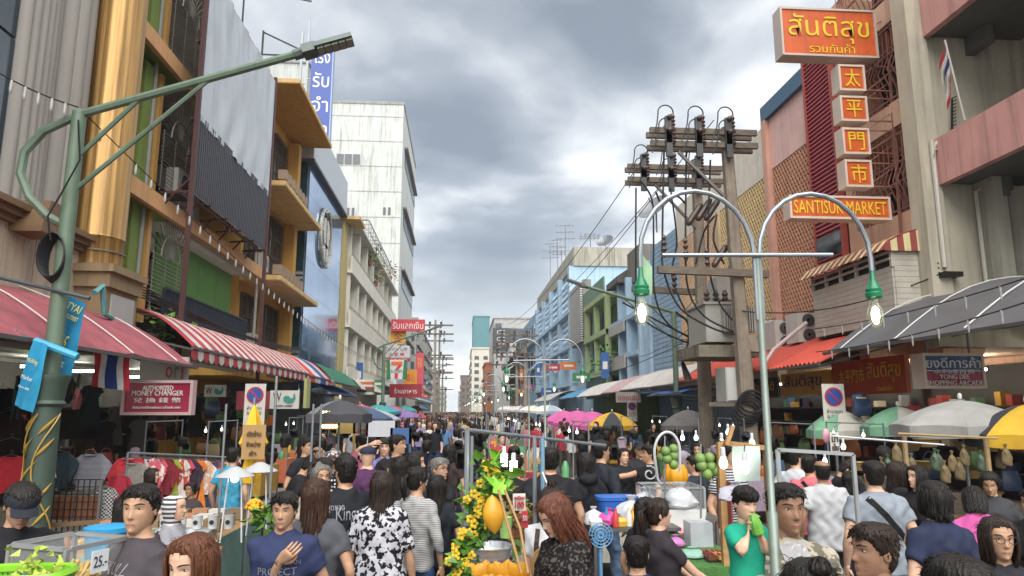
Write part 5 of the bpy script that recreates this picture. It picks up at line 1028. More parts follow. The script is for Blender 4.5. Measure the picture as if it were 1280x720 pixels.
# ---------------------------------------------------------------- people
SKIN = [mat('skin tan', 'b08a70', rough=.5, var=.13, sc=22, bump=.12, bsc=160, spec=.35), mat('skin light', 'c7a189', rough=.48, var=.11, sc=22, bump=.12, bsc=160, spec=.35), mat('skin brown', '8d6b56', rough=.5, var=.13, sc=22, bump=.12, bsc=160, spec=.35)]
LIP = [mat('lips natural', '9a6c60', rough=.4, var=.05), mat('lips red', 'a8444a', rough=.35, var=.05)]
EYEW = mat('eye white', 'a39c96', rough=.2, var=.02); EYED = mat('dark iris and lashes', '17110e', rough=.25, var=.1)
def hairm(n, c): return mat('hair '+n, c, rough=.48, var=.6, sc=70, bump=.6, bsc=110, stretch=(1, 1, .12), spec=.35)
HAIR = {'black': hairm('black', '16120f'), 'brown': hairm('brown', '3a2418'), 'auburn': hairm('auburn', '56321e'), 'red': hairm('reddish', '5c3526'), 'grey': hairm('grey', '6b6763'), 'dark': hairm('dark brown', '241812')}
HEADP = [(-.42, .058, .040, .064), (-.15, .054, .040, .066), (-.03, .051, .060, .068), (.02, .042, .086, .070), (.10, .054, .094, .074), (.22, .064, .094, .082), (.35, .070, .094, .092),
         (.50, .074, .094, .098), (.62, .076, .096, .102), (.75, .076, .095, .102), (.85, .070, .083, .096), (.93, .054, .060, .076), (.98, .032, .034, .046), (1.0, .004, .004, .006)]
HH = .228
def head_disp(x, t, k):
    g = lambda a, b, w1, w2: math.exp(-(a/w1)**2-(b/w2)**2); X = abs(x)
    d = .006*k*g(x, 0, .012, 9)*smoothstep(.66, .5, t)*smoothstep(.30, .36, t)
    d += .017*k*g(x, t-.375, .0105, .075)+.006*g(X-.012, t-.35, .007, .03)
    d -= .009*g(X-.032, t-.535, .018, .052); d += .004*g(X-.03, t-.63, .025, .035); d += .004*g(X-.042, t-.40, .02, .07)
    d += .0065*g(x, t-.205, .026, .05); d -= .0035*g(x, t-.205, .022, .010); d += .006*g(x, t-.06, .022, .05); d -= .003*g(x, t-.125, .02, .025)
    d -= .004*g(x, t-.29, .006, .02)
    return d
def head_ring(t, S, na, wide=1., out=0.):
    w_, f, b = ip(HEADP, t); pts = []
    for i in range(na):
        s_ = 2*PI*i/na-PI; a = s_-.42*math.sin(s_)
        x = (w_+out)*math.sin(a)*wide; c = math.cos(a)
        if c > 0 and t < .36: x *= 1-.30*c*c*smoothstep(.36, .05, t)*(t > -.05)
        y = ((f if c > 0 else b)+out)*c
        if c > 0: y += head_disp(x/wide, t, S.get('nose', 1))*c
        pts.append((x, y, t*HH))
    return pts
def face_y(x, t, S):
    w_, f, b = ip(HEADP, t); q = min(.98, abs(x)/w_); return f*math.sqrt(1-q*q)+head_disp(x, t, S.get('nose', 1))
def head_mb(S, hero):
    na, nl = (52, 46) if hero else (28, 24); mb = MB()
    ts = [-.42+1.42*i/(nl-1) for i in range(nl)]
    n0 = 0; mb.loft([head_ring(t, S, na) for t in ts])
    for q, f in enumerate(mb.f[:na*(nl-1)]):
        P = [mb.v[i] for i in f]; x = sum(p[0] for p in P)/4; y = sum(p[1] for p in P)/4; t = sum(p[2] for p in P)/4/HH
        if y > .05 and (x/.0235)**2+((t-.205)/(.034 if S.get('sex') == 'f' else .026))**2 < 1: mb.m[q] = 1
    ex = .0046 if S.get('eyes', 1) else .0018
    mb.k = 3; mb.tube([(u*.021, face_y(u*.021, .203, S)+.0006, (.203-.006*(1-u*u))*HH) for u in (-1, -.6, -.2, .2, .6, 1)], [.0004, .0010, .0012, .0012, .0010, .0004], 4)
    for sx in (-1, 1):
        x = .031*sx; y = face_y(x, .535, S)
        mb.k = 2; mb.ell((x, y-.0035, .535*HH), (.0145, .0072, ex), 12, 8)
        mb.k = 3; mb.ell((x+S.get('gaze', 0)*.004, y+.0005, .535*HH), (.0066, .0042, min(.0058, ex*1.15)), 10, 6)
        mb.tube([(x+sx*.016*u, face_y(x+sx*.016*u, .535, S)+.0022-abs(u)*.001, .535*HH+ex*(1-.6*u*u)+.0005) for u in (-.95, -.4, .2, .7, 1.1)], [.0006, .0014, .0016, .0014, .0006], 5)
        mb.tube([(x+sx*.020*u, face_y(x+sx*.020*u, .635, S)+.001, (.628+.022*(1-(u-.2)**2))*HH) for u in (-.9, -.3, .3, .8, 1.15)], [.0016, .0030, .003, .0022, .0008], 5, flat=1.2)
        mb.k = 0; M = MX.Rotation(.35*sx, 3, 'Z') @ MX.Rotation(-.15, 3, 'X')
        mb.ell((sx*.0765, -.006, .47*HH), (.008, .019, .031), 10, 8, M)
        mb.k = 3
        if hero: mb.ell((sx*.008, face_y(0, .33, S)-.006, .327*HH), (.0035, .004, .0022), 6, 4)
    return mb
def hair_mb(S, hero):
    st = S['hair']; mb = MB(); rnd = random.Random(S.get('seed', 1)); na, nl = (44, 26) if hero else (26, 16)
    long_ = st in ('long', 'bob', 'pony', 'bun'); thick = .016 if st in ('curly',) else .013 if long_ else .011
    bald = st == 'bald'; top = .86 if long_ else .80 if st != 'fringe' else .66
    if S.get('fringe'): top = .66
    rows = []; keep = []
    for i in range(nl):
        t = .12+.88*i/(nl-1); ring = head_ring(t, S, na, out=0.); rr = []; kk = []
        for (x, y, z) in ring:
            a = abs(math.atan2(x, y))            # 0 front, pi back
            lim = ip([(0, top), (.55, top-.02), (.95, .66), (1.15, .50), (1.55, .50 if not long_ else .3), (1.75, .30), (2.1, .14), (3.15, .12)], a)[0]
            d = smoothstep(lim-.04, lim+.12, t)
            if bald: d *= .6*smoothstep(.80, .66, t)
            h = thick*(.25+.75*d)+(.006*smoothstep(.6, 1, t) if not bald else 0)
            h += .005*NZ.noise(V((x*32, y*32, z*18+S.get('seed', 1)))) if d > .2 else 0
            p = V((x, y, z)); o = V((x, y*1.0, max(0, z-.10))).normalized()
            rr.append(p+o*(h if t >= lim-.03 and d > 0 else -.012)); kk.append(t >= lim-.03 and (not bald or t < .82))
        rows.append(rr); keep.append(kk)
    vs = [p for r in rows for p in r]; fs = []
    for i in range(nl-1):
        for j in range(na):
            q = (j+1) % na
            if keep[i][j] and keep[i][q] or (keep[i+1][j] and keep[i+1][q]): fs.append((i*na+j, i*na+q, (i+1)*na+q, (i+1)*na+j))
    mb.add(vs, fs)
    if not bald: mb.add([rows[-1][j]+V((0, 0, .001)) for j in range(na)], [tuple(range(na))])
    def sur(a, t, out):
        w_, f, b = ip(HEADP, t); c = math.cos(a); return V(((w_+out)*math.sin(a), ((f if c > 0 else b)+out)*c, t*HH+out*.6*smoothstep(.6, 1, t)))
    if st in ('short', 'fringe', 'curly', 'child'):
        for q in range(300 if hero else 40):
            a = rnd.uniform(-PI, PI); t = rnd.uniform(.45, .99) if abs(a) > 1.6 else rnd.uniform(.78, .99)
            p = sur(a, t, .009); L = rnd.uniform(.014, .03)
            if st == 'curly': mb.ell(p, rnd.uniform(.012, .022), 6, 4); continue
            d = V((math.sin(a)*.25+rnd.uniform(-.4, .4), math.cos(a)*.2+rnd.uniform(-.1, .6), -.65+rnd.uniform(0, .6)*(t > .85)))
            mb.tube([p, p+d*L*.6+V((0, 0, .004)), p+d*L], [.0055, .0045, .001], 3)
    if st == 'child' or S.get('fringe'):
        for q in range(26):
            a = -.95+1.9*q/25; p = sur(a, .9, .012); mb.tube([p, sur(a, .78, .014), sur(a, .655+rnd.uniform(-.03, .02), .009)], [.011, .010, .003], 4)
    if st in ('long', 'bob'):
        L = S.get('len', .34 if st == 'long' else .14); N = 100 if hero else 26; wd = .72 if hero else 1.7
        for q in range(N):
            a = (.88 if not S.get('fringe') else .75)+(2*PI-1.76)*q/(N-1)+rnd.uniform(-.03, .03)
            bk = smoothstep(1.1, 2.4, PI-abs(PI-a))
            l = L*(.72+.28*bk)*rnd.uniform(.86, 1.06); o0 = rnd.uniform(.004, .016)
            pts = [sur(a, .93, .008), sur(a, .74, .013+o0*.3), sur(a, .5, .017+o0*.5), sur(a, .22, .018+o0)]
            e = sur(a, .22, .018+o0); ph = rnd.uniform(0, 6)
            for u in (.25, .5, .75, 1):
                k = 1-.22*u*(1-.5*bk); y = e.y*k-(.035*min(1, l*u/.15)*bk); pts.append(V((e.x*k+.006*math.sin(ph+u*5), y+.004*math.cos(ph+u*4), e.z-l*u)))
            mb.tube(pts, [.004, .010*wd, .0125*wd, .0125*wd, .0115*wd, .010*wd, .008*wd, .002], 5)
    if long_ and not S.get('fringe'):
        for sd in (-1, 1):
            for q in range(9):
                u = q/8; mb.tube([V((.012, .03-.07*u, HH*1.0+.008-.01*u)), sur(sd*(.55+.5*u), .90, .010), sur(sd*(.95+.4*u), .72, .013), sur(sd*(1.15+.4*u), .45, .014)], [.006, .013, .014, .008], 5)
    if hero and not bald:
        for q in range(150):
            a = rnd.uniform(-PI, PI); t = rnd.uniform(.55, .99) if abs(a) > 1 else rnd.uniform(.85, .99); p = sur(a, t, .012); d = V((math.sin(a)+rnd.uniform(-.5, .5), math.cos(a)+rnd.uniform(-.5, .5), rnd.uniform(-.9, .6))); L = rnd.uniform(.012, .03)*(1.6 if long_ else 1)
            mb.tube([p, p+d*L*.5+V((0, 0, .003)), p+d*L*.8-V((0, 0, .006))], [.0016, .0013, .0006], 3)
    if st == 'pony':
        mb.ell((0, -.118, .68*HH), (.026, .028, .028), 8, 6)
        for q in range(16):
            ox, oy = rnd.uniform(-.022, .022), rnd.uniform(-.02, .01); L = S.get('len', .26)*rnd.uniform(.85, 1.05)
            mb.tube([(ox*.4, -.12, .70*HH), (ox, -.16+oy, .60*HH), (ox*1.3, -.155+oy, .60*HH-L*.5), (ox*.9, -.135+oy, .60*HH-L)], [.010, .015, .013, .002], 5)
    if st == 'bun':
        mb.ell((0, -.085, 1.0*HH), (.037, .036, .032), 12, 8)
        for q in range(10):
            a = q*PI/5; mb.tube(arc((0, -.085, 1.0*HH), .034, 0, PI, 6, (math.cos(a), math.sin(a), 0)), .006, 4)
    return mb
def cloth_mb(S):
    "cap, headscarf or other head wear in head space"
    st = S.get('wear'); mb = MB()
    if st == 'cap':
        rows = [head_ring(t, S, 30, out=.017) for t in [.66+.34*i/9 for i in range(10)]]; mb.loft(rows)
        g = []
        for i in range(5):
            g.append([((.070*u), (.112+.062*(i/4)*(1-.55*u*u)) if i else .085, .70*HH-.012*u*u-.020*(i/4)) for u in (-1, -.6, -.2, .2, .6, 1)])
        mb.sheet(g, .005); mb.ell((0, 0, HH+.016), (.008, .008, .006), 8, 4)
    if st == 'hijab':
        rows = []
        for i in range(18):
            t = -.75+1.75*i/17; ring = []
            for (x, y, z) in head_ring(max(-.4, t), S, 36, out=.022):
                z = t*HH; k = 1+1.05*smoothstep(-.05, -.75, t); a = abs(math.atan2(x, y)); x, y = x*k, y*k*(1 if y < 0 else .9)
                if a < .85 and .06 < t < .80: y = min(y, .035)
                ring.append((x, y-.01, z+.012*smoothstep(.6, 1, t)))
            rows.append(ring)
        mb.loft(rows)
    return mb
REM = []      # raw meshes waiting for their voxel surface
def arm_pts(sh, hand, hint, L1=.285, L2=.255):
    d = hand-sh; D = min(d.length, (L1+L2)*.995); d.normalize(); hand = sh+d*D
    a = (L1*L1-L2*L2+D*D)/(2*D); h = math.sqrt(max(0, L1*L1-a*a)); n = (hint-d*hint.dot(d)).normalized()
    return sh+d*a+n*h, hand
def hand_mb(mb, wrist, d, palm, s, side, curl=.5):
    'palm and five fingers; d points along the fingers, palm is the palm normal'
    d = d.normalized(); palm = (palm-d*palm.dot(d)).normalized(); x = d.cross(palm)*side
    P = lambda a, b, c: wrist+x*(a*s)+d*(b*s)+palm*(c*s)
    rings = []
    for b, w_, th in ((-.02, .026, .021), (.015, .032, .017), (.05, .040, .015), (.085, .041, .013), (.10, .036, .009)):
        rings.append([P(w_*math.cos(2*PI*j/10), b, th*math.sin(2*PI*j/10)) for j in range(10)])
    mb.loft(rings)
    for i, (a, L) in enumerate(((-.030, .066), (-.010, .076), (.011, .071), (.030, .055))):
        p = P(a, .085, 0); pts = [p]; an = .12
        for k, seg in enumerate((.45, .32, .28)):
            an += curl*(.55+.12*i*.3); q = pts[-1]+(d*math.cos(an)+palm*math.sin(an)+x*(a*.8))*(L*seg*s*1.25); pts.append(q)
        mb.tube(pts, [.0095*s, .0088*s, .0078*s, .005*s], 6)
    p0 = P(-.030, .02, .004); p1 = P(-.052, .050, .016); p2 = P(-.052, .078, .026); mb.tube([p0, p1, p2, P(-.044, .098, .032)], [.015*s, .0115*s, .0095*s, .005*s], 6)
def person(label, px, py, d, head=0, S=None, cat='person', group=None, hero=True, Z=None, local=False, **kw):
    """a person whose crown is seen at pixel px,py at d metres along the street; head = heading, 0 walking away, 180 facing us, 90 facing right"""
    S = dict(dict(sex='m', skin=0, hair='short', hcol='black', top='tee', tc='222222', bot='trousers', bc='2a2d38', yaw=0, nod=0, lean=0, wt=1, seed=random.randrange(999)), **(S or {}), **kw)
    if local: base = V((0, 0, 0)); H = S.get('H', 1.66)
    else:
        P = U(px, py, Y=d); H = P.z if not S.get('H') else S['H']; base = V((P.x, P.y, 0))
    s = H/1.683; hd = 1.0
    if S.get('sit'): H = S.get('H', 1.66); s = H/1.683
    if S.get('child'): s = S['H']/1.7; hd = 1.38
    base.z = 0 if local else P.z-H*(1 if not S.get('sit') else 1)
    if S.get('base') is not None: base.z = S['base']
    if not S.get('sit') and not S.get('child') and not local: base.z = 0
    root = thing('person', label, cat, base, 0 if local else -R(head), group, local=True)
    fem = S['sex'] == 'f'; W = S['wt']; vox = S.get('vox', .017 if hero else .028)
    piv = V((0, 0, .92)); ML = MX.Translation(piv) @ MX.Rotation(-R(S['lean']), 4, 'X') @ MX.Rotation(-R(S.get('twist', 0)), 4, 'Z') @ MX.Translation(-piv)
    SCL = MX.Diagonal((s, s, s, 1)); hipdz = -.44 if S.get('sit') else 0
    if S.get('sit'): SCL = SCL @ MX.Translation((0, 0, 0))
    def ring(z, w_, dp, yo=0, n=20, T=None):
        T = T if T is not None else ML; r = []
        for j in range(n):
            a = 2*PI*j/n; c, q = math.cos(a), math.sin(a); e = .8
            r.append(SCL @ (T @ V((w_*math.copysign(abs(c)**e, c), dp*math.copysign(abs(q)**e, q)+yo, z))))
        return r
    sw = .178 if not fem else .158
    tor = [(.86, .165, .112, 0), (.98, .152 if fem else .158, .108, 0), (1.08, .142 if fem else .155, .102, .004), (1.20, .158 if fem else .172, .114, .010 if fem else .004), (1.29, sw-.004, .118 if not fem else .126, .012 if fem else .004), (1.345, sw-.014, .098, 0), (1.388, sw-.046, .080, -.008), (1.428, .082, .064, -.010), (1.455, .060, .056, -.008)]
    # limbs
    A = {}
    for sd in (-1, 1):
        sh = V((sd*(sw-.010), -.005, 1.358)); ar = S.get('armR' if sd > 0 else 'armL', None)
        hd_ = V(ar) if ar else V((sd*(sw+.085), .03, .86)); hd_ = V((hd_.x, hd_.y, hd_.z))
        hint = V((sd*.55, -.6, -.45)); el, wr = arm_pts(sh, hd_, hint); A[sd] = (sh, el, wr)
    def limb(mb, pts, rr, n=12): mb.tube([SCL @ (ML @ p) for p in pts], [r*s for r in rr], n)
    body = MB()
    body.loft([ring(z, w_*.9*W, dp*.88*W, yo) for z, w_, dp, yo in tor])
    for sd in (-1, 1):
        sh, el, wr = A[sd]; f = 1 if not fem else .88
        limb(body, [sh, sh.lerp(el, .5), el, el.lerp(wr, .3), wr, wr+(wr-el).normalized()*.02], [.052*f, .046*f*W, .039*f, .040*f*W, .027*f, .024*f])
    limb(body, [V((0, -.008, 1.36)), V((0, .0, 1.45)), V((0, .012, 1.53))], [.062, .056, .054])
    # legs
    ft = S.get('step', .12); legs = {}
    for sd in (-1, 1):
        if S.get('sit'): hp, kn, an = V((sd*.09, .0, .88)), V((sd*.13, .42, .86)), V((sd*.13, .40, .45))
        else: hp, kn, an = V((sd*.088, 0, .86)), V((sd*.095, ft*sd*.5+.03, .48)), V((sd*.095, ft*sd, .075))
        legs[sd] = (hp, kn, an)
        body.tube([SCL @ hp, SCL @ hp.lerp(kn, .5), SCL @ kn, SCL @ kn.lerp(an, .35), SCL @ an], [.075*s, .066*s, .050*s, .052*s, .034*s], 10)
    sk = SKIN[S['skin']]
    bo = link('body', body.mesh('body', sk), root)
    # head, hands and face join the same body mesh after the surface is grown
    hm = head_mb(S, hero); k = hd*.93; nb = V((0, .008, 1.470))
    HM = SCL @ ML @ MX.Translation(nb) @ MX.Rotation(-R(S['yaw']), 4, 'Z') @ MX.Rotation(-R(S['nod']), 4, 'X') @ MX.Diagonal((k, k, k, 1)) @ MX.Translation((0, .0, 0))
    ex = MB(); ex.v = [tuple(HM @ V(p)) for p in hm.v]; ex.f = hm.f; ex.m = hm.m
    for sd in (-1, 1):
        sh, el, wr = A[sd]; d_ = (ML.to_3x3() @ (wr-el)).normalized(); w0 = SCL @ (ML @ (wr+(wr-el).normalized()*.012))
        pal = V(S.get('palmR' if sd > 0 else 'palmL', (-sd, .15, 0))); bend = S.get('bendR' if sd > 0 else 'bendL')
        if bend: d_ = (d_+V(bend)).normalized()
        ex.k = 0; hand_mb(ex, w0, d_, pal, s*(1 if not fem else .9), sd, S.get('curl', .45))
    lipm = LIP[1 if fem and S.get('lips') else 0]
    REM.append((bo, vox, ex, [sk, lipm, EYEW, EYED], None))
    # top
    if S['top'] != 'none':
        mb = MB(); hem = S.get('hem', .80 if not fem else .82); T = []; slv = S.get('sleeve', .60)
        L = [(hem, .182 if not fem else .176, .124, 0), (.90, .178 if not fem else .174, .122, 0)]+[(z, w_+.014, dp+.014, yo) for z, w_, dp, yo in tor[1:7]]+[(1.436, .080, .070, -.012), (1.452, .070, .064, -.012)]
        if S['top'] == 'dress': L = [(hem, .27, .19, 0), (.72, .235, .165, 0), (.88, .20, .14, 0)]+L[2:]
        L = [q for q in L if q[0] >= hem]
        mb.loft([ring(z, w_*W, dp*W, yo, 24) for z, w_, dp, yo in L])
        for sd in (-1, 1):
            sh, el, wr = A[sd]; q = sh.lerp(el, min(1, slv)); f = (1 if not fem else .88)*W
            inn = V((sd*(sw-.06), -.005, 1.37))
            pts, rr = [inn, sh, sh.lerp(q, .5), q], [.062, .066*f, .066*f, .068*f if slv < .9 else .052*f]
            if slv > 1: e = el.lerp(wr, min(1, slv-1)); pts += [el.lerp(e, .5), e]; rr += [.049*f, .040*f]
            limb(mb, pts, rr, 12)
        if S.get('hood'): mb.ell(SCL @ (ML @ V((0, -.095, 1.42))), (.11*s, .06*s, .07*s), 12, 8)
        tm = S['tc'] if not isinstance(S['tc'], str) else cloth(S['tc'])
        o = link(S.get('topname', 'dress' if S['top'] == 'dress' else 'shirt'), mb.mesh('shirt', tm), root); REM.append((o, vox*.95, None, [tm], .006*s)); S['_shirt'] = o
    if S['bot'] == 'trousers' or S['bot'] == 'shorts':
        mb = MB(); mb.loft([ring(z, w_*W, dp*W, 0, 20, MX()) for z, w_, dp in ((.80, .160, .108), (.90, .160, .106), (1.0, .142, .096))])
        e = 1 if S['bot'] == 'trousers' else .0
        for sd in (-1, 1):
            hp, kn, an = legs[sd]; pts, rr = [hp, hp.lerp(kn, .5), kn], [.096, .085, .066]
            if e: pts += [kn.lerp(an, .4), an]; rr += [.064, .054]
            mb.tube([SCL @ p for p in pts], [r*s*W for r in rr], 12)
        bm = S['bc'] if not isinstance(S['bc'], str) else cloth(S['bc'])
        o = link(S['bot'], mb.mesh('trousers', bm), root); REM.append((o, vox*1.1, None, [bm], .006*s))
    if S.get('shoes', True):
        for sd in (-1, 1):
            an = legs[sd][2]; mb = MB(); z0 = an.z-.075
            rows = [[SCL @ V((an.x+w_*math.cos(2*PI*j/10), an.y+y, z0+max(0, hh*.5+hh*.55*math.sin(2*PI*j/10)))) for j in range(10)] for y, w_, hh in ((-.075, .02, .05), (-.06, .034, .085), (0, .037, .10), (.07, .043, .06), (.14, .038, .045), (.17, .015, .03))]
            mb.loft(rows).build('shoe', plas(S.get('shoe', '1c1c1f')), root)
    hmat = HAIR[S['hcol']] if isinstance(S['hcol'], str) else S['hcol']
    if S['hair'] != 'none':
        hb = hair_mb(S, hero); hb.v = [tuple(HM @ V(p)) for p in hb.v]; hb.build('hair', hmat, root, ang=80)
    if S.get('wear'):
        cb = cloth_mb(S); cb.v = [tuple(HM @ V(p)) for p in cb.v]; cm = S['wc'] if not isinstance(S['wc'], str) else cloth(S['wc'])
        cb.build('headscarf' if S['wear'] == 'hijab' else 'cap', cm, root)
    if S.get('glasses'):
        g = MB()
        for sx in (-1, 1):
            g.tube([HM @ V((sx*.034+.024*math.cos(a*PI/8), .112, .53*HH+.021*math.sin(a*PI/8))) for a in range(17)], .0022*s, 5)
            g.tube([HM @ V((sx*.058, .110, .55*HH)), HM @ V((sx*.080, .06, .55*HH)), HM @ V((sx*.084, -.01, .52*HH))], .0018*s, 5)
        g.tube([HM @ V((-.012, .113, .54*HH)), HM @ V((0, .118, .55*HH)), HM @ V((.012, .113, .54*HH))], .002*s, 5)
        g.build('glasses', plas('2b2220'), root)
    root['_'] = 1; del root['_']
    INFO[root] = dict(S=S, SCL=SCL, ML=ML, HM=HM, A=A, s=s, W=MX.Translation(base) @ MX.Rotation(0 if local else -R(head), 4, 'Z'))
    return root
INFO = {}; DECOR = []
def bake_people():
    for o, vox, ex, ms, fold in REM:
        m = o.modifiers.new('surface', 'REMESH'); m.mode = 'VOXEL'; m.voxel_size = vox; m.use_smooth_shade = True
        m = o.modifiers.new('smooth', 'SMOOTH'); m.factor = .5; m.iterations = 3
    dg = bpy.context.evaluated_depsgraph_get(); dg.update(); new = {}
    for o, vox, ex, ms, fold in REM: new[o] = bpy.data.meshes.new_from_object(o.evaluated_get(dg), depsgraph=dg)
    for o, vox, ex, ms, fold in REM:
        o.modifiers.clear(); me = new[o]; n = len(me.vertices); a = np.empty(n*3); me.vertices.foreach_get('co', a); a = a.reshape(-1, 3)
        if fold:
            nr = np.empty(n*3); me.vertices.foreach_get('normal', nr); nr = nr.reshape(-1, 3); q = random.uniform(0, 9)
            f = np.sin(a[:, 2]*26+np.sin(a[:, 0]*17+q)*2.2+a[:, 1]*9)*np.sin(a[:, 0]*21+a[:, 2]*7+q)+.6*np.sin(a[:, 0]*48+np.sin(a[:, 2]*30+q)*2)
            a = a+nr*(f*fold*1.25)[:, None]; me.vertices.foreach_set('co', a.ravel())
        if ex:
            me2 = bpy.data.meshes.new('body'); nf = len(me.polygons); idx = np.empty(len(me.loops), 'i'); me.loops.foreach_get('vertex_index', idx)
            st = np.empty(nf, 'i'); me.polygons.foreach_get('loop_start', st); tot = np.empty(nf, 'i'); me.polygons.foreach_get('loop_total', tot)
            fs = [tuple(idx[b:b+c]) for b, c in zip(st.tolist(), tot.tolist())]+[tuple(i+n for i in f) for f in ex.f]
            me2.from_pydata([tuple(p) for p in a]+ex.v, [], fs)
            for m in ms: me2.materials.append(m)
            me2.polygons.foreach_set('material_index', [0]*nf+ex.m); bpy.data.meshes.remove(me); me = me2
        else:
            me.materials.clear(); [me.materials.append(m) for m in ms]
        me.polygons.foreach_set('use_smooth', [True]*len(me.polygons)); me.update()
        old = o.data; o.data = me; me.name = o.name.split('.')[0]; bpy.data.meshes.remove(old)
    REM.clear()
    for f in DECOR: f()
    DECOR.clear()
def shirt_print(root, s, z, w_, h, col, back=False, name='print', x=0):
    'flat lettering pressed on to the cloth'
    def go():
        I = INFO[root]; o = I['S']['_shirt']; me = o.data; sc = I['s']
        bv = BVHTree.FromPolygons([v.co[:] for v in me.vertices], [p.vertices[:] for p in me.polygons])
        sg = -1 if back else 1; M = I['SCL'] @ I['ML'] @ frame((x, sg*.4, z), (-sg, 0, 0), (0, 0, 1))
        t = text(s, M, w_, h, mat('print '+col, col, rough=.8, var=.1), root, name, th=.002) if isinstance(s, str) else link(name, s(M).mesh(name, mat('print '+col, col, rough=.8, var=.1)), root)
        bm = bmesh.new(); bm.from_mesh(t.data); bmesh.ops.triangulate(bm, faces=bm.faces[:])
        for k in range(5): bmesh.ops.subdivide_edges(bm, edges=[e for e in bm.edges if e.calc_length() > .035], cuts=1); bmesh.ops.triangulate(bm, faces=bm.faces[:])
        dr = (M.to_3x3() @ V((0, 0, -1))).normalized()
        for v in bm.verts:
            h_ = bv.ray_cast(v.co, dr, 1.)
            if h_[0]: v.co = h_[0]-dr*.0035
        bm.to_mesh(t.data); bm.free()
    DECOR.append(go)
# ---------------------------------------------------------------- the people nearest the camera
def strip(pts, w_):
    def f(M):
        mb = MB(M)
        for (x0, z0), (x1, z1) in zip(pts, pts[1:]):
            d = V((x1-x0, z1-z0)).normalized(); n = V((-d.y, d.x))*w_/2; mb.prism([(x0-n.x, z0-n.y), (x1-n.x, z1-n.y), (x1+n.x, z1+n.y), (x0+n.x, z0+n.y)], .002)
        return mb
    return f
def poly(pts):
    return lambda M: MB(M).prism(pts, .002)
M5 = 'm'; F5 = dict(sex='f')
STRH = pc('black white stripe', 'c4c2c0', stripes, sc=9.); DOT = pc('polka dot', '1a1a1c', dots); FLO = pc('black white floral', 'b5b5bd', blot, col=(.012, .012, .016), sc=27., th=.5)
CAMO = pc('camouflage', 'a39a8c', blot, col=(.13, .12, .09), sc=20., th=.49); LACE = pc('black lace', '16161a', blot, col=(.09, .07, .06), sc=60., th=.55); FSTR = pc('fine grey stripe', 'a9aaa8', stripes, col=(.16, .16, .17), sc=22.)
PT = person
a = PT('man in a charcoal lettered tee with a khaki bag strap, looking left', 180, 607, 3.85, -140, tc='423d42', yaw=-38, skin=0, wt=1.08, seed=3, shoes=True)
shirt_print(a, 'LOSKULL', 1.325, .25, .05, 'a9a6a8'); shirt_print(a, 'NEVER MIND', 1.28, .25, .022, '8f8c90'); shirt_print(a, 'ANGKOR', 1.23, .25, .05, 'a9a6a8'); shirt_print(a, strip([(-.13, .20), (-.12, 0), (-.10, -.3)], .045), 1.2, 0, 0, '7d7464', name='bag_strap')
a = PT('boy in a navy printed tee touching his collarbone and facing the camera', 357, 616, 4.7, 180, tc='2b3352', armR=(-.02, .155, 1.28), palmR=(0, -1, .2), bendR=(-.6, .1, .1), curl=.7, eyes=1, nod=4, seed=5)
shirt_print(a, 'PROJECT', 1.215, .24, .06, '9fa2ac'); shirt_print(a, 'URBAN', 1.275, .12, .028, '9fa2ac', x=-.08); shirt_print(a, 'DI TZI', 1.14, .22, .055, '9fa2ac')
PT('woman with long auburn hair cut by the bottom edge, looking down left', 247, 670, 3.0, -160, sex='f', hair='long', hcol='auburn', tc='6b4a4a', lips=1, skin=1, nod=8, len=.3)
PT('food vendor in black with a dark cap at the left edge', 27, 602, 4.4, 140, tc='1c1d20', wear='cap', wc='23262e', nod=28, armR=(.10, .36, 1.0), armL=(-.14, .34, 1.02), seed=8)
PT('woman seen from behind in a grey tee with straight brown tipped hair', 395, 600, 5.0, -5, sex='f', hair='long', hcol='brown', tc='4d4f55', len=.30, wt=1.05, bc='26262c')
a = PT('man seen from behind in a black tee with a white signature', 433, 571, 5.9, -22, tc='1c1f25', wt=1.08, yaw=-14, bc='27324a', seed=12); shirt_print(a, 'Kingrx', 1.27, .22, .13, 'b9b9bd', back=True, x=.02); shirt_print(a, 'สุดยอด', 1.32, .12, .05, 'b9b9bd', back=True, x=-.09)
PT('woman from behind in a black and white floral dress with long dark brown hair', 478, 591, 5.75, 2, sex='f', hair='long', hcol='dark', top='dress', tc=FLO, hem=.42, wt=1.15, sleeve=.95, len=.42, armR=(.27, .06, .78), armL=(-.28, .08, .80))
PT('person from behind in a purple shirt and navy cap', 460, 558, 8.2, 0, tc='4a2a4c', wear='cap', wc='262b3f', hair='none', wt=1.15, skin=1)
PT('woman with very long black hair right of the purple shirt', 501, 572, 7.6, 12, sex='f', hair='long', tc='222226', len=.5)
PT('woman with black hair and a pale grey top glancing right', 519, 566, 7.7, 150, sex='f', hair='long', tc='8d8f96', yaw=-50, skin=1, len=.35)
PT('woman in a fine striped grey shirt and jeans with tied black hair', 521, 585, 6.4, 25, sex='f', hair='pony', tc=FSTR, sleeve=1.5, bc='33507a', yaw=25, len=.2)
PT('woman from behind all in black with straight black hair to her back', 546, 595, 6.7, 5, sex='f', hair='long', tc='1b2025', bc='17181b', len=.38, seed=21)
PT('older woman with swept back hair and a pale top facing the stall lights', 402, 582, 6.9, 150, sex='f', hair='bun', hcol='grey', tc='a39a8c', skin=0)
PT('woman in a white dotted black top and patterned head cloth seen from behind', 416, 563, 8.6, 10, sex='f', hair='none', wear='cap', wc=pc('head cloth', '4a4650', blot, sc=30.), tc=DOT, skin=2)
PT('curly haired woman in a lilac top with one hand raised to her head', 481, 549, 10, 175, sex='f', hair='curly', hcol='dark', tc='6d6aa0', armR=(.18, .12, 1.62), skin=1)
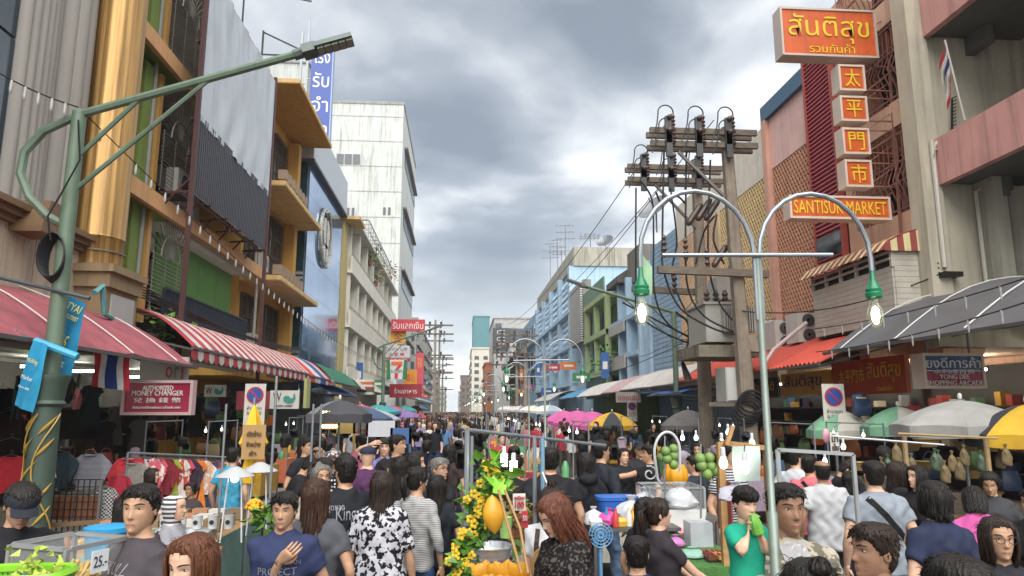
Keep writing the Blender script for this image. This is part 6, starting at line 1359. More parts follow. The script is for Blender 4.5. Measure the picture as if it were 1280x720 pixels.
a = PT('man in a black tee with a bold yellow print', 497, 544, 9.2, 165, tc='1c1c1c', yaw=-60, seed=30); shirt_print(a, 'UP TO', 1.26, .25, .12, 'c9b32a'); shirt_print(a, 'TOWN', 1.12, .25, .12, 'c9b32a')
a = PT('grey haired person with glasses and a dark lettered top by the frame post', 549, 573, 7.4, 140, sex='f', hair='short', hcol='grey', tc='1f1f22', glasses=1, yaw=-10); shirt_print(a, 'AMERICAN', 1.24, .18, .04, 'a9a9a9'); shirt_print(a, 'DREAM', 1.17, .18, .04, 'a9a9a9')
PT('long haired woman in dark brown just left of the frame post', 562, 556, 10.5, 20, sex='f', hair='long', tc='3a2f30', len=.45)
# round the mango stall
a = PT('stall woman with a hair bun and brown apron looking down at her hands', 691, 606, 5.0, -165, sex='f', hair='bun', hcol='dark', tc='b9bcc2', nod=34, armR=(.04, .30, 1.05), armL=(-.05, .30, 1.05), palmR=(0, 0, 1), palmL=(0, 0, 1), curl=.8, skin=2)
APR = '4a3a32'; shirt_print(a, poly([(-.12, .02), (.12, .02), (.17, -.42), (-.17, -.42)]), 1.22, 0, 0, APR, name='apron'); shirt_print(a, strip([(-.10, .17), (-.10, .02)], .035), 1.22, 0, 0, APR, name='apron_strap'); shirt_print(a, strip([(.10, .17), (.10, .02)], .035), 1.22, 0, 0, APR, name='apron_strap')
PT('woman with reddish shoulder length hair in a black lace top bending over the mangoes', 715, 614, 4.35, -125, sex='f', hair='long', hcol='red', tc=LACE, sleeve=1.35, lips=1, skin=1, nod=22, len=.24, armR=(.06, .34, .92), armL=(-.18, .30, .90), yaw=12, lean=8)
PT('broad man from behind in a black tee beyond the mango stall', 687, 560, 6.9, -8, tc='1d1d21', wt=1.22, seed=40)
PT('woman in a black hooded top with hair over her shoulders beside the broad man', 732, 567, 7.8, -10, sex='f', hair='long', tc='1c1e23', hood=1, sleeve=1.9, len=.3)
PT('man in a dark shirt and faded jeans turned to the right stalls', 751, 551, 8.3, 55, tc='23272f', bc='6d88a8', sleeve=1.4, yaw=15)
PT('person in a large black jacket bent over the back of the mango stall', 638, 568, 7.3, 20, tc='1b1b1e', wt=1.25, sleeve=1.9, hair='short', lean=14)
PT('woman with a patterned headband in a charcoal tee seated and looking right', 826, 624, 5.1, 80, sex='f', hair='pony', hcol='dark', tc='2f2a30', yaw=5, lips=1, skin=1, armR=(.12, .42, .98), armL=(-.12, .42, .95), len=.22, lean=-3)
PT('dark haired woman close behind the headband woman', 806, 623, 5.7, 60, sex='f', hair='long', tc='26252a')
PT('short haired boy from behind in a navy tee at the bottom edge', 796, 670, 4.2, 20, tc='232a52', H=1.42, hair='short', seed=44)
ch = PT('small child in a green tee carried on one arm and biting a green snack', 929, 617, 3.25, 172, cat='child', H=.80, child=1, sit=1, hair='child', tc='1c8f74', armR=(.05, .17, 1.40), armL=(-.06, .18, 1.36), palmR=(-1, -.3, 0), palmL=(1, -.3, 0), curl=.9, nod=8, skin=1, bot='shorts', bc='8d8a78', eyes=0, shoes=False)
_h = INFO[ch]; _w = _h['W'] @ _h['SCL']; MB().tube([_w @ V((-.02, .20, 1.36)), _w @ V((0, .20, 1.44)), _w @ V((.01, .175, 1.53))], [.026, .028, .018], 8).solo('snack', mat('green wrapper', '5f9a3a', rough=.4, var=.3, sc=30), 'green wrapped snack the small child is biting', 'snack')
a = PT('man in a camouflage jacket over a white tee behind the lamp pipe', 980, 606, 3.5, 178, tc=CAMO, sleeve=1.95, skin=2, armR=(.24, .30, 1.02), palmR=(-1, 0, .6), wt=1.06, seed=50, topname='jacket')
shirt_print(a, poly([(-.07, .22), (.06, .22), (.045, -.05), (.02, -.3), (-.05, -.3)]), 1.22, 0, 0, 'c9c9cb', name='undershirt')
PT('balding man from behind in a pale grey tee and dark jeans', 1027, 576, 7.1, 4, hair='bald', tc='a9aaad', bc='23262d', skin=2, wt=1.08)
a = PT('man in a salmon pink tee with a dark strap', 1011, 570, 7.9, 20, tc='b8606a', skin=0, yaw=30); shirt_print(a, strip([(-.1, .2), (.1, -.1)], .04), 1.2, 0, 0, '26262a', back=True, name='bag_strap')
PT('tall man in a white tee left of the salmon one', 993, 561, 8.4, 40, tc='b5b8be', skin=1, yaw=30)
PT('man in black leaning over the stall behind the balding man', 1040, 574, 9.0, 100, tc='1b1c20', nod=25, lean=12)
a = PT('man from behind in a grey tee with a black bag strap', 1091, 577, 5.9, 6, tc='7d858e', wt=1.12, skin=1, seed=60); shirt_print(a, strip([(-.11, .20), (.17, -.12)], .05), 1.2, 0, 0, '191a1d', back=True, name='bag_strap')
PT('balding man in profile looking left, very close at the bottom', 1092, 656, 3.0, -95, hair='short', hcol='dark', tc='3c3a3a', skin=2, wt=1.08, seed=61)
PT('black haired head with a hair clip at the bottom edge below the jacket', 1013, 704, 2.25, 5, sex='f', hair='bun', tc='26262a', seed=62)
PT('woman from behind in a navy tee with short black hair', 1167, 603, 4.5, -4, sex='f', hair='bob', tc='252b42', len=.07, wt=1.1, skin=1, bc='22242c')
PT('woman in a bright pink tee bending to the vegetable stall', 1221, 608, 5.5, 28, sex='f', hair='bob', tc='b8528f', len=.1, lean=14, nod=15, armR=(.24, .34, .98))
a = PT('woman with round glasses and a dark vest over a pale collar at the right bottom', 1244, 648, 3.7, -165, sex='f', hair='bob', hcol='dark', tc='26262c', glasses=1, len=.13, skin=0); shirt_print(a, poly([(-.10, .2), (-.03, .0), (.0, .14), (.03, .0), (.10, .2), (.06, .02), (0, -.06), (-.06, .02)]), 1.24, 0, 0, 'b3ac8c', name='collar')
PT('black haired head rising at the bottom edge in front of the glasses woman', 1199, 699, 2.0, 0, hair='short', tc='2a2a2e', seed=66)
PT('woman in a black top with a fringe talking on the right', 1120, 578, 7.2, 95, sex='f', hair='long', hcol='dark', tc='25252a', fringe=1, skin=0)
PT('long haired woman in black facing left in the talking pair', 1146, 583, 6.8, -100, sex='f', hair='long', tc='1c1c20', skin=1, len=.3)
PT('vendor in a dark tee reaching over behind the pink tee', 1236, 590, 6.6, -140, sex='f', hair='pony', tc='38383c', nod=20, armR=(.1, .4, 1.05))
PT('arm reaching vendor in black at the right edge', 1290, 612, 5.2, -110, tc='1d1d20', armR=(.1, .48, 1.05), armL=(-.15, .42, 1.05))
# left stalls
PT('woman in a black and white striped headscarf looking right', 219, 620, 6.0, 95, sex='f', hair='none', wear='hijab', wc=STRH, tc='8a8a90', skin=1, armR=(.12, .32, 1.25))
PT('seated woman with a round face behind the food counter', 239, 604, 9.3, -165, sex='f', hair='bun', tc='3a3438', skin=2)
PT('woman with wavy hair looking right below the clothes rail', 190, 586, 9.6, 90, sex='f', hair='bob', hcol='dark', tc='30282c', skin=1)
PT('vendor in black stretching over the lit counter on the left', 387, 571, 7.9, 80, sex='f', hair='pony', tc='1c1c20', armR=(.05, .5, 1.15), armL=(-.1, .5, 1.1), lean=14, skin=0)
PT('young man in black bent over left of the stretching vendor', 363, 567, 8.8, 70, tc='202024', lean=18, nod=20)
PT('man in a black shirt standing behind the two bent vendors', 383, 548, 10.2, 120, tc='212228', skin=0)
PT('person in a dark top half hidden by the food case', 160, 622, 5.6, 30, sex='f', hair='bob', tc='26282c', len=.1)
PT('shopper in a sky blue shirt behind the hanging lamps', 292, 560, 9.8, 20, tc='3f8fae', seed=70)
# right middle
for px, py, d, hd, k, lb in ((779, 561, 10, 170, dict(sex='f', hair='pony', tc='222226', skin=1), 'woman in black facing the camera behind the fruit stall'), (799, 553, 10.8, 185, dict(tc='2a2a2c', wear='cap', wc='303036', hair='short'), 'man in a dark cap facing the camera behind the fruit stall'), (812, 557, 9.4, -85, dict(tc='1f2024', armR=(.1, .55, 1.25), skin=0), 'man in black reaching left behind the fruit stall'), (868, 570, 8.4, -30, dict(tc='2b3038', bc='7f97b3', yaw=-30), 'man in dark top and pale jeans by the green pomelos'), (912, 556, 7.6, 150, dict(tc=pc('navy stripe', '23252f', stripes, col=(.4, .4, .4), sc=12.), hair='short'), 'man in a navy striped shirt behind the white board'), (872, 555, 11.5, -150, dict(sex='f', hair='bob', tc='b86a78'), 'woman in pink reading in the right aisle'), (1062, 574, 9.6, -90, dict(tc='1d1e22', sleeve=1.8, skin=1), 'man in a black jacket facing left on the right side'), (1060, 590, 8.6, 30, dict(sex='f', hair='long', tc='202024'), 'dark haired woman between the two grey tees')): PT(lb, px, py, d, hd, **k)
FIG = [o for o in COL.objects if o.get('category') in ('person', 'child')]
NEAR = [(o.location.x, o.location.y) for o in FIG]
# ---------------------------------------------------------------- shoppers in the middle distance
TM = []
for i, k in enumerate((dict(), dict(wt=1.15), dict(sleeve=1.7, skin=1), dict(step=.3), dict(sex='f', hair='long', len=.35), dict(sex='f', hair='pony'), dict(sex='f', hair='bob', skin=1), dict(sex='f', hair='long', len=.25, sleeve=1.6, skin=2), dict(sex='f', hair='bun', wt=1.1), dict(hair='bald', skin=2), dict(wear='cap', wc='30343f'), dict(sex='f', hair='none', wear='hijab', wc='8c7f8a'))):
    TM.append((person('shopper', 0, 0, 0, 0, local=True, hero=False, vox=.032, H=1.66 if k.get('sex') != 'f' else 1.57, seed=100+i, **k), k))
COLN = [('1d1e22', 'black'), ('22262e', 'dark navy'), ('1b1c20', 'black'), ('3a3a40', 'charcoal'), ('b9b9bc', 'white'), ('8d9096', 'grey'), ('9c3240', 'red'), ('8a7fa8', 'lilac'), ('b56a80', 'pink'), ('5a7fa8', 'blue'), ('a89a6a', 'khaki'), ('c4c0b8', 'cream'), ('35506a', 'denim blue'), ('1f1f23', 'black')]
rnd = random.Random(11); spots = list(NEAR)
def free(x, y, r=.38):
    if x < -2.9 and y < 12.6: return False
    for a, b in spots:
        if (a-x)**2+(b-y)**2 < r*r: return False
    spots.append((x, y)); return True
def place(n, y0, y1, rng, make):
    c = t = 0
    while c < n and t < n*60:
        t += 1; y = y0+(y1-y0)*rnd.random()**1.1; a, b = rng(); x = rnd.uniform(a, b)
        if free(x, y): make(x, y); c += 1
HAIRC = ('black', 'black', 'dark', 'brown')
first = set()
def shopper(x, y):
    i = rnd.randrange(len(TM)); t, k = TM[i]; r = t if i not in first else copy_tree(t); first.add(i)
    cn, nm = rnd.choice(COLN); m = cloth(cn); away = rnd.random() < .55; h = rnd.gauss(0 if away else 180, 28)
    r.location = (x, y, 0); r.rotation_euler = (0, 0, -R(h)); s = rnd.uniform(.95, 1.05); r.scale = (s, s, s)
    cs = r.children
    MIDJ.append((r, m, cloth(rnd.choice(('23262d', '2c3a56', '1c1c20', '55504a', '3b4f70')))))
    sd = 'left' if x < 1 else 'right'; who = {'bald': 'balding ', 'long': 'long haired ', 'pony': 'ponytailed ', 'bun': 'bun haired ', 'bob': 'bob haired '}.get(k.get('hair'), 'capped ' if k.get('wear') == 'cap' else 'headscarfed ' if k.get('wear') else 'short haired ')
    r['label'] = f"{who}shopper in a {nm} top {'walking away' if away else 'facing the camera'} in the {sd} aisle{', nearer' if y < 12 else '' if y < 17 else ', further'}"
    r['group'] = 'shoppers in the middle distance'
MIDJ = []
place(62, 9.0, 22, lambda: (-4.2, .9), shopper); place(44, 9.0, 22, lambda: (2.6, 6.3), shopper); place(8, 13, 21, lambda: (-6.3, -4.6), shopper)
def mid_colours():
    for r, m, bm in MIDJ:
        for c in r.children:
            n = c.name.split('.')[0]
            if n in ('shirt', 'trousers'): c.material_slots[0].link = 'OBJECT'; c.material_slots[0].material = m if n == 'shirt' else bm
DECOR.append(mid_colours)
# ---------------------------------------------------------------- the far crowd
def far_mesh(i):
    q = random.Random(500+i); fem = i % 2; mb = MB(); hw = .20 if not fem else .17
    E = lambda z, a, b, y=0, n=10: [V((a*math.cos(2*PI*j/n), b*math.sin(2*PI*j/n)+y, z)) for j in range(n)]
    mb.k = 0; mb.loft([E(.80, .18, .12), E(1.0, .165, .11), E(1.25, hw-.01, .12), E(1.36, hw-.03, .10), E(1.43, .07, .06)])
    st = q.uniform(-.16, .16)
    for s in (-1, 1): mb.k = 0; mb.tube([(s*(hw-.02), 0, 1.37), (s*(hw+.04), -.02, 1.12)], [.06, .055], 7); mb.k = 1; mb.tube([(s*(hw+.03), -.01, 1.14), (s*(hw+.05), .05, .95), (s*(hw+.03), .12, .80)], [.042, .036, .028], 6); mb.k = 2; mb.tube([(s*.09, 0, .86), (s*.09, s*st*.5+.02, .46), (s*.09, s*st, .02)], [.10, .07, .05], 7)
    mb.k = 1; mb.loft([E(1.40, .05, .05), E(1.50, .05, .05, .01), E(1.52, .055, .065, .02), E(1.60, .072, .088, .01), E(1.66, .068, .084), E(1.71, .03, .04)])
    mb.k = 3; mb.loft([E(1.52 if not fem else 1.40, .055, .04, -.055), E(1.58, .076, .075, -.028), E(1.65, .082, .095, -.014), E(1.70, .066, .078, -.008), E(1.73, .02, .02, -.005)])
    if fem: mb.loft([E(1.18+.1*q.random(), .06, .02, -.12), E(1.35, .08, .04, -.09), E(1.55, .082, .06, -.05), E(1.66, .07, .06, -.03)])
    cn, nm = COLN[i % len(COLN)] if i < 14 else q.choice(COLN)
    return mb.mesh('person', [cloth(cn), SKIN[i % 3], cloth(q.choice(('23262d', '2c3a56', '1c1c20', '4a4640')), ), HAIR[q.choice(HAIRC)]]), nm, fem
FARM = [far_mesh(i) for i in range(28)]
def far_person(x, y):
    me, nm, fem = rnd.choice(FARM); o = link('person', me); o.location = (x, y, 0); s = rnd.uniform(.92, 1.06); o.scale = (s, s, s); o.rotation_euler = (0, 0, R(rnd.gauss(0 if rnd.random() < .5 else 180, 25)))
    tag(o, f"distant {'long haired' if fem else 'short haired'} person in a {nm} top in the crowd down the street", 'person', 'distant crowd')
place(112, 21, 62, lambda: (-5.2, .9), far_person); place(50, 21, 55, lambda: (2.2, 6.6), far_person)
mb = MB(); mats_ = []
cm = bpy.data.meshes.new('crowd'); bm = bmesh.new(); mi = {}
for i in range(300):
    me, nm, fem = rnd.choice(FARM); y = rnd.uniform(58, 150); x = rnd.uniform(-5, 6.4); n0 = len(bm.verts); f0 = len(bm.faces); bm.from_mesh(me)
    bm.verts.ensure_lookup_table(); bm.faces.ensure_lookup_table(); T = MX.Translation((x, y, 0)) @ rotz(rnd.choice((0, PI))+rnd.uniform(-.4, .4))
    for v in bm.verts[n0:]: v.co = T @ v.co
    mp = [mi.setdefault(m, len(mi)) for m in me.materials]
    for f in bm.faces[f0:]: f.material_index = mp[f.material_index]
bm.to_mesh(cm); bm.free(); [cm.materials.append(m) for m in mi]
tag(link('crowd', cm), 'mass of tiny dark heads filling the far end of the street', 'crowd', kind='stuff')
# ---------------------------------------------------------------- stalls and goods
ALU = metal('a9acae', .35); CLR = mat('clear acrylic', 'dfe6e6', rough=.05, alpha=.08, spec=.6, var=.02); WD = mat('pale wood', 'a07c50', rough=.7, var=.2, stretch=(1, 1, 5)); LEAF = mat('leaf green', '4f7a2c', rough=.5, var=.35, sc=12); YFL = mat('yellow petals', 'd3b22c', rough=.6, var=.2)
MANGO = mat('ripe mango', 'd59a2c', rough=.4, var=.16, sc=8); POM = mat('green pomelo', '6c8a48', rough=.5, var=.16, sc=14, bump=.2, bsc=120); WHP = plas('c9ccd0'); STYRO = mat('white foam', 'cfd0ce', rough=.8, var=.04)
def table(label, x0, x1, y0, y1, z, top, skirt=None, group=None, drop=.5, leg=True):
    t = thing('stall_table', label, 'table', ((x0+x1)/2, (y0+y1)/2, 0), group=group); MB().bx((x0, y0, z-.03), (x1, y1, z)).build('table_top', top, t)
    for x in (x0+.04, x1-.04):
        for y in (y0+.04, y1-.04): MB().beam((x, y, 0), (x, y, z-.03), .03).build('leg', STEEL, t)
    if skirt:
        g = []
        for k in range(6):
            row = []
            per = [(x0, y1), (x0, y0), (x1, y0), (x1, y1)]
            for a, b_ in zip(per, per[1:]):
                for j in range(9): u = j/9; p = V((lerp(a[0], b_[0], u), lerp(a[1], b_[1], u), 0)); o = .012+.02*(k/5)*math.sin(j*2.2+a[0]*3); c_ = V(((x0+x1)/2, (y0+y1)/2, 0)); d = (p-c_).normalized(); row.append((p.x+d.x*o, p.y+d.y*o, z+.004-drop*k/5))
            g.append(row)
        MB().sheet(g, .006).build('table_cloth', skirt, t)
    return t
def box_case(label, x0, x1, y0, y1, z0, z1, fm, rz=0, t=.02):
    b = thing('display_case', label, 'display case', ((x0+x1)/2, (y0+y1)/2, z0), rz, local=True); X, Y, Z = (x1-x0)/2, (y1-y0)/2, z1-z0
    for x in (-X, X):
        for y in (-Y, Y): MB().beam((x, y, 0), (x, y, Z), t).build('corner_post', fm, b)
    for z in (.015, Z):
        for y in (-Y, Y): MB().beam((-X+.016, y, z), (X-.016, y, z), t*.96).build('rail', fm, b)
        for x in (-X, X): MB().beam((x, -Y+.016, z), (x, Y-.016, z), t*.96).build('rail', fm, b)
    for y in (-Y, Y): MB().bx((-X+.017, y-.003, .035), (X-.017, y+.003, Z-.02)).build('glass_pane', CLR, b)
    for x in (-X, X): MB().bx((x-.003, -Y+.017, .035), (x+.003, Y-.017, Z-.02)).build('glass_pane', CLR, b)
    MB().bx((-X, -Y, .0), (X, Y, .012)).build('base', fm, b); MB().bx((-X+.02, -Y+.02, Z+.0), (X-.02, Y-.02, Z+.006)).build('top_pane', CLR, b); return b
def bulb(label, p, wire=None, e=1.6, s=.8, cfl=False, group=None):
    b = thing('lit_bulb', label, 'lamp', p, group=group); p = V(p)
    MB().lathe([(.012*s, .09*s), (.018*s, .085*s), (.02*s, .03*s), (.016*s, .02*s)], 10, p).build('socket', WHP, b); g = mat('bulb light %g' % e, 'fff3d8', emis=e)
    if cfl:
        m_ = MB(); 
        for k in range(4): m_.tube([p+V((.026*s*math.cos(a*.8+k*PI/2)*1, .026*s*math.sin(a*.8+k*PI/2), .02*s-.10*s*a/6)) for a in range(7)], .008*s, 5)
        m_.build('spiral_tube', g, b)
    else: MB().lathe([(.014*s, .02*s), (.03*s, -.015*s), (.033*s, -.04*s), (.022*s, -.065*s), (.003*s, -.073*s)], 12, p).build('glass', g, b)
    if wire: MB().tube([p+V((0, 0, .09*s)), V(wire)], .004, 4).build('wire', BLK, b)
def leaf_cluster(mb, p, n, r, L, rnd):
    for i in range(n):
        q = V(p)+V((rnd.gauss(0, r), rnd.gauss(0, r), rnd.gauss(0, r))); d = V((rnd.uniform(-1, 1), rnd.uniform(-1, 1), rnd.uniform(-.8, .5))).normalized()*L*rnd.uniform(.6, 1.2); s_ = d.cross(V((rnd.uniform(-1, 1), rnd.uniform(-1, 1), 1))).normalized()*L*.32; u = d.cross(s_).normalized()*.02
        mb.add([q, q+d*.45+s_+u, q+d, q+d*.45-s_+u], [(0, 1, 2), (0, 2, 3)])
rd = random.Random(4)
# --- bottom left: food case and the vendor's counter
table('steel food counter at the bottom left corner', -2.9, -1.35, 3.35, 4.1, .95, STEEL)
bc = U(92, 690, Y=3.75); cs = box_case('glass food case with noodles and a price card at the bottom left', bc.x-.20, bc.x+.17, 3.58, 3.92, .96, U(100, 676, Y=3.75).z, ALU, R(-24)); zc = .97
nd = MB()
for i in range(34): 
    x, y = rd.uniform(-.14, .14), rd.uniform(-.12, .12); nd.tube([V((bc.x+x+.05*math.cos(a+i), 3.72+y+.05*math.sin(a*1.3+i), 1.22+.2*rd.random()*(1-abs(x)*4)+.006*a)) for a in range(9)], .012, 5)
nd.solo('noodles', mat('yellow noodles', 'c9a548', rough=.5, var=.2), 'heap of yellow noodles inside the glass food case', 'food', kind=None)
F = MX.Translation((bc.x+.01, 3.73, zc)) @ rotz(R(-24)) @ frame((.195, -.02, .475), (0, 1, 0), (0, 0, 1)); pc_ = thing('price_card', 'white price card reading 25 on the side of the food case', 'sign', F.translation)
MB(F).prism([(-.045, -.05), (.045, -.05), (.045, .05), (-.045, .05)], .005).build('card', paint('c9ccd0'), pc_); text('25.-', F @ MX.Translation((0, 0, .007)), .07, .05, paint('2a3038'), pc_, th=.002)
g = thing('plastic_basket', 'lime green plastic basket in front of the cap wearing vendor', 'basket', U(42, 716, Y=3.3)); P_ = U(26, 717, Y=3.3)
m_ = MB(); n = 40
for z, w_ in ((0, .02), (-.05, .008), (-.10, .008), (-.16, .014)): m_.tube([P_+V((.19*math.copysign(abs(math.cos(2*PI*j/n))**.5, math.cos(2*PI*j/n))*(1+z), .12*math.copysign(abs(math.sin(2*PI*j/n))**.5, math.sin(2*PI*j/n)), z)) for j in range(n+1)], w_, 5)
for j in range(n): a = 2*PI*j/n; c_, s_ = math.copysign(abs(math.cos(a))**.5, math.cos(a)), math.copysign(abs(math.sin(a))**.5, math.sin(a)); m_.beam(P_+V((.19*c_, .12*s_, 0)), P_+V((.16*c_, .12*s_, -.16)), .012)
m_.box(P_+V((0, 0, -.16)), (.3, .2, .01)); m_.build('basket_body', plas('7ab82c'), g)
m_ = MB(); leaf_cluster(m_, P_+V((.05, 0, .0)), 70, .05, .045, rd); m_.solo('lettuce', mat('lettuce', 'a5b84a', rough=.5, var=.3), 'pale lettuce leaves in the lime green basket', 'vegetables', kind='stuff')
tb_ = U(135, 664, Y=5.0); MB().lathe([(.12, -.16), (.135, 0), (.145, .0), (.145, .03), (.13, .035), (.02, .05)], 24, tb_).solo('plastic_tub', plas('2f8fc0'), 'bright blue lidded plastic tub behind the food case', 'tub')
MB().bx((bc.x-.17, 3.6, 1.19), (bc.x+.14, 3.9, 1.205)).solo('food_tray', STEEL, 'steel tray of noodles inside the glass food case', 'tray')
# --- left counters with snacks
TEAL = cloth('6f8f86'); LACEW = pc('white lace cloth', 'b5b8ba', blot, col=(.25, .27, .3), sc=30.)
table('long snack counter with a sage green cloth on the left', -3.7, -2.35, 6.6, 9.2, .9, WD, TEAL, drop=.8); table('small table with a white lace cloth before the snack counter', -2.75, -2.0, 5.7, 6.45, 1.0, WD, LACEW, drop=.5)
for i in range(18): 
    p = V((-3.55+.2*(i % 6), 7.8+.4*(i//6)+.05*(i % 2), .91)); m_ = MB(); m_.box((0, 0, .06), (.17, .12, .12)); o = m_.solo('snack_box', (paint('a5785a'), paint('c4c2bd'), paint('7d6a50'))[i % 3], ('orange brown', 'white', 'dark tan')[i % 3]+' snack carton in the '+('front', 'middle', 'back')[i//6]+' row on the sage green counter', 'box', 'snack cartons on the sage counter', base=V()); o.location = p
for i in range(5): 
    x = U(207+20*i, 645, Y=7.4); m_ = MB(); m_.lathe([(.045, 0), (.05, .12), (.052, .125)], 14); o = m_.solo('drink_cup', plas('b9bcbd'), 'white cup with a round dark logo on the left counter', 'cup', 'white cups on the left counter', base=V()); o.location = (x.x, 7.4, 1.0); MB().lathe([(.001, 0), (.022, 0), (.022, .006), (.001, .006)], 14, (0, -.047, .065), MX.Rotation(PI/2, 3, 'X')).build('logo_disc', plas('26282c'), o)
MB().bx((-3.2, 7.28, .905), (-2.4, 7.52, .995)).solo('acrylic_tray', plas('9fa4a6'), 'clear edged tray under the white cups', 'tray')
for i in range(3): m_ = MB(); m_.loft([[V((.09*math.cos(a)*k, .07*math.sin(a)*k, z)) for a in [2*PI*j/10 for j in range(10)]] for k, z in ((.9, 0), (1, .08), (.8, .16), (.3, .2))]); o = m_.solo('plastic_bag', mat('milky bag', 'b9bec4', rough=.3, alpha=.75), 'milky plastic bag of snacks on the lace cloth table', 'bag', 'milky bags on the lace cloth', base=V()); o.location = (-2.6+.22*i, 6.1, 1.005)
fl = MB(); 
for i in range(70): a = rd.uniform(0, 2*PI); t = rd.uniform(0, 1.5); fl.ell(U(318, 636, Y=6.3)+V((.065*math.cos(a)*math.sin(t), .065*math.sin(a)*math.sin(t), .07*math.cos(t))), .016, 6, 4)
fl.solo('flower_garland', mat('marigold', 'cf9a1c', rough=.7, var=.2), 'ball of orange yellow marigolds at the counter end', 'flowers', kind='stuff')
m_ = MB(); leaf_cluster(m_, U(334, 644, Y=6.3), 40, .06, .12, rd); m_.solo('banana_leaves', LEAF, 'green leaves around the marigold ball on the counter', 'leaves', kind='stuff')
for k, (px, py, Y) in enumerate(((294, 590, 7.2), (325, 584, 7.6))):
    P_ = U(px, py, Y=Y); b = thing('hood_lamp', ('lit white hood lamp over the left counter, nearer one', 'unlit white hood lamp over the left counter, farther one')[k], 'lamp', (P_.x, Y, .9)); MB().lathe([(.03, .05), (.05, .04), (.17, -.03), (.18, -.04), (.17, -.045), (.04, .02)], 20, P_).build('hood', plas('a4a7aa'), b); [MB().tube([(P_.x+u, Y, .9), (P_.x+u*.6, Y, P_.z)], .008, 6).build('stand', WHP, b) for u in (-.1, .1)]
    if k == 0: MB().ell(P_-V((0, 0, .06)), .04, 10, 6).build('glowing_bulb', mat('hood bulb', 'fffbe8', emis=2), b)
# folded yellow umbrella and cardboard sign
P_ = U(318, 506, Y=8.2); b = thing('umbrella', 'folded yellow umbrella tied upright in front of the no parking sign', 'umbrella', (P_.x, 8.2, 0)); m_ = MB(); n = 20
m_.loft([[P_+V(((r+.02*math.sin(5*2*PI*j/n)*k)*math.cos(2*PI*j/n), (r+.02*math.sin(5*2*PI*j/n)*k)*math.sin(2*PI*j/n), z)) for j in range(n)] for r, z, k in ((.012, .0, 0), (.05, -.1, .4), (.10, -.3, 1), (.15, -.42, 1.2), (.05, -.55, 1), (.10, -.75, 1), (.07, -.85, .5))]); m_.build('folded_canopy', M_('d0a31c', streak=.05), b); MB().tube([(P_.x, 8.2, 0), (P_.x, 8.2, P_.z+.08)], .015, 6).build('pole', GPIPE, b)
CB = mat('cardboard', '9c7c52', rough=.85, var=.12, bump=.1); MK = paint('4a3826')
s, p, q, Rm = sign('brown cardboard sign with handwritten Thai hung on the folded umbrella', (304, 531), (330, 574), 8.0, CB, [('เปิดร้าน', .5, .25, .6, .16, MK), ('จำหน่าย', .5, .55, .6, .16, MK), ('ผ้า', .5, .82, .3, .14, MK)], .012, rot=4)
for k, (px, Y) in enumerate(((346, 7.0), (392, 8.4), (402, 8.6), (283, 8))): P_ = U(px, 470 if k == 0 else 505, Y=Y); MB().tube([(P_.x, Y, 0), (P_.x, Y, P_.z)], .013, 8).solo('stall_pole', GPIPE, ('thin steel stall pole right of the cardboard sign', 'thin steel stall pole left of the black umbrella', 'thin steel stall pole under the black umbrella', 'thin steel stall pole by the hood lamps')[k], 'pole')
lb = thing('light_panel', 'glowing bulbs on a sweet stall board under the dark umbrella', 'lamp', U(412, 530, Y=13.5)); BRD = mat('stall board', '6a4a3a', rough=.7)
MB().bx(U(403, 537, Y=13.6), U(421, 514, Y=13.65)).build('board', BRD, lb)
for z in (516, 522, 533):
    for x in (404, 408, 412, 416, 420): MB().ell(U(x, z, Y=13.5), .035 if z != 522 else .05, 8, 6).build('bulb', mat('warm bulb', 'ffc88a', emis=1.6), lb)
for i, (px, py, Y, c, l_) in enumerate(((430, 532, 15, 'b59a5a', 'tan stall board with a yellow top right of the glowing bulbs'), (470, 536, 17, 'b9bcc2', 'white cloth backed stall in the left row'), (500, 545, 15, '3a5a8a', 'blue goods board in the left row'))):
    a, c_ = U(px-12, py-10, Y=Y), U(px+14 if i != 1 else px+26, py+10, Y=Y); MB().bx((a.x, Y, c_.z), (c_.x, Y+.05, a.z)).bx((a.x, Y, 0), (a.x+.05, Y+.05, a.z)).bx((c_.x-.05, Y, 0), (c_.x, Y+.05, a.z)).solo('stall_board', paint(c), l_, 'board')
# --- mango stall frame
fr = thing('pipe_gantry', 'steel pipe frame over the mango stall with a blue taped post', 'frame', (.3, 5, 0)); a, c_ = U(583, 537, Y=4.75), U(757, 557, Y=5.6)
MB().tube([a, c_], .012, 8).build('top_bar', GPIPE, fr)
for px, py, Y, r in ((584, 537, 4.75, .018), (590, 545, 5.2, .012), (668, 546, 5.1, .014)): P_ = U(px, py, Y=Y); MB().tube([(P_.x, Y, 0), P_], r, 8).build('post', GPIPE, fr)
P_ = U(678, 548, Y=5.15); MB().tube([(P_.x, 5.15, 0), P_], .016, 8).build('post', plas('6d8fa8'), fr, label='post wrapped in pale blue tape')
MB().tube([U(678, 590, Y=5.1), U(684, 605, Y=5.05), U(676, 620, Y=5.1), U(686, 640, Y=5.05)], .006, 5).build('white_wire', WHP, fr)
bulb('left spiral bulb hanging lit over the mango stall', U(630, 571, Y=4.6), a.lerp(c_, .25), 2.2, .72, True); bulb('right spiral bulb hanging lit over the mango stall', U(642, 580, Y=4.5), a.lerp(c_, .33), 2.2, .76, True)
t0 = table('mango stall table with a pale cloth', U(572, 700, Y=4.3).x, U(700, 700, Y=4.3).x, 4.5, 6.0, .98, WD, cloth('a9a8a2'), drop=.7); TX0, TX1 = U(572, 700, Y=4.3).x, U(700, 700, Y=4.3).x
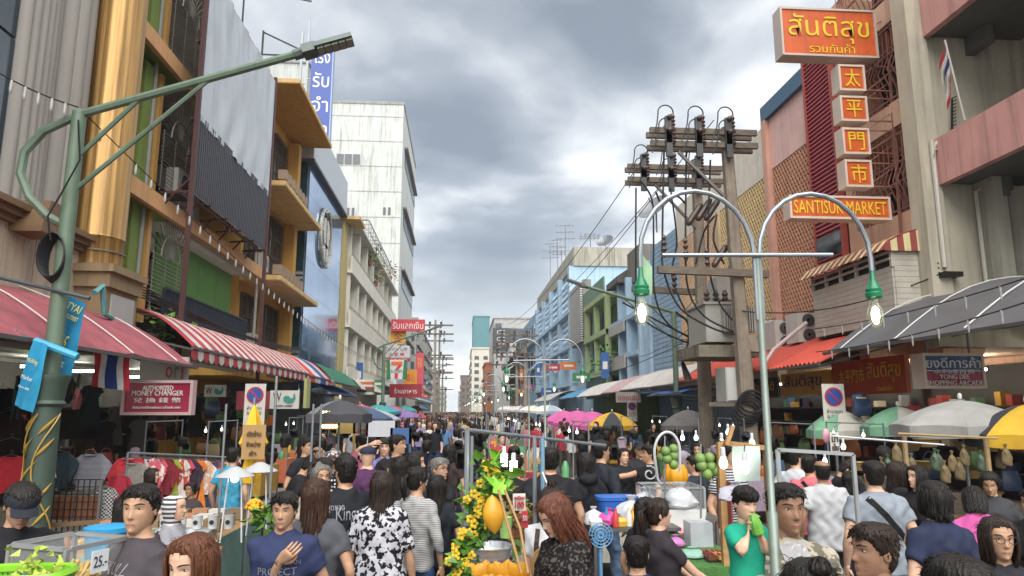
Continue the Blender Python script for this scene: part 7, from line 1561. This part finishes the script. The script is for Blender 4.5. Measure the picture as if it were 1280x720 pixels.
def mango(M, s, nm, lab, grp, par=None):
    m_ = MB(M); rings = []
    for i in range(13):
        t = i/12; r = math.sin(PI*min(1, t*1.02))**.62*(.052+.008*math.sin(t*3)); rings.append([V((r*1.05*math.cos(2*PI*j/14)*s, r*.85*math.sin(2*PI*j/14)*s, (t-.5)*.22*s+.0)) for j in range(14)])
    m_.loft(rings); return m_.solo('mango', MANGO, lab, 'mango', grp)
for i in range(17):
    x = U(583+9*(i % 9), 712, Y=4.7); z = 1.01+.06*(i // 9); M = MX.Translation((x.x+.03*(i//9), 4.66+.10*(i//9), z+.04)) @ MX.Rotation(rd.uniform(.3, .8), 4, 'X') @ MX.Rotation(rd.uniform(-.6, .6), 4, 'Y'); mango(M, .95, '', 'yellow mango in the pile at the front of the mango stall', 'mangoes piled on the stall')
M = MX.Translation(U(617, 643, Y=4.1)) @ MX.Rotation(PI, 4, 'X') @ MX.Rotation(.08, 4, 'Y'); o = mango(M, .98, '', 'single big yellow mango hanging on a string', None); MB().tube([U(613, 600, Y=4.1)-o.location, U(616, 628, Y=4.1)-o.location], .004, 4).build('string', BLK, o)
m_ = MB(); v = MB(); f = MB()
for i in range(60):
    t = i/59; P_ = U(lerp(612, 570, t**1.3)+6*math.sin(t*14), lerp(580, 722, t), Y=4.25); leaf_cluster(m_, P_, 5, .035, .075, rd)
    if i % 2 == 0: q = P_+V((rd.gauss(0, .035), -.05, rd.gauss(0, .03))); [f.ell(q+V((.016*math.cos(a), rd.uniform(-.01, .01), .016*math.sin(a))), (.012, .007, .012), 6, 4) for a in (0, 1.26, 2.5, 3.8, 5)]
vt = thing('flower_garland', 'hanging garland of green leaves and yellow flowers on the mango stall', 'garland', U(580, 720, Y=4.25)); v.tube([U(lerp(612, 570, (i/20)**1.3)+6*math.sin(i/20*14), lerp(580, 722, i/20), Y=4.27) for i in range(21)], .007, 5)
v.build('vine', mat('vine stem', '5a5a34'), vt); m_.build('leaves', LEAF, vt, kind='stuff'); f.build('flowers', YFL, vt, kind='stuff')
m_ = MB(); leaf_cluster(m_, U(622, 590, Y=4.2), 20, .05, .14, rd); m_.solo('mango_leaves', mat('fresh leaf', '7fb83c', rough=.45, var=.25), 'bright fresh green leaves at the top of the mango string', 'leaves', kind='stuff')
m_ = MB(); leaf_cluster(m_, U(648, 640, Y=5.3), 90, .09, .06, rd); m_.solo('dried_flowers', mat('olive sprigs', '6f6a34', rough=.7, var=.3), 'olive sprigs in the basket behind the hanging mango', 'flowers', kind='stuff')
def pot(label, c, r, h, m, name, cat): MB().lathe([(r*.7, 0), (r*.85, .01), (r*.97, h*.6), (r, h), (r*1.06, h+.004), (r*1.06, h+.012), (r*.98, h+.01), (r*.9, h*.55), (.01, h*.5)], 32, c).solo(name, m, label, cat)
P_ = U(612, 690, Y=5.1); WV = pc('dark weave', '3a2030', checks, col=(.5, .48, .46), sc=44.); pot('dark woven basket carrying the steel pot', (P_.x, 5.1, .985), .165, .14, WV, 'woven_basket', 'basket'); pot('shiny steel pot of white sticky rice', (P_.x, 5.1, 1.115), .16, .10, metal('b9bcc0', .2), 'steel_pot', 'pot'); MB().lathe([(.122, 0), (.08, .03), (.004, .045)], 20, (P_.x, 5.1, 1.18)).solo('sticky_rice', paint('c4ccc8'), 'white sticky rice in the shiny steel pot', 'food')
P_ = U(650, 672, Y=5.3); pot('brown rattan basket of sprigs', (P_.x, 5.3, U(650, 672, Y=5.3).z), .11, .14, mat('rattan', '7a5234', rough=.7, var=.25, bump=.5), 'rattan_basket', 'basket')
P_ = U(632, 672, Y=5.0); MB().lathe([(.036, 0), (.045, .13), (.047, .135), (.04, .12)], 16, P_).solo('plastic_cup', plas('8fb86a'), 'light green plastic cup beside the hanging mango', 'cup')
RDS = paint('b5343c'); s, p, q, Rm = sign('red and white price card held on a stick over the sprigs', (641, 617), (657, 638), 4.6, paint('c9c4c0'), [('ทุเรียน', .5, .25, .8, .25, RDS), ('100', .5, .65, .7, .4, RDS)], .006, rot=8); sign('red price tag below the price card', (652, 639), (660, 660), 4.6, RDS, [('50', .5, .4, .7, .3, WT)], .006)
P_ = U(675, 708, Y=4.55); fn_ = thing('woven_fan', 'yellow woven bamboo fan standing among the mangoes', 'fan', P_); F = frame(P_, (1, .3, 0), (0, 0, 1)); MB(F).prism([(.055*math.cos(2*PI*j/20), .10*math.sin(2*PI*j/20)) for j in range(20)], .012).build('blade', pc('bamboo weave', 'c9a052', checks, col=(.4, .26, .08), sc=90.), fn_); MB(F).tube([(.056*math.cos(2*PI*j/20), .101*math.sin(2*PI*j/20), .006) for j in range(21)], .008, 5).build('rim', WD, fn_)
for i in range(2): P_ = U(600+62*i, 640, Y=4.9); bg_ = MB(); bg_.tube([U(623+8*i, 612, Y=4.0), U(636+14*i, 660, Y=3.95), U(652+8*i, 716, Y=3.9)], .008, 5); bg_.solo('bamboo_stick', WD, ('thin slanting bamboo stick left of the price card', 'thin bent bamboo stick in front of the price card')[i], 'stick')
# --- middle stall with tubs, fan and headband woman
table('grey folding table behind the headband woman', U(732, 650, Y=6.8).x, U(800, 650, Y=6.8).x+.3, 6.5, 7.3, 1.1, STEEL)
tx = U(772, 630, Y=6.9); MB().loft([[V((tx.x+.20*k*math.copysign(abs(math.cos(a))**.5, math.cos(a)), 6.95+.15*k*math.copysign(abs(math.sin(a))**.5, math.sin(a)), z)) for a in [2*PI*j/16 for j in range(16)]] for k, z in ((.8, 1.105), (.95, 1.29), (1.02, 1.30), (1.02, 1.33), (.3, 1.34))]).solo('storage_tub', plas('2a5fae'), 'blue storage tub on the grey folding table', 'tub')
def sack(label, c, r, h, m, name='plastic_bag', cat='bag'): 
    rings = []
    o = V(c)*7
    for k, z in ((.75, 0), (.95, .06), (1, .14), (1.03, .26), (1.0, .38), (.9, .5), (.75, .62), (.52, .72), (.25, .8), (.16, .86), (.3, .95), (.34, 1)):
        rings.append([V(c)+V((r*k*q*math.cos(a), r*.8*k*q*math.sin(a), h*(z+.05*NZ.noise(V((a*2, z*5, o.x)))))) for a in [2*PI*j/26 for j in range(26)] for q in [1+.28*NZ.noise(o+V((math.cos(a)*1.6, math.sin(a)*1.6, z*4)))+.10*math.sin(7*a+9*z)*(z > .5)]])
    return MB().loft(rings).solo(name, m, label, cat)
MLK = mat('thin white bag', 'c4c8cd', rough=.3, alpha=.8, bump=.4, bsc=14)
sack('crumpled white plastic bag on the blue tub', (tx.x+.10, 6.75, 1.105), .15, .25, MLK); sack('second crumpled white bag behind the blue tub', (tx.x+.30, 7.0, 1.105), .16, .3, MLK); sack('small clear bag at the left of the folding table', (tx.x-.27, 6.7, 1.105), .09, .16, MLK); sack('bright pink plastic bag beside the blue tub', (tx.x-.14, 6.65, 1.105), .10, .15, plas('c8418c'))
P_ = U(750, 668, Y=5.2); fa = thing('electric_fan', 'blue electric fan under the grey folding table', 'fan', P_-V((0, 0, .3))); FB = plas('5f8fb8')
m_ = MB(); [m_.tube([P_+V((.085*k*math.cos(2*PI*j/20), -.03, .085*k*math.sin(2*PI*j/20))) for j in range(21)], .004, 4) for k in (1, .75, .5, .25)]; [m_.beam(P_+V((0, -.03, 0)), P_+V((.085*math.cos(a), -.03, .085*math.sin(a))), .004) for a in [PI*j/8 for j in range(16)]]; m_.build('grille', FB, fa, kind='stuff')
for k in range(3): a = 2*PI*k/3; MB().add([P_, P_+V((.07*math.cos(a-.4), .01, .07*math.sin(a-.4))), P_+V((.075*math.cos(a+.2), -.01, .075*math.sin(a+.2)))], [(0, 1, 2)]).build('blade', FB, fa)
MB().tube([P_-V((0, 0, .085)), P_-V((0, 0, .7))], .015, 6).build('stand', FB, fa)
# --- pomelo and cake stall
GRS = mat('artificial grass', '4a7a3c', rough=.9, var=.35, sc=40, bump=.8, bsc=160)
gx0, gx1 = U(843, 690, Y=6).x, U(917, 690, Y=6).x; table('table covered with green artificial grass', gx0, gx1, 5.55, 7.6, .95, WD, GRS, drop=.28); MB().bx((gx0-.01, 5.54, .951), (gx1+.01, 7.61, .962)).solo('grass_mat', GRS, 'green artificial grass mat on the cake table', 'mat')
bx0 = U(856, 655, Y=6.8); MB().loft([[V((bx0.x+sx*w_, 6.9+sy*w_*.7, z)) for sx, sy in ((-1, -1), (1, -1), (1, 1), (-1, 1))] for w_, z in ((.17, .965), (.2, 1.22), (.195, 1.22), (.17, 1.0))]).solo('foam_box', STYRO, 'white foam box on the grass covered table', 'box', smooth=False)
MB().bx((gx0+.24, 6.3, .965), (gx0+.44, 6.5, 1.17)).solo('ice_tub', mat('translucent tub', 'b9bec4', rough=.25, alpha=.7), 'translucent square tub beside the cakes', 'tub', smooth=False)
sack('clear bag of ice on the foam box', (bx0.x-.02, 6.85, 1.22), .15, .24, MLK); sack('pink plastic bag in front of the foam box', (gx0+.12, 6.35, .965), .08, .10, plas('b06aa8')); sack('pale green cloth bundle on the grass mat', (gx0+.12, 5.9, .965), .11, .08, cloth('8fb8a8'), 'cloth_bundle', 'cloth')
for i in range(8):
    x, y = gx0+.22+.085*(i % 4), 5.75+.14*(i//4); ck = thing('cake_box', 'small boxed cake on the grass mat', 'cake', (x, y, .965), group='boxed cakes on the grass mat'); MB().bx((x-.038, y-.05, .965), (x+.038, y+.05, .98)).build('tray', plas('2a2624'), ck); MB().bx((x-.033, y-.045, .98), (x+.033, y+.045, 1.01)).build('cake', paint(('6a3a2a', 'c9a25a')[i % 2]), ck); m_ = MB(); [m_.ell((x+u, y+w_, 1.015), .010, 6, 4) for u in (-.018, .018) for w_ in (-.025, 0, .025)]; m_.build('berries', paint('8c2434'), ck)
cx_ = U(835, 612, Y=7.2); dc = box_case('glass fruit case below the orange pumpkin', cx_.x-.27, cx_.x+.27, 6.9, 7.4, U(835, 640, Y=7.2).z, U(835, 606, Y=7.2).z, ALU); table('steel table under the glass fruit case', cx_.x-.4, cx_.x+.4, 6.8, 7.5, U(835, 640, Y=7.2).z-.005, STEEL)
for i in range(9): p = (cx_.x-.2+.05*i, 7.1+.05*(i % 3), U(835, 638, Y=7.2).z); m_ = MB(); m_.ell((0, 0, .05), (.04, .05, .045), 10, 7); o = m_.solo('cut_fruit', (MANGO, paint('c9b84a'))[i % 2], 'yellow cut fruit in the glass case', 'fruit', 'yellow fruit in the glass case', base=V()); o.location = p
P_ = U(845, 603, Y=8.0); m_ = MB(); n = 40; m_.loft([[P_+V((r*(1+.05*math.cos(9*a))*math.cos(a), r*(1+.05*math.cos(9*a))*math.sin(a), z)) for a in [2*PI*j/n for j in range(n)]] for r, z in ((.10, -.02), (.14, .05), (.13, .13), (.10, .19), (.03, .21))]); m_.solo('pumpkin', mat('orange pumpkin', 'cf9018', rough=.5, var=.1), 'large ribbed orange yellow pumpkin shaped decoration on the fruit case', 'pumpkin')
def bunch(label, pts, Y, r, hook):
    for k, (px, py) in enumerate(pts): P_ = U(px, py, Y=Y+(.05 if k % 2 else 0)); MB().ell(P_, (r, r, r*1.02), 18, 12).solo('pomelo', POM, 'green pomelo in the '+label, 'pomelo', 'green pomelos in the '+label)
    a, b_ = U(*hook[0], Y=Y+.03), U(*hook[1], Y=Y+.03); MB().tube([a, b_], .008, 5).solo('hanging_pole', GPIPE, 'thin pole carrying the '+label, 'pole')
bunch('left hanging bunch', [(832, 564), (842, 561), (834, 574), (842, 570), (842, 581), (828, 572)], 6.4, .042, ((831, 545), (831, 640))); bunch('right hanging bunch', [(875, 573), (887, 572), (877, 582), (889, 583), (884, 593), (895, 589)], 5.6, .042, ((876, 555), (876, 648)))
P_ = U(834, 562, Y=6.6); MB().tube([U(834+16*math.cos(a), 566-26*math.sin(a)+(20 if a < 0 else 0), Y=6.6) for a in [-.2+i*(PI+.3)/14 for i in range(15)]]+[U(822, 598, Y=6.6), U(826, 605, Y=6.6)], .013, 8).solo('curved_frame', plas('b5b8bc'), 'white curved iron stand around the left pomelo bunch', 'stand')
m_ = MB(); [m_.tube([U(812+r*math.cos(a), 592-r*math.sin(a), Y=6.7) for r, a in [(2+i*.55, i*.55) for i in range(16)]], .007, 5)]; m_.solo('scroll_iron', plas('b5b8bc'), 'white iron scroll beside the fruit case', 'stand')
# --- white board, wooden frame, bulbs
wf = thing('wooden_stand', 'rough wooden stall frame holding a white board by the lamp pipe', 'frame', U(900, 640, Y=5.6)); W0, W1 = U(900, 553, Y=5.6), U(958, 560, Y=5.6); MB().beam((W0.x, 5.6, 0), W0, .05).build('post', WD, wf); MB().beam(W0, W1, .04).build('cross_rail', WD, wf); MB().beam(U(908, 556, Y=5.55), U(916, 532, Y=5.55), .03).build('slat', WD, wf); MB().beam((W1.x, 5.6, 0), W1, .05).build('post', WD, wf)
a, c_ = U(915, 558, Y=5.5), U(951, 601, Y=5.5); MB().sheet([[V((lerp(a.x, c_.x, j/4), 5.5+.02*math.sin(j+i), lerp(a.z, c_.z, i/4))) for j in range(5)] for i in range(5)], .006).solo('white_board', mat('white plastic board', 'a9b8b3', rough=.4), 'white plastic board hung from the wooden frame', 'board')
bulb('lit bulb in front of the white board', U(931, 580, Y=5.4), U(931, 556, Y=5.5), 1.6, 1.); bulb('lit bulb left of the white board by the wooden post', U(904, 574, Y=5.4), U(906, 552, Y=5.5), 1.6, 1.)
for k, (px, py, Y) in enumerate(((902, 551, 6.5), (940, 551, 6.6), (853, 545, 9), (870, 545, 9), (1054, 556, 8.3), (1031, 574, 8.0), (910, 538, 8))): bulb('small warm bulb glowing over the right stalls', U(px, py, Y=Y) , None, 1.6, .8, group='warm bulbs over the right stalls')
sack('yellow and grey tarpaulin bundle behind the child', (U(928, 620, Y=4.6).x, 4.7, U(928, 628, Y=4.6).z), .12, .12, M_('a5a4b0'), 'tarpaulin_bundle', 'cloth')
MB().bx(U(900, 660, Y=5.8)-V((0, .3, 0)), U(895, 598, Y=5.8)).solo('red_board', paint('7d3a3c'), 'dull red board beside the wooden post', 'board')
# --- aluminium frame right
af = thing('pipe_gantry', 'square aluminium frame around the balding man on the right', 'frame', (2.7, 5.3, 0)); q0, q1, q2 = U(972, 562, Y=5.3), U(1066, 568, Y=5.3), U(1076, 655, Y=5.3)
for p_ in ((q0, q1), (V((q0.x, 5.3, 0)), q0), (V((q1.x, 5.3, 0)), q1)): MB().beam(p_[0], p_[1], .026).build('bar', ALU, af)
MB().tube([U(1040, 545, Y=6.5), U(1180, 556, Y=6.8)], .008, 5).solo('stall_rope', WHP, 'thin pale rope tied under the right umbrellas', 'rope')
bm_ = [mat('bamboo', '8f7a56', rough=.6, var=.2, stretch=(1, 1, 5))]
for k, (px, y0, Y) in enumerate(((1130, 545, 7.9), (1232, 548, 7.9))): P_ = U(px, y0, Y=Y); m_ = MB(); m_.tube([(P_.x, Y, z) for z in (0, .4, .8, 1.2, 1.6)]+[P_], .028, 8); m_.solo('bamboo_post', bm_[0], ('left bamboo post under the grey market umbrella', 'right bamboo post under the yellow and black umbrella')[k], 'post')
MB().tube([U(1122, 542, Y=7.8), U(1246, 548, Y=7.8)], .016, 6).solo('bamboo_rail', bm_[0], 'horizontal bamboo rail across the two right posts', 'rail')
sign('white handwritten sign on the umbrella pole at the right', (1037, 540), (1050, 565), 8.2, paint('b5b8b4'), [('น้ำ', .5, .3, .7, .4, MK), ('เย็น', .5, .75, .7, .35, MK)], .01); MB().ell(U(1033, 545, Y=8.3), (.05, .03, .09), 10, 8).solo('pink_toy', plas('c08a98'), 'pink toy tied beside the handwritten sign', 'toy')
# --- vegetable stalls on the right
table('vegetable stall table before the pink t-shirt', U(1180, 650, Y=6.2).x, U(1290, 650, Y=6.2).x+.5, 5.9, 7.2, .85, WD, cloth('5a5a48'), drop=.6)
VC = [mat('leafy greens', '5f8a34', rough=.6, var=.3, sc=20), mat('pale cabbage', 'a5b07a', rough=.6, var=.2), mat('straw', '9a8454', rough=.8, var=.25), plas('c03a3a'), mat('brown onions', '8a6a3c', rough=.6, var=.2)]
for i in range(34):
    p = V((U(1180, 650, Y=6.2).x+.05+rd.random()*1.4, 5.95+rd.random()*1.1, .86)); 
    if i % 3: m_ = MB(); m_.k = 0; leaf_cluster(m_, (0, 0, .07), 26, .05, .12, rd); o = m_.solo('vegetable', VC[i % 2], 'bunch of leafy vegetables on the right vegetable table', 'vegetables', 'vegetables on the right table', base=V())
    else: m_ = MB(); m_.ell((0, 0, .06), (.07, .07, .06), 12, 8); o = m_.solo('vegetable', VC[1 + i % 4], 'round vegetable on the right vegetable table', 'vegetables', 'round vegetables on the right table', base=V())
    o.location = p
for i in range(14): 
    x, z = U(1095+14*i, 575+rd.uniform(-12, 18), Y=8.6).x, U(1095, 575+rd.uniform(-12, 14), Y=8.6).z; o = sack(('brown', 'dark green', 'straw coloured')[i % 3]+' netted bag hanging below the right umbrellas', (0, 0, 0), .06, .26, (mat('net bag brown', '5f5238', rough=.7, var=.4, sc=30), mat('net bag green', '3a4a38', rough=.5, var=.4, sc=30), mat('net bag straw', '6a5a3c', rough=.7, var=.4, sc=30))[i % 3], 'net_bag'); o['group'] = 'net bags below the right umbrellas'; o.location = (x, 8.6+rd.uniform(-.3, .4), z-.15)
for i in range(16):
    m_ = MB(); m_.lathe([(.14, 0), (.2, .12), (.22, .125), (.2, .11), (.02, .06)], 16); o = m_.solo('straw_basket', VC[2], ('lowest', 'second', 'third', 'topmost')[i % 4]+' tier straw basket of goods at the right shops', 'basket', 'straw baskets at the right shops', base=V()); o.location = (6.2+rd.random()*1.6, 9.2+rd.random()*2.4, .5+.35*(i % 4))
for i in range(4): b = thing('plastic_stool', 'dark plastic stool stacked at the right vegetable stall', 'stool', (6.3+.4*i, 8.2, .14), group='plastic stools at the right'); MB().bx((6.15+.4*i, 8.05, .5), (6.45+.4*i, 8.35, .54)).build('seat', plas('5a3a3c'), b); [MB().beam((6.17+.4*i+.26*u, 8.07+.26*w_, .14), (6.19+.4*i+.22*u, 8.09+.22*w_, .5), .04).build('leg', plas('5a3a3c'), b) for u in (0, 1) for w_ in (0, 1)]
# --- rows of market stalls further down
STC = ['8c3040', 'b8b4a8', '3a5a7a', 'a8843a', '4a6a4a', '9a8a9a', 'b86a4a']
for i in range(26):
    row = i % 3; y = (13.5, 9.2, 10.5)[row]+i//3*3.0; x = (-5.0, 1.6, 6.0)[row]+rd.uniform(-.15, .15); lab = ('left', 'middle', 'right')[row]
    table(f'market stall table with a cloth in the {lab} row', x-.55, x+.55, y, y+1.7, .85, WD, cloth(STC[i % 7]), f'stall tables in the {lab} row', drop=.6)
    for k in range(7):
        m_ = MB(); h = rd.uniform(.1, .4)
        if k % 2: m_.bx((-.1, -.08, 0), (.1, .08, h))
        else: m_.lathe([(.06, 0), (.07, h*.7), (.03, h)], 10)
        ci = rd.randrange(11); o = m_.solo('stall_goods', plas((STC+['c9a23a', 'c4c4c0', 'c94a6a', '5a9a6a'])[ci]), ('wine red', 'ivory', 'blue', 'ochre', 'green', 'mauve', 'terracotta', 'yellow', 'white', 'pink', 'mint')[ci]+(' carton' if k % 2 else ' jar')+f' on the {("nearest", "second", "third", "fourth")[i//3] if i < 12 else "far"} stall of the {lab} row', 'goods', f'goods on the stalls of the {lab} row', base=V()); o.location = (x+rd.uniform(-.4, .4), y+.15+k*.21, .86)
    if i % 2 == 0:
        fr = thing('pipe_gantry', f'thin pipe stall frame in the {lab} row', 'frame', (x, y+.8, 0), group=f'stall frames in the {lab} row'); [MB().tube([(x+u, y+w_, 0), (x+u, y+w_, 1.95)], .014, 6).build('post', GPIPE, fr) for u in (-.55, .55) for w_ in (0, 1.7)]; [MB().tube([(x+u, y, 1.93), (x+u, y+1.7, 1.93)], .012, 6).build('rail', GPIPE, fr) for u in (-.55, .55)]
        for w_ in (.3, 1.2): bulb(f'lit bulb hanging in the {lab} row of stalls', (x+.4, y+w_, 1.78), (x+.55, y+w_, 1.93), 1.6, .7, group=f'bulbs in the {lab} row of stalls')
# plants on balconies
for k, (px, py, X, Y, n, c) in enumerate(((463, 318, -6.7, None, 90, '5f7a3a'), (470, 345, -6.7, None, 90, '7a7a4a'), (488, 340, -6.7, None, 80, '6a5a4a'), (757, 452, 9.4, None, 140, '3f6a2c'), (205, 408, -6.8, None, 40, '7aa83c'))):
    P_ = U(px, py, X=X); b = thing('balcony_plant', ('leafy potted plant on the upper white balcony', 'second trailing plant on the white balcony', 'reddish plant at the far end of the white balcony', 'bushy plant on the green balcony', 'small bright plant on the dark mesh balustrade')[k], 'plant', P_-V((0, 0, .8))); m_ = MB(); leaf_cluster(m_, P_, n, .45 if k < 4 else .18, .3 if k < 4 else .18, rd); m_.build('leaves', mat('balcony leaf '+c, c, rough=.6, var=.4, sc=8), b, kind='stuff'); MB().lathe([(.15, -.8), (.22, -.4), (.2, -.42)], 12, P_).build('pot', mat('clay pot', '8a5a44'), b)

# small shop signs hung out along the far fronts
SGN = (('b0323c', 'red'), ('d0a030', 'yellow'), ('2f5a9a', 'blue'), ('c4c2bc', 'white'), ('2f7a50', 'green'), ('c86a2a', 'orange'), ('a8487a', 'pink'))
for i in range(26):
    sd = -1 if i % 2 else 1; c, nm = SGN[rd.randrange(7)]; y = 44+i*3.6+rd.uniform(-1, 1); x = (-6.3 if sd < 0 else 8.6)+rd.uniform(-.5, .5); z = rd.uniform(3.6, 6.5); vert = rd.random() < .5; w_, h = (.5, 1.6) if vert else (1.3, .6)
    b = thing('hanging_sign', f"small {nm} {'upright' if vert else 'wide'} sign hung out on the far {'left' if sd < 0 else 'right'} shop fronts", 'sign', (x, y, z), group='small signs on the far fronts'); MB().bx((x-w_/2, y-.06, z), (x+w_/2, y+.06, z+h)).build('board', paint(c), b); MB().bx((x-w_*.3, y-.075, z+h*.35), (x+w_*.3, y-.061, z+h*.65)).build('pale_band', paint('cfcac0'), b); MB().beam((x, y, z+h), (x+sd*1.8, y, z+h+.05), .05).build('bracket', STEEL, b)
for i in range(22):
    sd = -1 if i % 2 else 1; c, nm = (('8f9aa8', 'grey'), ('4f80a8', 'blue'), ('9a84a8', 'lilac'), ('b04a50', 'red'), ('c4b890', 'cream'), ('3f8a8a', 'teal'))[i % 6]; y = (24+i*3.3) if sd < 0 else (46+i*2.6); x = (-4.9 if sd < 0 else 5.9)+rd.uniform(-.3, .3)
    umbrella(f"{nm} stall parasol far down the {'left' if sd < 0 else 'right'} row", U(575, 500, Y=y).x*0+575+880*x/y, 509-130/y, y, rd.uniform(.8, 1.2), .42, (M_(c, streak=.1), M_(('c9c6c0', c)[i % 2], streak=.1)), n=6, group='parasols over the far stalls')

# small packed goods on the near tables
PKC = (('b8413c', 'red'), ('d0a23a', 'yellow'), ('c9c6be', 'white'), ('5f8f4a', 'green'), ('8a5a34', 'brown'), ('d08a9a', 'pink'), ('3f6fa0', 'blue'))
def pack(kind, loc, c, nm, where, s_=1.):
    m_ = MB()
    if kind == 'tub': m_.lathe([(.045*s_, 0), (.055*s_, .05*s_), (.056*s_, .055*s_), (.03*s_, .065*s_), (.004, .07*s_)], 14)
    elif kind == 'bottle': m_.lathe([(.03*s_, 0), (.032*s_, .11*s_), (.014*s_, .15*s_), (.014*s_, .18*s_), (.004, .182*s_)], 12)
    else: m_.loft([[V((.07*k*s_*math.copysign(abs(math.cos(a))**.5, math.cos(a)), .05*k*s_*math.copysign(abs(math.sin(a))**.5, math.sin(a)), z*s_)) for a in [2*PI*j/12 for j in range(12)]] for k, z in ((.9, 0), (1, .03), (1.04, .05), (.7, .075), (.2, .085))])
    o = m_.solo('food_'+kind, plas(c), f'{nm} {kind} of food on the {where}', 'food', 'packed food on the '+where, base=V()); o.location = loc
for i in range(46):
    kind = ('tub', 'pack', 'bottle')[i % 3]; c, nm = PKC[rd.randrange(7)]; w_ = i % 4
    if w_ == 0: pack(kind, (-3.6+1.15*rd.random(), 6.75+.5*rd.random(), .905), c, nm, 'front of the sage counter')
    elif w_ == 1: pack(kind, (U(740+rd.uniform(0, 70), 650, Y=6.8).x, 6.54+.12*rd.random(), 1.105), c, nm, 'grey folding table', .9)
    elif w_ == 2: pack(kind, (gx0+.05+.5*rd.random(), 6.6+.9*rd.random(), .965), c, nm, 'back of the grass mat', 1.2)
    else: pack(kind, (TX0+.35+.4*rd.random(), 5.3+.6*rd.random(), .985), c, nm, 'back of the mango table', 1.3)
# ---------------------------------------------------------------- thin street haze
hm = bpy.data.materials.new('haze air'); hm.use_nodes = True; t = hm.node_tree; t.nodes.clear(); vo = nn(t, 'ShaderNodeVolumePrincipled'); vo.inputs['Color'].default_value = (.85, .9, .95, 1); vo.inputs['Density'].default_value = .0006; vo.inputs['Anisotropy'].default_value = .2
mo = nn(t, 'ShaderNodeOutputMaterial'); t.links.new(vo.outputs[0], mo.inputs['Volume'])
struct('haze', MB().bx((-360, -160, -1.5), (360, 760, 64)), hm, kind='stuff'); bpy.data.objects['haze']['kind'] = 'stuff'
bake_people()
